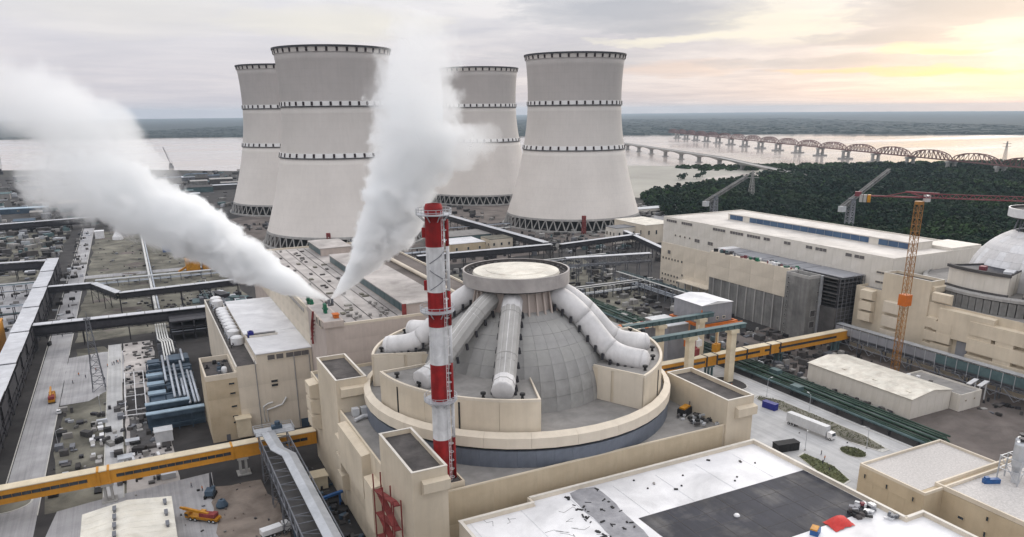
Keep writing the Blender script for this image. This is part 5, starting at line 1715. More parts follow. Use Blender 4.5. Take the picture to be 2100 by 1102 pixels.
for x in (188, 206, 224, 240):
    MB().box(x, x + 1, 284, 285, 0, 17.8).done("deck_post", "concrete", jt)

# ------------------------------------------------------------------ green pipe bundle
gb = thing("pipe_bundle", "bundle of dark green pipelines running straight back between road and warehouse", "pipelines", (250, 250, 0))
for k, x in enumerate((243.4, 245.6, 247.2, 249.6, 251.0, 253.0, 255.2, 257.2)):
    r = (.55, .4, .38, .6, .38, .55, .4, .38)[k]
    for s in range(20):
        y = 154.5 + s * 18
        if 258 < y + 9 < 262:
            continue
        MB().tube([(x, y + .05, 2.0 + r), (x, y + 17.9, 2.0 + r)], r, 8).done("pipe", "pipe_green" if k % 4 else "steel_teal", gb, smooth=True)
for s in range(30):
    y = 157 + s * 12
    b = MB().box(242, 258.6, y - .15, y + .15, 1.6, 2.0).box(243, 243.6, y - .3, y + .3, 0, 1.5).box(257, 257.6, y - .3, y + .3, 0, 1.5).box(250, 250.6, y - .3, y + .3, 0, 1.5)
    b.done("pipe_support", "steel_dark", gb)
for x, y in ((245, 216), (253, 236)):
    o = MB().box(x - 1.6, x + 1.6, y - 2.4, y + 2.4, 2.4, 4.4)
    o.done("valve_box", "steel_teal", gb)
for k, x in enumerate((243.4, 245.6, 249.6, 253.0)):
    MB().tube([(x, 154.6, 2.7), (x, 153, 2.7), (x, 152.2, 2.2), (x, 152, 0)], .5, 8).done("pipe_end", "pipe_green", gb)

# ------------------------------------------------------------------ truss gallery along the second reactor
gr = gallery("blue-grey truss gallery running in front of the second reactor building", [(315.5, 256), (315.5, 90)], 3.6, 13.0, 6.8, 14, m_side="steel_grey", m_roof="galv", group="roofed pipe galleries", split=12)
for k in range(33):
    y = 251 - k * 5
    MB().box(313.3, 313.5, y + .15, y + 4.85, 8.6, 12.5).done("side_panel", "steel_teal" if 10 < k < 30 else "grey_clad", gr)
    MB().box(313.1, 313.3, y - .12, y + .12, 6.2, 12.8).done("rib", "galv", gr)
b = MB()
for k in range(16):
    y = 250 - k * 10
    b.bar((313.6, y, 6.2), (313.6, y - 5, 1.6), .22); b.bar((313.6, y - 5, 1.6), (313.6, y - 10, 6.2), .22)
    b.bar((313.6, y, 6.2), (318.5, y - 5, 0.4), .2)
b.bar((313.6, 252, 3.9), (313.6, 90, 3.9), .3)
b.done("bracing", "grey_clad", gr)["kind"] = "stuff"

# ------------------------------------------------------------------ yellow tower crane with red jib
tc_ = thing("tower_crane", "tall yellow tower crane with a long red jib standing by the second reactor", "tower crane", (305, 214, 0), "tower cranes on site")
for z0, z1, m_ in ((0, 40, "crane_yellow"), (40, 78, "crane_yellow")):
    b = MB()
    lattice(b, 305, 214, z0, z1, 2.5, 2.5, int((z1 - z0) / 2.8), .23)
    b.done("mast", m_, tc_)
MB().box(303.0, 307.0, 212, 216, 33, 38).done("climbing_frame", "orange", tc_)
MB().cyl(305, 214, 78, 79.4, 1.9, n=16).done("slewing_ring", "crane_yellow", tc_)
cb = MB().box(306.2, 308.4, 211.4, 213.4, 79.2, 82)
cb.done("cab", "paint_white", tc_)
d = Vector((math.cos(R(-53)), math.sin(R(-53)), 0))
e = Vector((-d.y, d.x, 0))
o3 = Vector((305, 214, 81))
b = MB()
for k in range(20):
    p, q = o3 + d * (k * 3), o3 + d * (k * 3 + 3)
    for s in (-1, 1):
        b.bar(p + e * s * .9, q + e * s * .9, .32)
        b.bar(p + e * s * .9, (p + q) / 2 + Vector((0, 0, 1.7)), .2); b.bar(q + e * s * .9, (p + q) / 2 + Vector((0, 0, 1.7)), .2)
    b.bar(p - e * .9, p + e * .9, .2)
    b.bar(p + d * 1.5 + Vector((0, 0, 1.7)), q + d * 1.5 + Vector((0, 0, 1.7)), .32)
b.done("jib", "crane_red", tc_)
b = MB()
for s in (-1, 1):
    b.bar(o3 + e * s * .9, o3 - d * 26 + e * s * .9, .45, .5)
for k in range(9):
    b.bar(o3 - d * k * 3 - e * .9, o3 - d * k * 3 + e * .9, .25)
b.bar(o3 + d * 2, o3 - d * 5 + Vector((0, 0, 2.2)), .5); b.bar(o3 - d * 5 + Vector((0, 0, 2.2)), o3 - d * 14, .3)
b.bar(o3 + Vector((0, 0, 2.2)) - d * 6, o3 + Vector((0, 0, 1.8)) + d * 7, .9, .7)
b.done("counter_jib", "crane_red", tc_)
for k in range(3):
    p = o3 - d * (20 + k * 1.6)
    MB().obox(p.x, p.y, 78.2, 81.4, 1.3, 2.6, R(-53)).done("counterweight", "concrete" if k else "machine_yellow", tc_)
MB().obox(*(o3 - d * 24.6).xy, 80.6, 82.6, 2.6, 2.2, R(-53)).done("winch", "crane_red", tc_)

# R2: curved red-brown pipe arms hanging at the frame edge
for k in range(3):
    z = 28 - k * 7
    o = MB().tube([(323.2, 150, z), (321.6, 150, z), (320.4, 149, z - 1), (320.2, 147, z - 3), (321.2, 145.6, z - 4), (323.2, 145.4, z - 4)], .8, 8)
    o.done("rust_pipe", "rust", r2, smooth=True)
# R2 roof plant: dark block with red cover
pc = pol(R2C, 38, 176)
o = MB().obox(pc[0], pc[1], 48.02, 49.9, 3.6, 2.6, .3)
tag(o.done("red_cover", "crane_red"), "small red cover lying on the dark roof beside the white dome", "cover")
pc = pol(R2C, 36, 192)
MB().obox(pc[0], pc[1], 48.02, 49.2, 7, 4, .4).done("roof_opening", "cargo_grey", r2)

# ------------------------------------------------------------------ luffing cranes standing in the forest
def luffing(label, foot, tip, h, zt):
    t = thing("luffing_crane", label, "crane", (foot[0], foot[1], 0), "grey cranes standing in the woods")
    b = MB(); lattice(b, foot[0], foot[1], 0, h, 6, 5, 6, .9)
    b.done("mast", "grey_clad", t)
    f = Vector((foot[0], foot[1], h)); q = Vector((tip[0], tip[1], zt))
    dd = (q - f).normalized(); s = f - dd * 16
    n = dd.cross(Vector((0, 0, 1))).normalized()
    b = MB()
    for a in (-1, 1):
        b.bar(s + n * a * 1.6, q + n * a * 1.3, .9)
        b.bar(s + n * a * 1.6 + Vector((0, 0, 3)), q + n * a * 1.3 + Vector((0, 0, 2.4)), .9)
    k = 12
    for i in range(k):
        p0, p1 = s.lerp(q, i / k), s.lerp(q, (i + 1) / k)
        for a in (-1, 1):
            b.bar(p0 + n * a * 1.5, p1 + n * a * 1.5 + Vector((0, 0, 2.6)), .6)
        b.add([tuple(p0 + n * 1.4 + Vector((0, 0, 2.7))), tuple(p1 + n * 1.4 + Vector((0, 0, 2.7))), tuple(p1 - n * 1.4 + Vector((0, 0, 2.7))), tuple(p0 - n * 1.4 + Vector((0, 0, 2.7)))], [(0, 1, 2, 3), (3, 2, 1, 0)])
    b.done("jib", "raw_concrete", t)
    MB().obox(s.x, s.y, s.z - 3, s.z + 2.5, 6, 5, math.atan2(dd.y, dd.x)).done("counterweight", "cargo_grey", t)
    MB().obox(f.x, f.y, f.z - 2, f.z + 3, 6, 5, math.atan2(dd.y, dd.x)).done("machine_deck", "steel_grey", t)


luffing("dark grey luffing crane with raised jib in front of the woods, left of the pair", (582, 655), (640, 668), 24, 43)
luffing("dark grey luffing crane with steeper jib in front of the woods, right of the pair", (640, 522), (700, 530), 30, 56)

# ------------------------------------------------------------------ road bridge and railway truss bridge
rb = thing("road_bridge", "pale concrete road bridge on single piers curving out over the river", "bridge", (1161, 1299, 0))
p0 = Vector((1161, 1299)); bd = Vector((247, 696)).normalized(); bn = Vector((-bd.y, bd.x))
for k in range(-3, 17):
    a, q = p0 + bd * (123 * k), p0 + bd * (123 * (k + 1))
    z = 18.5 if k >= 0 else 18.5 + k * 3.2
    z2 = 18.5 if k + 1 >= 0 else 18.5 + (k + 1) * 3.2
    b = MB()
    n = 8
    for i in range(n):
        u0, u1 = i / n, (i + 1) / n
        pa, pb = a.lerp(q, u0), a.lerp(q, u1)
        ha, hb_ = 2.4 + 4.2 * (2 * u0 - 1) ** 2, 2.4 + 4.2 * (2 * u1 - 1) ** 2
        za, zb_ = z + (z2 - z) * u0, z + (z2 - z) * u1
        v = []
        for p, h, zz in ((pa, ha, za), (pb, hb_, zb_)):
            for s, d_ in ((-9, 0), (9, 0), (5, -h), (-5, -h)):
                v.append((p.x + bn.x * s, p.y + bn.y * s, zz + d_))
        b.add(v, [(0, 1, 5, 4), (1, 2, 6, 5), (2, 3, 7, 6), (3, 0, 4, 7)])
        b.bar((pa.x + bn.x * 8.8, pa.y + bn.y * 8.8, za + .6), (pb.x + bn.x * 8.8, pb.y + bn.y * 8.8, zb_ + .6), .4, 1.2)
        b.bar((pa.x - bn.x * 8.8, pa.y - bn.y * 8.8, za + .6), (pb.x - bn.x * 8.8, pb.y - bn.y * 8.8, zb_ + .6), .4, 1.2)
    b.done("span", "concrete", rb)
    if k >= -1:
        b = MB().obox(a.x, a.y, 0, z - 6, 4.5, 9, math.atan2(bd.y, bd.x)).obox(a.x, a.y, 0, 2, 9, 15, math.atan2(bd.y, bd.x))
        b.done("pier", "concrete", rb)
hb = thing("railway_bridge", "long rust-red railway bridge of curved truss spans on paired stone piers", "bridge", (1521, 1191, 0))
p0 = Vector((1521, 1191)); bd = Vector((.395, .919)).normalized(); bn = Vector((-bd.y, bd.x))
for k in range(-4, 13):
    a, q = p0 + bd * (138 * k), p0 + bd * (138 * (k + 1))
    b = MB()
    zd = 21.5; n = 10
    H_ = [0, 9, 12.5, 14.8, 16, 16.4, 16, 14.8, 12.5, 9, 0]
    for s in (-4.6, 4.6):
        P3 = lambda u, z: (a.x + (q.x - a.x) * u + bn.x * s, a.y + (q.y - a.y) * u + bn.y * s, z)
        b.bar(P3(.01, zd), P3(.99, zd), 1.3, 1.6)
        for i in range(n):
            u0, u1 = .01 + .98 * i / n, .01 + .98 * (i + 1) / n
            b.bar(P3(u0, zd + H_[i]), P3(u1, zd + H_[i + 1]), 1.3, 1.3)
            if i:
                b.bar(P3(u0, zd), P3(u0, zd + H_[i]), .8)
            b.bar(P3(u0, zd + (0 if i < n / 2 else H_[i])), P3(u1, zd + (H_[i + 1] if i < n / 2 else 0)), .8)
    for i in range(1, n):
        u0 = .01 + .98 * i / n
        c1 = (a.x + (q.x - a.x) * u0, a.y + (q.y - a.y) * u0)
        b.bar((c1[0] + bn.x * 4.6, c1[1] + bn.y * 4.6, zd + H_[i]), (c1[0] - bn.x * 4.6, c1[1] - bn.y * 4.6, zd + H_[i]), .8)
    b.bar((a.x, a.y, zd - .4), (q.x, q.y, zd - .4), 8, .8)
    b.done("truss_span", "bridge_red", hb)
    b = MB()
    for s in (-6.5, 6.5):
        b.cyl(a.x + bn.x * s, a.y + bn.y * s, 0, 19, 4.2, 3.4, 10)
    b.obox(a.x, a.y, 16.5, 20.4, 8, 20, math.atan2(bd.y, bd.x)).obox(a.x, a.y, 5, 7.5, 5, 12, math.atan2(bd.y, bd.x))
    b.obox(a.x, a.y, 0, 3.4, 15, 32, math.atan2(bd.y, bd.x))
    b.done("pier", "concrete", hb)

# ------------------------------------------------------------------ woods
def inside(p, poly):
    x, y = p; c = False
    for i in range(len(poly)):
        (x1, y1), (x2, y2) = poly[i], poly[i - 1]
        if (y1 > y) != (y2 > y) and x < (x2 - x1) * (y - y1) / (y2 - y1) + x1:
            c = not c
    return c


def leaf_quads(mb, x, y, z0, h, r, n, size, rnd, lobes=4, main=0, alt=1):
    """a crown as many small tilted leaf clumps spread through a few uneven lobes"""
    L = [(rnd.uniform(-.5, .5) * r, rnd.uniform(-.5, .5) * r, rnd.uniform(.35, .8) * h, rnd.uniform(.45, .8)) for _ in range(lobes)]
    for _ in range(n):
        lx, ly, lz, lr = rnd.choice(L)
        a, c = rnd.uniform(0, 6.283), rnd.uniform(-.55, 1)
        q = math.sqrt(max(0, 1 - c * c)); rr = r * lr * rnd.uniform(.72, 1.0)
        px, py, pz = x + lx + rr * q * math.cos(a), y + ly + rr * q * math.sin(a), z0 + lz + rr * .75 * c
        nx, ny, nz = q * math.cos(a) + rnd.gauss(0, .5), q * math.sin(a) + rnd.gauss(0, .5), c + .5 + rnd.gauss(0, .4)
        nv = Vector((nx, ny, nz)).normalized()
        t = nv.cross(Vector((rnd.gauss(0, 1), rnd.gauss(0, 1), rnd.gauss(0, 1)))).normalized()
        b = nv.cross(t)
        s = size * rnd.uniform(.6, 1.25)
        o = len(mb.v)
        for i, j in ((-1, -.7), (.9, -1), (1, .8), (-.8, 1)):
            mb.v.append((px + (t.x * i + b.x * j) * s, py + (t.y * i + b.y * j) * s, pz + (t.z * i + b.z * j) * s))
        mb.f.append((o, o + 1, o + 2, o + 3)); mb.m.append(alt if rnd.random() < .10 else main)


WOOD = [(545, 690), (595, 790), (640, 872), (698, 915), (752, 912), (824, 950), (900, 985), (975, 1015), (1090, 1040), (1250, 1085), (1340, 1080), (1467, 1010), (1757, 985), (2300, 560), (2000, 150), (1100, 60), (760, 150), (560, 300), (470, 420), (460, 560)]
rn = random.Random(77)
cells = []
for gx in range(440, 2000, 11):
    for gy in range(60, 1110, 11):
        x, y = gx + rn.uniform(-4.5, 4.5), gy + rn.uniform(-4.5, 4.5)
        D = x * math.sin(YAW) + y * math.cos(YAW); lat = x * math.cos(YAW) - y * math.sin(YAW)
        if D < 480 or lat / D > .78 or not inside((x, y), WOOD):
            continue
        if ell and ((x - 640) ** 2 + (y - 522) ** 2 < 200 or (x - 582) ** 2 + (y - 655) ** 2 < 200):
            continue
        cells.append((D, x, y))
cells.sort()
vis = [c for c in cells if c[1] > 545 or c[2] > 690]
single = vis[40:160]
rest = [c for c in cells if c not in set(single)]
def patch_kind(x, y):
    v = math.sin(x * .013 + 2) * math.cos(y * .016 + x * .004) + .45 * math.sin(x * .045 - y * .038) + rn.gauss(0, .35)
    return 3 if v > .95 else (1 if v > .35 else (0 if v > -.3 else 2))


wood = MB()
for D, x, y in rest:
    if rn.random() < .05:
        continue
    pf = math.sin(x * .021 + 1.3) * math.sin(y * .017 - x * .006) + .5 * math.sin(x * .05 + y * .043)
    h, r = rn.uniform(6, 13) + 3.5 * pf, rn.uniform(3.6, 8.8)
    far = D > 1000
    leaf_quads(wood, x, y, rn.uniform(-1, 2), h, r, 34 if far else 78, 2.1 if far else 1.35, rn, 5, patch_kind(x, y), rn.choice([0, 1, 3]))
wo = wood.done("woodland", ["leaf_a", "leaf_d", "leaf_c", "leaf_b"])
wo["kind"] = "stuff"
sheet("woodland_floor", [(p[0], p[1]) for p in WOOD], 0.7, "leaf_a")
protos = []
for k in range(5):
    c = MB(); leaf_quads(c, 0, 0, 0, 11, 6.4, 170, 1.05, rn, 6)
    tr = MB().tube([(0, 0, 0), (.2, .1, 3), (.1, -.2, 6.5)], [.45, .35, .2], 7)
    for a in range(4):
        tr.tube([(.1, 0, 3.5 + a * .6), (2.6 * math.cos(a * 1.7), 2.6 * math.sin(a * 1.7), 6.5 + a * .5)], [.2, .08], 5)
    protos.append((c.mesh("crown", [["leaf_a", "leaf_c", "leaf_d", "leaf_c", "leaf_a"][k], "leaf_b"]), tr.mesh("trunk", "bark")))
for k, (D, x, y) in enumerate(single):
    cm, tm = protos[k % 5]
    s = rn.uniform(.85, 1.35)
    lat_ = (x * math.cos(YAW) - y * math.sin(YAW)) / (x * math.sin(YAW) + y * math.cos(YAW))
    wh_ = "beside the right cooling tower" if lat_ < .22 else ("behind the left luffing crane" if lat_ < .33 else ("between the two luffing cranes" if lat_ < .44 else ("behind the tower crane" if lat_ < .58 else "above the white dome")))
    t = thing("tree", f"{'tall' if s > 1.2 else ('small' if s < .98 else 'middling')} {['dark green', 'blackish green', 'olive green', 'blackish green', 'dark green'][k % 5]} tree at the wood's near edge, {wh_}", "tree", (x, y, 0.7), "trees along the near edge of the woods", rn.uniform(0, 6))
    t.scale = (s, s, s * rn.uniform(.85, 1.1))
    for me, nm in ((cm, "crown"), (tm, "trunk")):
        o = bpy.data.objects.new(nm, me); COL.objects.link(o); o.parent = t
# pale shoreline scrub near the road bridge
for k, (x, y) in enumerate(((868, 1066), (884, 1076), (938, 1092), (905, 1068))):
    t = thing("tree", ["lone round tree at the water's edge left of the inlet", "dark tree right beside the lone round one by the inlet", "small tree alone in the pale inlet shallows", "low spreading tree at the inlet's near shore"][k], "tree", (x, y, 0.5), "trees by the inlet", k)
    for me, nm in ((protos[k][0], "crown"), (protos[k][1], "trunk")):
        o = bpy.data.objects.new(nm, me); COL.objects.link(o); o.parent = t
sb_ = MB()
for k in range(620):
    x = rn.uniform(1040, 1760); y = 1290 - (x - 1040) * .38 + rn.uniform(-95, 40)
    leaf_quads(sb_, x, y, 0, 4, 6, 14, 2.6, rn, 3)
o = sb_.done("shore_scrub", ["leaf_b", "leaf_a"]); o["kind"] = "stuff"

# trees and villages of the far bank, read as one mass
fw_ = MB()
for k in range(9000):
    t = rn.random()
    i = rn.randrange(2, 9)
    a, b = Vector(FAR[i]), Vector(FAR[i + 1])
    p = a.lerp(b, rn.random())
    n = Vector((.5, .866))
    d = rn.random() ** 2.2 * 6500 + 15
    p = p + n * d
    if d < 60 and rn.random() < .3:
        continue
    w, h = rn.uniform(18, 60) * (1 + d / 4000), rn.uniform(5, 13)
    o = len(fw_.v)
    for q in range(6):
        ang = q * math.pi / 3 + rn.random() * .5
        fw_.v.append((p.x + w * math.cos(ang) * rn.uniform(.7, 1.3), p.y + w * math.sin(ang) * rn.uniform(.7, 1.3), 0))
    for q in range(6):
        fw_.v.append((p.x + (fw_.v[o + q][0] - p.x) * .6, p.y + (fw_.v[o + q][1] - p.y) * .6, h * rn.uniform(.75, 1.1)))
    for q in range(6):
        r = (q + 1) % 6
        fw_.f.append((o + q, o + r, o + 6 + r, o + 6 + q)); fw_.m.append(0)
    fw_.f.append(tuple(o + 6 + q for q in range(6))); fw_.m.append(0)
o = fw_.done("far_woodland", "far_leaf"); o["kind"] = "stuff"

# ------------------------------------------------------------------ steam
def steam(name, label, S, ax_px, path, rads, dens, seed, nscale, scale_m, shift=False):
    """path: (along, across) and rads in pixels of the photograph's scale, turned into metres here"""
    # local frame: x along the jet, y into the distance, z across
    fwv = Vector((math.sin(YAW), math.cos(YAW), 0)); rtv = Vector((math.cos(YAW), -math.sin(YAW), 0)); up = Vector((0, 0, 1))
    x = (rtv * ax_px[0] + up * ax_px[1]).normalized()
    y = fwv
    z = x.cross(y)
    if z.dot(up) < 0 or (abs(z.dot(up)) < .5 and z.dot(rtv) > 0):
        y = -fwv; z = x.cross(y)
    M = Matrix(((x.x, y.x, z.x, S[0]), (x.y, y.y, z.y, S[1]), (x.z, y.z, z.z, S[2]), (0, 0, 0, 1)))
    if shift:
        v0 = rtv * (path[0][0] * scale_m) + up * (path[0][1] * scale_m)
        S = (S[0] + v0.x, S[1] + v0.y, S[2] + v0.z)
        M = Matrix(((x.x, y.x, z.x, S[0]), (x.y, y.y, z.y, S[1]), (x.z, y.z, z.z, S[2]), (0, 0, 0, 1)))
        path = [(a_ - path[0][0], b_ - path[0][1]) for a_, b_ in path]
    pts = []
    for (px, py) in path:       # offsets from the source: right, up (px)
        v = rtv * (px * scale_m) + up * (py * scale_m)
        pts.append((v.dot(x), v.dot(z)))
    rm = [r * scale_m for r in rads]
    L = pts[-1][0]
    m = bpy.data.materials.new(name)
    m.use_nodes = True
    w = NT(m.node_tree)
    out = w.n("ShaderNodeOutputMaterial")
    tc = w.n("ShaderNodeTexCoord")
    sp = w.n("ShaderNodeSeparateXYZ"); w.l(tc.outputs["Object"], sp.inputs[0])
    s = w.math('DIVIDE', sp.outputs[0], L, clamp=True)

    def curve(vals, lo, hi):
        nd = w.n("ShaderNodeFloatCurve")
        c = nd.mapping.curves[0]
        c.points[0].location = (0, (vals[0] - lo) / (hi - lo))
        c.points[1].location = (1, (vals[-1] - lo) / (hi - lo))
        for (pp, vv) in zip(pts[1:-1], vals[1:-1]):
            c.points.new(max(.001, min(.999, pp[0] / L)), (vv - lo) / (hi - lo))
        nd.mapping.update()
        w.l(s, nd.inputs["Value"])
        return w.math('ADD', w.math('MULTIPLY', nd.outputs[0], hi - lo), lo)
    zs = [p[1] for p in pts]
    zc = curve(zs, min(zs) - .1, max(zs) + .1)
    Rc = curve(rm, 0, max(rm))
    dz = w.math('SUBTRACT', sp.outputs[2], zc)
    d = w.math('SQRT', w.math('ADD', w.math('MULTIPLY', sp.outputs[1], sp.outputs[1]), w.math('MULTIPLY', dz, dz)))
    d = w.math('DIVIDE', d, w.math('MAXIMUM', Rc, .05))
    mp = w.n("ShaderNodeMapping"); mp.inputs["Location"].default_value = (seed * 13.7, seed * 5.1, 0)
    w.l(tc.outputs["Object"], mp.inputs[0])
    nz = w.noise(mp.outputs[0], nscale, 5, .6, .35)
    amp = w.math('ADD', w.math('MULTIPLY', s, dens[3]), dens[2])
    f = w.math('ADD', w.math('SUBTRACT', .93, d), w.math('MULTIPLY', w.math('SUBTRACT', nz, .5), amp))
    soft = w.math('ADD', w.math('MULTIPLY', s, dens[4]), .07)
    f = w.math('DIVIDE', f, soft, clamp=True)
    f = w.math('MULTIPLY', f, f)
    dn = w.ramp(s, [(0.0, dens[0]), (0.25, dens[0] * .62 + dens[1] * .38), (.55, dens[0] * .10 + dens[1] * .90), (.8, dens[1] * .55), (1.0, dens[1] * .22)])
    if shift:
        dn = w.math('MULTIPLY', dn, w.ramp(s, [(0.0, 0.0), (0.28, 1.0)]))
    pvn = w.n("ShaderNodeVolumePrincipled")
    pvn.inputs["Color"].default_value = (0.99, 0.996, 1.0, 1)
    pvn.inputs["Anisotropy"].default_value = 0.1
    w.l(w.math('MULTIPLY', f, dn), pvn.inputs["Density"])
    w.l(pvn.outputs[0], out.inputs["Volume"])
    MATS[name] = m
    b = MB()
    P = []
    n = 28
    for i in range(n + 1):
        q = i / n * L
        for k in range(len(pts) - 1):
            if pts[k][0] <= q <= pts[k + 1][0] + 1e-6:
                t = (q - pts[k][0]) / (pts[k + 1][0] - pts[k][0])
                P.append((q, 0, pts[k][1] + t * (pts[k + 1][1] - pts[k][1]), (rm[k] + t * (rm[k + 1] - rm[k])) * 1.22 + .4))
                break
    b.tube([p[:3] for p in P], [p[3] for p in P], 20)
    me = b.mesh("steam_plume", name)
    bm = bmesh.new(); bm.from_mesh(me)
    bmesh.ops.recalc_face_normals(bm, faces=bm.faces[:])
    bm.to_mesh(me); bm.free()
    o = bpy.data.objects.new("steam_plume", me)
    COL.objects.link(o)
    o.matrix_world = M
    tag(o, label, "steam", "steam jets from the hall roof")
    return o


sl_ = steam("steam_left", "wide white steam jet blowing to the left across the yard", (63.3, 284.5, 49.0), (-1, .42),
      [(0, 0), (-60, 26), (-122, 60), (-222, 127), (-322, 182), (-410, 222), (-500, 246), (-580, 258)],
      [3, 22, 40, 62, 72, 80, 76, 50], (1.3, .28, 1.05, 1.0, .16), 1, .115, .188)
w1 = steam("drift_left", None, (8, 313, 98), (-1, .40),
      [(60, -50), (0, 0), (-80, 62), (-160, 108), (-260, 136), (-380, 150)], [22, 62, 84, 92, 92, 84], (.08, .10, 1.0, .4, .36), 4, .06, .188, shift=True)
sr_ = steam("steam_right", "tall white steam jet rising to the right in front of the cooling towers", (64.8, 285.5, 49.0), (.36, 1),
      [(0, 0), (45, 44), (92, 98), (135, 170), (168, 250), (190, 330), (200, 410), (206, 480), (222, 545)],
      [3, 22, 44, 68, 78, 90, 92, 86, 60], (1.3, .15, 1.1, 1.35, .18), 2, .115, .188)
w2 = steam("drift_right", None, (99, 268, 104), (1, .22),
      [(0, 0), (50, 6), (100, 18), (150, 40)], [44, 50, 46, 22], (.22, .14, 1.2, .7, .25), 5, .13, .188)
w3 = steam("drift_top", None, (95, 270, 105), (-.25, 1),
      [(0, 0), (-20, 60), (-34, 130), (-10, 200)], [40, 56, 60, 50], (.030, .035, 1.2, .5, .5), 6, .09, .188)
for ch, pr in ((w1, sl_), (w2, sr_), (w3, sr_)):
    mw = ch.matrix_world.copy()
    ch.name = "steam_wisp"
    for key in ("label", "category", "group"):
        if key in ch: del ch[key]
    ch.parent = pr
    ch.matrix_parent_inverse = pr.matrix_world.inverted()
    ch.matrix_basis = mw
steam("steam_puff", "thin low wisp of steam drifting over the hall roof below the two jets", (70, 279, 47.2), (-.45, 1),
      [(0, 0), (-4, 18), (-6, 40), (6, 66), (26, 92)], [8, 15, 18, 17, 10], (.10, .03, .9, .6, .6), 3, .16, .188)

# ------------------------------------------------------------------ people
def remeshed(b, name, mats, zsplit, vox=.035):
    o = bpy.data.objects.new(name, b.mesh(name, mats))
    COL.objects.link(o)
    md = o.modifiers.new("r", 'REMESH'); md.mode = 'VOXEL'; md.voxel_size = vox
    dg = bpy.context.evaluated_depsgraph_get()
    me = bpy.data.meshes.new_from_object(o.evaluated_get(dg))
    bpy.data.objects.remove(o)
    me.name = name
    me.materials.clear()
    for m_ in mats:
        me.materials.append(MATS[m_])
    for p in me.polygons:
        p.material_index = 0 if p.center.z > zsplit[1] else (1 if p.center.z > zsplit[0] else 2)
        p.use_smooth = True
    return me


def person_mesh(stride, top):
    b = MB()
    for s in (-1, 1):
        b.tube([(s * .09, 0, .92), (s * .10, s * stride * .5, .5), (s * .10, s * stride, .07)], [.10, .075, .05], 8)
        b.tube([(s * .10, s * stride - .05, .04), (s * .10, s * stride + .16, .04)], .05, 6)
        b.tube([(s * .19, 0, 1.42), (s * .25, -s * stride * .4, 1.14), (s * .24, -s * stride * .6 + .06, .86)], [.065, .05, .038], 7)
        b.tube([(s * .24, -s * stride * .6 + .06, .87), (s * .24, -s * stride * .6 + .08, .77)], [.042, .03], 6)
    b.tube([(0, 0, .86), (0, 0, 1.1), (0, .01, 1.3), (0, 0, 1.46), (0, 0, 1.5)], [.15, .145, .18, .15, .07], 10)
    b.tube([(0, 0, 1.46), (0, .01, 1.58)], .055, 8)
    b.tube([(0, .01, 1.54), (0, .02, 1.6), (0, .015, 1.68), (0, .01, 1.75), (0, 0, 1.78)], [.05, .085, .10, .08, .03], 10)
    return remeshed(b, "person", ["skin", top, "cloth_dark"], (.88, 1.52))


pm = [person_mesh(.22, "cloth_dark"), person_mesh(.05, "cloth_orange"), person_mesh(.15, "cloth_grey"), person_mesh(.0, "cloth_dark")]
spots = sorted([(-24, 398), (-26, 395), (-28, 391), (-21, 399), (-19, 401), (-18.2, 402), (-17, 404), (-16.4, 403), (-15.6, 405), (-22, 378), (-30, 386), (-33, 391), (-35, 380), (-25, 410), (-29, 420)]) + [(-44, 470), (-42, 492), (-45, 500), (-41, 520), (-44, 526), (-43, 560), (8, 243), (5, 247), (-8, 214), (4, 197), (204.7, 165), (207, 168.5), (201.5, 163), (199, 158), (227, 236), (246, 290)]
labs = {21: "person in dark clothes walking below the yellow footbridge near the excavator", 22: "person standing alone in the yard under the footbridge's right half", 23: "person standing between the pale hall roof and the footbridge", 24: "person at the edge of the dirt patch beside the yellow truck", 25: "person standing on the pale pavement near the grass island", 26: "person nearest the dark container on the pale pavement", 27: "person walking between grass island and workshop roof", 28: "person at the near tip of the grass island", 29: "person walking by the kerbed island beyond the stair tower", 30: "person on the pale road end behind the reactor ring"}
for i, (x, y) in enumerate(spots):
    o = bpy.data.objects.new("person", pm[i % 4]); COL.objects.link(o)
    o.location = (x, y, .18); o.rotation_euler = (0, 0, rn.uniform(0, 6.28)); o.scale = (1.12, 1.12, 1.12)
    grp = "workers on the left yard" if i < 15 else ("people on the far left road" if i < 21 else None)
    tag(o, labs.get(i, f"person in {['dark', 'orange', 'grey', 'dark'][i % 4]} top on the pale left yard, {ORD[i]} of the group from its left" if i < 15 else f"person in {['dark', 'orange', 'grey', 'dark'][i % 4]} top on the straight left road, {ORD[i - 15]} from the near end"), "person", grp)

# ------------------------------------------------------------------ vehicles
def wheels(t, pts, r, w=.35):
    for x, y in pts:
        b = MB()
        for s0, s1, rr, mi in ((-w / 2, w / 2, r, 0), (-w / 2 - .02, w / 2 + .02, r * .55, 1)):
            n = 14; o = len(b.v)
            for s in (s0, s1):
                for k in range(n):
                    a = 2 * math.pi * k / n
                    b.v.append((x + rr * math.cos(a), y + s, r + rr * math.sin(a)))
            for k in range(n):
                k2 = (k + 1) % n
                b.f.append((o + k, o + k2, o + n + k2, o + n + k)); b.m.append(mi)
            b.f.append(tuple(o + n + k for k in range(n))); b.m.append(mi)
            b.f.append(tuple(o + n - 1 - k for k in range(n))); b.m.append(mi)
        b.done("wheel", ["rubber", "cargo_grey"], t)


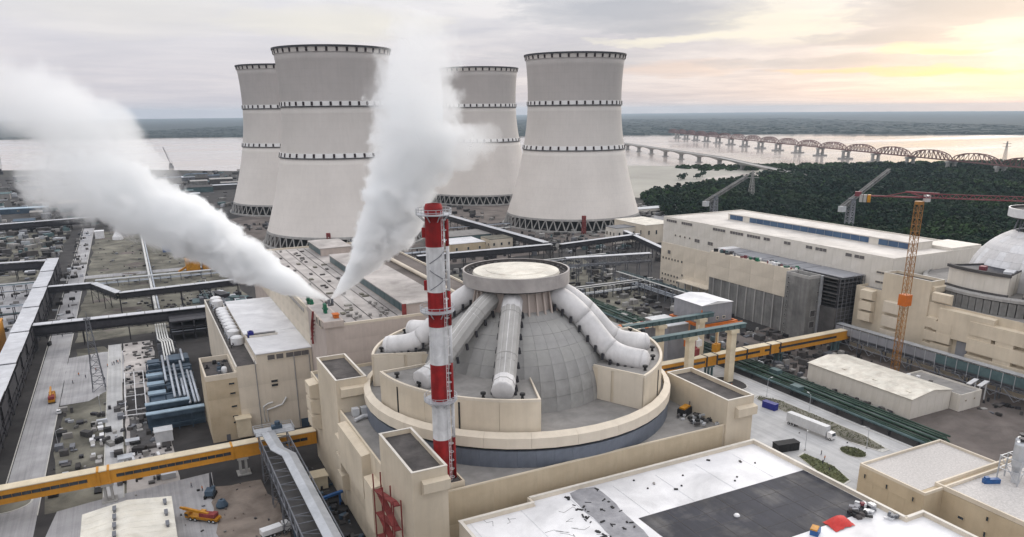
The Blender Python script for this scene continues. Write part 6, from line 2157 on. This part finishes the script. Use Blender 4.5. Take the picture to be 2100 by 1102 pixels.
def mobile_crane(label, x, y, rz, boom, group=None):
    t = thing("mobile_crane", label, "mobile crane", (x, y, .18), group, rz, local=True)
    MB().box(-5.4, 4.2, -1.25, 1.25, .75, 1.5).box(-5.0, 3.8, -1.35, 1.35, 1.3, 1.6).done("chassis", "machine_yellow", t)
    b = MB(); b.prism([(4.2, -1.25), (5.6, -1.15), (5.6, 1.15), (4.2, 1.25)], .8, 2.4)
    b.done("driver_cab", "machine_yellow", t)
    MB().box(5.62, 5.66, -1.0, 1.0, 1.5, 2.25).box(4.4, 5.4, -1.27, -1.24, 1.5, 2.2).box(4.4, 5.4, 1.24, 1.27, 1.5, 2.2).done("cab_glass", "glass", t)
    MB().box(-3.6, .6, -1.1, 1.1, 1.6, 2.7).box(-4.6, -3.0, -1.15, 1.15, 1.7, 2.9).done("superstructure", "rust", t)
    MB().box(-.6, 1.0, -1.15, -.2, 1.65, 3.1).done("crane_cab", "machine_yellow", t)
    e = Vector((6.4 * math.cos(boom), .35, 2.6 + 9 * math.sin(boom)))
    p = Vector((-2.2, .35, 2.6))
    MB().bar(p, e, .7, .8).bar(p.lerp(e, .4), e + (e - p) * .12, .5, .55).done("boom", "machine_yellow", t)
    MB().bar((-.4, .35, 1.8), p.lerp(e, .45), .3).done("ram", "cargo_grey", t)
    wheels(t, [(a, s * 1.15) for a in (-4.2, -2.8, 2.0, 3.6) for s in (-1, 1)], .58)
    return t


mobile_crane("yellow and rusty mobile crane parked on the left road with boom laid forward", -42, 361, R(92), .12, "mobile cranes on the yard")
mobile_crane("yellow and dark mobile crane parked between pale hall and dirt patch", 6.5, 223, R(140), .10, "mobile cranes on the yard")


def car(label, x, y, rz, m="paint_white", group=None):
    t = thing("car", label, "car", (x, y, .18), group, rz, local=True)
    v = [(-2.2, z0, z) for z0, z in ((-.85, .35), (.85, .35))]
    b = MB()
    prof = [(-2.2, .35), (2.2, .35), (2.25, .75), (1.3, .92), (-2.15, .95)]
    for s in (-.86, .86):
        b.v += [(px, s, pz) for px, pz in prof]
    b.f = [(0, 1, 2, 3, 4), (9, 8, 7, 6, 5)] + [(i, i + 5, (i + 1) % 5 + 5, (i + 1) % 5) for i in range(5)]
    b.m = [0] * 7
    b.done("body", m, t)
    b = MB()
    prof = [(-1.9, .95), (1.3, .92), (.6, 1.42), (-1.5, 1.45)]
    for s, k in ((-.82, -.68), (.82, .68)):
        b.v += [(px, s if i < 2 else k, pz) for i, (px, pz) in enumerate(prof)]
    b.f = [(0, 1, 2, 3), (7, 6, 5, 4), (1, 5, 6, 2), (0, 3, 7, 4), (3, 2, 6, 7)]; b.m = [0] * 4 + [1]
    b.done("cabin", ["glass", m], t)
    wheels(t, [(a, s * .8) for a in (-1.35, 1.4) for s in (-1, 1)], .33, .22)
    for s in (-.6, .6):
        MB().box(2.2, 2.27, s - .16, s + .16, .58, .74).done("headlight", "cargo_grey", t)
    return t


car("white car driving just below the mobile crane on the left road", -38.5, 343, R(95))


def truck(label, x, y, rz, L=12.6, box="cargo_grey", h=3.6, group=None, z=.18):
    t = thing("truck", label, "truck", (x, y, z), group, rz, local=True)
    MB().box(-L / 2, L / 2, -1.3, 1.3, 1.15, 1.15 + h - .8).done("cargo_box", box, t)
    for k in range(int(L / 1.2)):
        xx = -L / 2 + .5 + k * 1.2
        MB().box(xx, xx + .12, -1.36, -1.302, 1.25, h + .25).box(xx, xx + .12, 1.302, 1.36, 1.25, h + .25).done("rib", box, t)
    MB().box(-L / 2, L / 2, -.5, .5, .75, 1.15).done("frame", "steel_dark", t)
    b = MB()
    prof = [(L / 2 + .5, .6), (L / 2 + 2.7, .6), (L / 2 + 2.7, 1.7), (L / 2 + 2.4, 2.9), (L / 2 + .5, 3.0)]
    for s in (-1.2, 1.2):
        b.v += [(px, s, pz) for px, pz in prof]
    b.f = [(0, 1, 2, 3, 4), (9, 8, 7, 6, 5)] + [(i, i + 5, (i + 1) % 5 + 5, (i + 1) % 5) for i in range(5)]; b.m = [0] * 7
    b.done("cab", "paint_white", t)
    MB().add([(L / 2 + 2.73, -1.05, 1.75), (L / 2 + 2.73, 1.05, 1.75), (L / 2 + 2.46, 1.0, 2.75), (L / 2 + 2.46, -1.0, 2.75)], [(0, 1, 2, 3)]).done("windscreen", "glass", t)
    wheels(t, [(a, s * 1.1) for a in (-L / 2 + 1, -L / 2 + 2.2, -L / 2 + 3.4, L / 2 + .4, L / 2 + 1.9) for s in (-1, 1)], .5)
    return t


truck("long pale grey box trailer truck parked on the road by the green pipes", 219.6, 186.5, R(-84), 17.5, "cargo_grey", 4.4)
MB().obox(-5.2, 0, 3.0, 3.1, 1, 1)
truck("short white flatbed truck at the edge of the dirt patch, lower left", 23.4, 204.5, R(12), 6.0, "paint_white", 2.4)
o = MB().obox(199.2, 177.6, .2, 3.1, 9.0, 3.4, R(-10), 0).obox(199.2, 177.6, 3.1, 3.3, 9.2, 3.6, R(-10), 0)
for k in range(6):
    o.obox(195.4 + k * 1.5, 177.6 - (k - 2.5) * .26, .4, 3.0, .25, 3.6, R(-10), 0)
tag(o.done("container", "black"), "black container standing beside the workshop building on the pale road", "container")
o = MB().obox(223.4, 209.5, .2, 2.8, 6, 2.5, R(-80), 0).obox(223.4, 209.5, 2.8, 2.95, 6.2, 2.7, R(-80), 0)
tag(o.done("container", "blue_deep"), "small dark blue container at the far end of the road island", "container")
o = MB().obox(186.6, 185, .2, 2.4, 9, 2.4, R(-55), 0)
for k in range(7):
    o.obox(186.6 + (k - 3) * .75, 185 - (k - 3) * 1.05, 2.4, 2.55, .3, 2.6, R(-55), 0)
tag(o.done("pipe_stack", "yellow_roof"), "pale stack of lagged pipes by the reactor's outer corner tower", "pipe stack")
o = MB().lathe([(2.2, .2), (2.9, .2), (2.9, .6), (2.2, .6), (2.2, .2)], 178, 186.5, 18)
tag(o.done("cable_drum", "rust"), "reddish ring lying on the ground beside the lagged pipe stack", "ring")
o = MB().box(28.5, 36, 231, 236.5, .1, 3.2).box(28.2, 36.3, 230.7, 236.8, 3.2, 3.5, 1)
MB()
tag(MB().box(38.6, 45.2, 226, 231, .1, 4.4).box(38.3, 45.5, 225.7, 231.3, 4.4, 4.8).done("site_hut", "yellow_roof"), "small cream hut in the dark corner between gallery and reactor wall", "hut")
o = MB().bar((38, 212, 4), (47, 214, 4.2), 1.0, .7).bar((38, 212, 4), (38, 212, 0), .6).bar((46, 213.6, 4), (46, 213.6, 0), .6)
tag(o.done("blue_pipe_bridge", "blue_paint"), "bright blue low pipe bridge below the reactor wall hoods", "pipe bridge")
# excavator and plant on the dirt patch
ex = thing("drilling_rig", "dark blue drilling rig working at the edge of the dirt patch", "drilling rig", (10, 238, .15), None, R(70), local=True)
MB().box(-2.2, 2.2, -1.6, -.9, 0, .9).box(-2.2, 2.2, .9, 1.6, 0, .9).done("track", "rubber", ex)
MB().box(-1.8, 1.6, -1.3, 1.3, .9, 2.5).done("engine_house", "steel_blue", ex)
MB().box(.4, 1.7, -1.3, -.2, 1.0, 2.9).done("cab", "steel_blue", ex)
MB().bar((1.7, .3, 1.2), (3.4, .3, 6.5), .5).bar((3.4, .3, 6.8), (4.4, .3, .2), .35).done("boom", "steel_dark", ex)
tag(MB().lathe([(.3, .2), (1.7, .2), (1.9, .9), (1.0, 2.6), (.4, 2.8)], 12.5, 229, 14).done("mixer_drum", "steel_blue"), "blue conical mixer drum beside the yellow mobile crane", "mixer")
# machinery on the reactor's lower roof, right of the ring
pile(139, 157, 31.08, 4.5, 5, ["cargo_grey", "steel_grey", "black", "galv", "dark_concrete"], "jumbled grey machinery crates on the roof right of the reactor ring", "machinery", 5, 26)
ge = thing("generator", "dark blue generator with a yellow top among the grey crates on the reactor roof", "generator", (139, 163, 31.08))
MB().obox(139, 163, 31.1, 33.2, 4.4, 2.6, .4).done("housing", "black", ge)
MB().obox(139, 163, 33.2, 33.7, 3.6, 1.8, .4).done("yellow_lid", "machine_yellow", ge)
MB().cyl(141.2, 163.6, 33.2, 34.6, .2, n=8).done("exhaust", "steel_grey", ge)
ac = thing("cooling_unit", "pair of grey cooling units with a pale duct beside the reactor's far left tower", "cooling unit", (53, 208, 31.1))
for k in range(2):
    MB().box(50.6 + k * 2.6, 52.6 + k * 2.6, 207.4, 209.4, 31.1, 33.4).done("unit", "cargo_grey", ac)
MB().tube([(50, 203, 31.8), (53, 204.6, 32), (58, 204, 31.8)], .6, 8).done("duct", "cargo_grey", ac)

# pale hall at the bottom left
hl = thing("storage_hall", "pale ribbed hall roof with a row of dark vents at the lower left corner", "hall", (-13, 215, 0))
x0, x1, y0, y1 = -25.2, -1.2, 150, 230.5
MB().box(x0 + .4, x1 - .4, y0, y1 - .3, 0, 6.4).done("wall", "yellow_roof", hl)
for k in range(22):
    ya, yb = y1 - k * 3.6, y1 - (k + 1) * 3.6 + .07
    xm = -13.2
    for s in (-1, 1):
        xe = x0 if s < 0 else x1
        v = [(xm, yb, 8.2), (xe, yb, 6.5), (xe, ya, 6.5), (xm, ya, 8.2), (xm, yb, 8.4), (xe, yb, 6.7), (xe, ya, 6.7), (xm, ya, 8.4)]
        f = [(0, 1, 5, 4), (1, 2, 6, 5), (2, 3, 7, 6), (3, 0, 4, 7), (4, 5, 6, 7), (3, 2, 1, 0)]
        b = MB().add(v, f if s > 0 else [tuple(reversed(q)) for q in f])
        b.done("roof_sheet", "corrugated", hl)
me_r = MB().box(-.35, .35, -1.3, 1.3, 0, .9).box(-.5, .5, -1.4, 1.4, .9, 1.05).mesh("ridge_vent", "steel_grey")
for k in range(5):
    inst(me_r, "ridge_vent", hl, (-16.5, 226 - k * 5.2, 7.9), 0)
    if k < 3:
        inst(me_r, "ridge_vent", hl, (-3.2, 226 - k * 7, 6.8), 0)

gt = MB()
for poly_, n_ in ((ell(219, 165, 3.6, 4.6), 420), ([(199, 171), (202.6, 172), (203.5, 160), (200, 151), (196.5, 150), (195.5, 158)], 520), ([(226, 221), (229, 223), (233.4, 215), (234, 173), (231.4, 161), (228.4, 161), (226, 171), (226.2, 195)], 700)):
    bx0, bx1 = min(p[0] for p in poly_), max(p[0] for p in poly_); by0, by1 = min(p[1] for p in poly_), max(p[1] for p in poly_)
    for k in range(n_):
        x, y = rn.uniform(bx0, bx1), rn.uniform(by0, by1)
        if inside((x, y), poly_):
            leaf_quads(gt, x, y, .34, .2, .5, 3, .14, rn, 1, 0, 1)
o = gt.done("grass_tufts", ["grass", "field"]); o["kind"] = "stuff"
# lamp posts and lattice masts
lamp_h = MB().tube([(0, 0, 0), (0, 0, 8)], [.12, .07], 7).tube([(0, 0, 8), (1.2, 0, 8.5), (2.0, 0, 8.5)], .06, 6)
lm = (lamp_h.mesh("pole", "galv"), MB().box(1.5, 2.6, -.18, .18, 8.35, 8.6).mesh("lamp_head", "cargo_grey"), MB().cyl(0, 0, 0, .5, .3, n=8).mesh("foot", "concrete"))
for k, (x, y, l_) in enumerate(((232, 220, "street lamp on the road island farthest from the camera"), (233, 198, "street lamp on the middle of the long road island"), (226, 165, "street lamp at the near tip of the road island"), (205, 174, "street lamp beside the black container"), (236, 248, "street lamp by the kerbed island under the gantry"), (-36, 300, "street lamp by the field edge beside the left road"), (-22.5, 330, "street lamp beside the pale slab road on the left"))):
    t = thing("street_lamp", l_, "street lamp", (x, y, .15), "street lamps along the roads", k * 1.3)
    for me, nm in zip(lm, ("pole", "lamp_head", "foot")):
        o = bpy.data.objects.new(nm, me); COL.objects.link(o); o.parent = t
for k, (x, y, h, l_) in enumerate(((-24, 366, 33, "tall dark lattice mast standing over the left yard between gallery and slab road"), (757, 780, 38, "grey power pylon rising out of the woods left of the luffing cranes"), (1700, 1010, 48, "power pylon at the river's edge by the last truss span"))):
    t = thing("lattice_mast", l_, "mast", (x, y, 0))
    b = MB(); lattice(b, x, y, 0, h, 5.2 if k == 0 else 7, 1.3, 9, .3 if k == 0 else .6)
    b.done("mast", "steel_grey" if k == 0 else "concrete", t)
    b = MB()
    if k:
        for z in (h * .78, h * .9):
            b.bar((x - 8, y + 4, z), (x + 8, y - 4, z), .8)
    else:
        b.box(x - 1.4, x + 1.4, y - 1.2, y + 1.2, h, h + .4); b.bar((x, y, h), (x, y, h + 3), .2)
    b.done("crossarm", "steel_grey" if k == 0 else "concrete", t)

# ------------------------------------------------------------------ houses and sheds behind the reactor and on the far yard
def house(label, x0, x1, y0, y1, h, wm, rm_, nwin=3, group=None, name="service_building", gable=0.0, doors=True):
    t = thing(name, label, "building" if name == "service_building" else "shed", ((x0 + x1) / 2, (y0 + y1) / 2, 0), group)
    MB().box(x0, x1, y0, y1, 0, h).done("wall", wm, t)
    if gable:
        ym = (y0 + y1) / 2
        b = MB().add([(x0 - .4, y0 - .4, h), (x1 + .4, y0 - .4, h), (x1 + .4, y1 + .4, h), (x0 - .4, y1 + .4, h), (x0 - .4, ym, h + gable), (x1 + .4, ym, h + gable)],
                     [(0, 1, 5, 4), (2, 3, 4, 5), (0, 4, 3), (1, 2, 5), (3, 2, 1, 0)])
        b.done("roof", rm_, t)
    else:
        b = MB().box(x0 - .2, x1 + .2, y0 - .2, y1 + .2, h + .002, h + .4)
        b.done("roof", rm_, t)
    for k in range(nwin):
        x = x0 + (x1 - x0) * (k + .5) / nwin
        window(t, '-y', x, y0, h * .6, min(1.8, (x1 - x0) / nwin * .5), h * .22)
        window(t, '-x', x0, y0 + (y1 - y0) * (k + .5) / nwin, h * .6, min(1.8, (y1 - y0) / nwin * .5), h * .22)
    return t


house("cream service building partly hidden behind the top of the vent stack", 236, 268, 585, 615, 11, "tan", "white_roof", 3)
house("cream service building right of the stack with brown door bays", 276, 298, 592, 612, 11, "cream_b", "field", 3)
house("dark green walled long shed beyond the cream service buildings", 246, 300, 640, 672, 8, "steel_teal", "grey_roof", 4)
house("pale block with a cream roof behind the white hall's left corner", 418, 452, 560, 610, 17, "cream_b", "cream_roof", 4)
house("low white block squeezed between right cooling tower and white hall", 396, 420, 575, 592, 14, "white_wall", "steel_grey", 3)
house("long grey shed at the water side beyond the right cooling tower", 520, 600, 730, 748, 6, "white_wall", "galv", 4)
house("flat tan building at the left foot of the front cooling tower's basin", 128, 156, 470, 505, 9, "cream_b", "pale_roof", 3)
house("pale pump house in front of the big left cooling tower", 150, 182, 590, 612, 10, "cream_b", "white_roof", 3)
# yellow-orange crusher half in the steam
yc = thing("batching_plant", "orange batching plant half veiled by the left steam jet", "plant", (46, 632, 0))
MB().box(32, 42, 628, 640, 0, 9).box(31.6, 42.4, 627.6, 640.4, 9, 9.5).done("bin", "machine_yellow", yc)
MB().box(44, 62, 630, 642, 0, 6).box(43.7, 62.3, 629.7, 642.3, 6, 6.5).done("long_bin", "machine_yellow", yc)
MB().lathe([(1, 6), (3.4, 10), (3.4, 15), (.5, 16.4)], 48, 636, 16).done("hopper", "orange", yc)
MB().bar((26, 632, .5), (48, 636, 12), 1.4).done("conveyor", "machine_yellow", yc)
tag(MB().box(20, 30, 735, 745, 0, 4.4).box(19.6, 30.4, 734.6, 745.4, 4.4, 4.8).done("blue_hut", "blue_paint"), "blue-roofed hut near the pale pipe line on the far field", "hut")
# cone tent and white hut at the field's far end
tag(MB().lathe([(5, .1), (4.6, 3), (.2, 10)], -16, 838, 10).done("white_cone", "paint_white"), "white cone-shaped heap at the far end of the field", "cone")
tag(MB().box(-36, -28, 852, 862, .1, 7).box(-36.3, -27.7, 851.7, 862.3, 7, 7.4).done("white_hut", "paint_white"), "small white hut right beside the far road end", "hut")
# orange hall at the left frame edge
tag(MB().box(-88, -70, 440, 470, 0, 14).box(-88.3, -69.7, 439.7, 470.3, 14, 14.5).done("orange_hall", "yellow"), "orange-yellow hall cut by the left edge beyond the white gallery", "hall")
house("long blue-roofed shed on the far left yard", -160, -95, 1130, 1150, 6, "steel_blue", "blue_pale", 3, name="shed")
house("tan-roofed long shed beside the blue one on the far left yard", -82, -34, 1118, 1160, 11, "steel_teal", "yellow_roof", 3, name="shed")
rn = random.Random(5)
cols = ["grey_roof", "steel_grey", "galv", "steel_grey", "steel_teal", "dark_concrete", "dark_roof", "steel_teal", "raw_concrete", "steel_dark", "steel_blue", "concrete", "dark_ground"]
for k in range(120):
    y = rn.uniform(960, 1830)
    x = rn.uniform(-y * .42 - 20, 60 if y > 1200 else -10) if k % 4 else rn.uniform(60, 330)
    if k % 4 == 0:
        y = rn.uniform(1150, 1560)
    w, d, h = rn.uniform(8, 42), rn.uniform(6, 18), rn.uniform(3.5, 11)
    cw, cr = rn.choice(cols), rn.choice(cols)
    nm_ = lambda c: c.replace("steel_", "").replace("galv", "silver").replace("raw_concrete", "mottled").replace("dark_concrete", "charcoal").replace("dark_ground", "brown").replace("dark_roof", "black").replace("grey_roof", "stone").replace("concrete", "pale grey")
    size = "long" if w > 28 else ("short" if w < 16 else "middling")
    where = ("left of the left steam jet" if x < -y * .2 else "behind the left steam jet") if x < 60 else "behind the far left cooling tower"
    t = thing("site_shed", f"{size} {'tall' if h > 7 else 'low'} shed with {nm_(cr)} roof and {nm_(cw)} walls, {where}", "shed", (x, y, 0), "sheds on the far construction yard")
    b = MB().box(x - w / 2, x + w / 2, y - d / 2, y + d / 2, 0, h)
    b.done("wall", cw, t)
    b = MB().add([(x - w / 2 - .5, y - d / 2 - .5, h), (x + w / 2 + .5, y - d / 2 - .5, h), (x + w / 2 + .5, y + d / 2 + .5, h), (x - w / 2 - .5, y + d / 2 + .5, h), (x - w / 2, y, h + d * .14), (x + w / 2, y, h + d * .14)],
                 [(0, 1, 5, 4), (2, 3, 4, 5), (0, 4, 3), (1, 2, 5), (3, 2, 1, 0)])
    b.done("roof", cr, t)


def debris(name, polys, n, seed, smin, smax, hmax, mats, z=.12):
    rr = random.Random(seed)
    b = MB()
    for _ in range(n):
        x0, x1, y0, y1 = rr.choice(polys)
        x, y = rr.uniform(x0, x1), rr.uniform(y0, y1)
        s = rr.uniform(smin, smax)
        b.obox(x, y, z, z + rr.uniform(.3, hmax), s, s * rr.uniform(.2, .9), rr.choice([0, 1.57, rr.uniform(0, 3)]), rr.randrange(len(mats)))
    o = b.done(name, mats)
    o["kind"] = "stuff"


G5 = ["dark_concrete", "steel_grey", "dark_concrete", "concrete", "steel_dark", "grey_roof", "dark_roof", "black", "raw_concrete", "dark_ground"]
debris("yard_debris", [(186, 330, 320, 530)], 620, 1, 1, 6, 3.2, G5)
debris("yard_debris", [(-220, -64, 680, 960), (-220, 340, 960, 1750)], 1500, 2, 2, 11, 5, G5 + ["steel_teal", "galv"])
debris("yard_debris", [(70, 600, 560, 660), (250, 380, 560, 1050), (520, 600, 700, 900), (70, 340, 830, 880)], 1200, 3, 1.5, 8, 4, G5)
debris("yard_debris", [(-14, 0, 255, 440), (-6, 46, 455, 545), (-38, 60, 540, 900)], 420, 4, .6, 3.2, 1.2, G5)
debris("yard_debris", [(158, 186, 250, 420), (262, 312, 228, 262), (295, 312, 100, 225), (258, 263, 176, 300)], 260, 5, .8, 3.5, 1.8, G5)
debris("yard_debris", [(37, 46.5, 150, 245)], 170, 6, .5, 2.6, 1.6, ["black", "steel_dark", "dark_concrete", "steel_blue", "dark_ground"])
debris("yard_debris", [(8, 27, 185, 244)], 40, 16, .2, .9, .5, ["soil", "dirt", "dark_concrete"], .2)
debris("yard_debris", [(-50, -40, 110, 240), (-12, 30, 150, 250), (184, 232, 120, 300)], 90, 7, .3, 1.0, .6, G5)
debris("yard_debris", [(-37, 0, 256, 345), (-300, -64, 560, 700), (-150, -64, 440, 640), (-52, -41, 455, 900)], 420, 18, .8, 5, 2.2, G5 + ["galv"], .18)
debris("yard_debris", [(60, 250, 560, 640), (330, 400, 480, 640), (255, 310, 230, 300)], 420, 19, 1, 5, 3, G5 + ["galv", "steel_teal"])
debris("pipe_clutter", [(186, 240, 380, 460), (30, 60, 455, 530)], 150, 8, 3, 14, 4.5, ["steel_grey", "steel_dark", "galv", "steel_teal"])
# white plates and low plinths in rows left of the blue racks
rn = random.Random(91)
for k in range(46):
    x, y = rn.choice([-25, -22.6, -11.6, -9.2, -3.4]) + rn.uniform(-.5, .5), rn.uniform(258, 322)
    o = MB().obox(x, y, .2, rn.uniform(.5, 1.4), rn.uniform(.8, 2.2), rn.uniform(1.2, 3.6), rn.choice([0, 0, .1]))
    tag(o.done("concrete_plinth", rn.choice(["paint_white", "cargo_grey", "concrete", "grey_roof"])), "pale low plinth or plate in the rows left of the blue pipe racks", "plinth", "plinths left of the blue racks")
# low pipe racks and frames that fill the yards
def low_rack(label, x0, x1, y0, y1, z, seed, m="steel_grey"):
    rr = random.Random(seed)
    t = thing("pipe_rack", label, "pipe rack", ((x0 + x1) / 2, (y0 + y1) / 2, 0), "low pipe racks on the yards")
    along_x = (x1 - x0) > (y1 - y0)
    L = (x1 - x0) if along_x else (y1 - y0)
    W = (y1 - y0) if along_x else (x1 - x0)
    n = max(2, int(L / 7))
    for k in range(n + 1):
        u = k / n * L
        b = MB()
        for s in (0, W):
            if along_x: b.box(x0 + u - .2, x0 + u + .2, y0 + s - .2, y0 + s + .2, 0, z)
            else: b.box(x0 + s - .2, x0 + s + .2, y0 + u - .2, y0 + u + .2, 0, z)
        if along_x: b.box(x0 + u - .2, x0 + u + .2, y0, y1, z - .4, z).box(x0 + u - .2, x0 + u + .2, y0, y1, z * .5 - .4, z * .5)
        else: b.box(x0, x1, y0 + u - .2, y0 + u + .2, z - .4, z).box(x0, x1, y0 + u - .2, y0 + u + .2, z * .5 - .4, z * .5)
        b.done("frame", m, t)
    for k in range(6):
        s = W * (k + .5) / 6; r = rr.uniform(.2, .42); zz = z + r if k % 2 else z * .5 + r
        p = [(x0, y0 + s, zz), (x1, y0 + s, zz)] if along_x else [(x0 + s, y0, zz), (x0 + s, y1, zz)]
        MB().tube(p, r, 7).done("pipe", rr.choice(["pipe_silver", "steel_dark", "galv", "pipe_white", "steel_teal"]), t)
    return t


low_rack("low pipe rack crossing the middle yard behind the gantry", 190, 312, 402, 408, 8, 1, "steel_dark")
low_rack("tall steel pipe rack along the middle yard's far side", 200, 320, 470, 478, 13, 2)
low_rack("pipe rack running away along the left side of the middle yard", 196, 202, 330, 470, 7, 3, "steel_dark")
low_rack("grey frame rack between middle yard and unfinished block", 296, 303, 330, 430, 10, 4)
low_rack("pipe rack behind the annex leading to the fields", 34, 40, 455, 560, 6, 5, "steel_dark")
low_rack("low pipe rack beyond the kinked gallery on the field", -30, 54, 600, 605, 5, 6)
low_rack("dark pipe rack left of the white roofed gallery", -150, -64, 520, 527, 9, 7, "steel_dark")
low_rack("dark pipe rack far left behind the orange hall", -190, -64, 590, 597, 9, 8, "steel_dark")
low_rack("pipe rack at the foot of the front cooling tower", 70, 250, 600, 606, 7, 9, "steel_dark")
low_rack("pipe rack between the two front cooling towers", 262, 345, 690, 697, 8, 10)
# dark mounds of dredged soil
sm = MB()
for k in range(110):
    x, y = rn.choice([(rn.uniform(-34, 58), rn.uniform(465, 900)), (rn.uniform(80, 340), rn.uniform(820, 900)), (rn.uniform(300, 560), rn.uniform(580, 640)), (rn.uniform(262, 300), rn.uniform(100, 170)), (rn.uniform(-260, -70), rn.uniform(690, 960))])
    r = rn.uniform(2, 7)
    o = len(sm.v); n = 9
    for i in range(n):
        a = 2 * math.pi * i / n; q = r * rn.uniform(.7, 1.3)
        sm.v.append((x + q * math.cos(a) * 1.6, y + q * math.sin(a), .1))
    sm.v.append((x, y, .1 + r * rn.uniform(.15, .35)))
    for i in range(n):
        sm.f.append((o + i, o + (i + 1) % n, o + n)); sm.m.append(0)
o = sm.done("soil_mounds", "dirt", smooth=True); o["kind"] = "stuff"
# cranes on the river bank, far left
for k, (x, y, h, a, l_) in enumerate(((95, 1925, 42, 1.9, "dark crawler crane with steep boom on the bank right of the steam"), (-150, 1900, 30, 1.2, "small dark crane on the bank near the left frame edge"), (-90, 1880, 32, 1.6, "dark crane on the bank just left of the steam"), (-236, 1930, 34, 1.4, "thin mast crane at the very left on the river bank"), (300, 1690, 22, 1.5, "short dark mast behind the far left cooling tower"))):
    t = thing("bank_crane", l_, "crane", (x, y, 0), "cranes on the river bank")
    MB().box(x - 5, x + 5, y - 4, y + 4, 0, 6).box(x - 4, x + 3, y - 3, y + 3, 6, 11).done("base", "steel_dark", t)
    b = MB()
    q = Vector((x + h * math.cos(a) * .9, y, 8 + h * math.sin(a)))
    for s in (-1, 1):
        b.bar((x, y + s, 8), q, 1.1)
    b.bar((x + 4, y, 11), q, .4)
    b.done("boom", "steel_dark", t)
for k, (x, y, l_) in enumerate(((120, 575, "small rust-red hoist at the foot of the front cooling tower"), (405, 638, "rust-red hoist leaning against the legs of the right cooling tower"))):
    t = thing("hoist_tower", l_, "hoist", (x + 60 if k == 0 else x, y + 70 if k == 0 else y, 0), "hoists at the tower feet")
    X_, Y_ = (150, 655) if k == 0 else (402, 640)
    b = MB(); lattice(b, X_, Y_, 0, 15, 3, 2.4, 5, .6)
    b.done("mast", "rust", t)
    MB().box(X_ - 1.6, X_ + 1.6, Y_ - 1.6, Y_ + 1.6, 15, 18).done("cage", "rust", t)
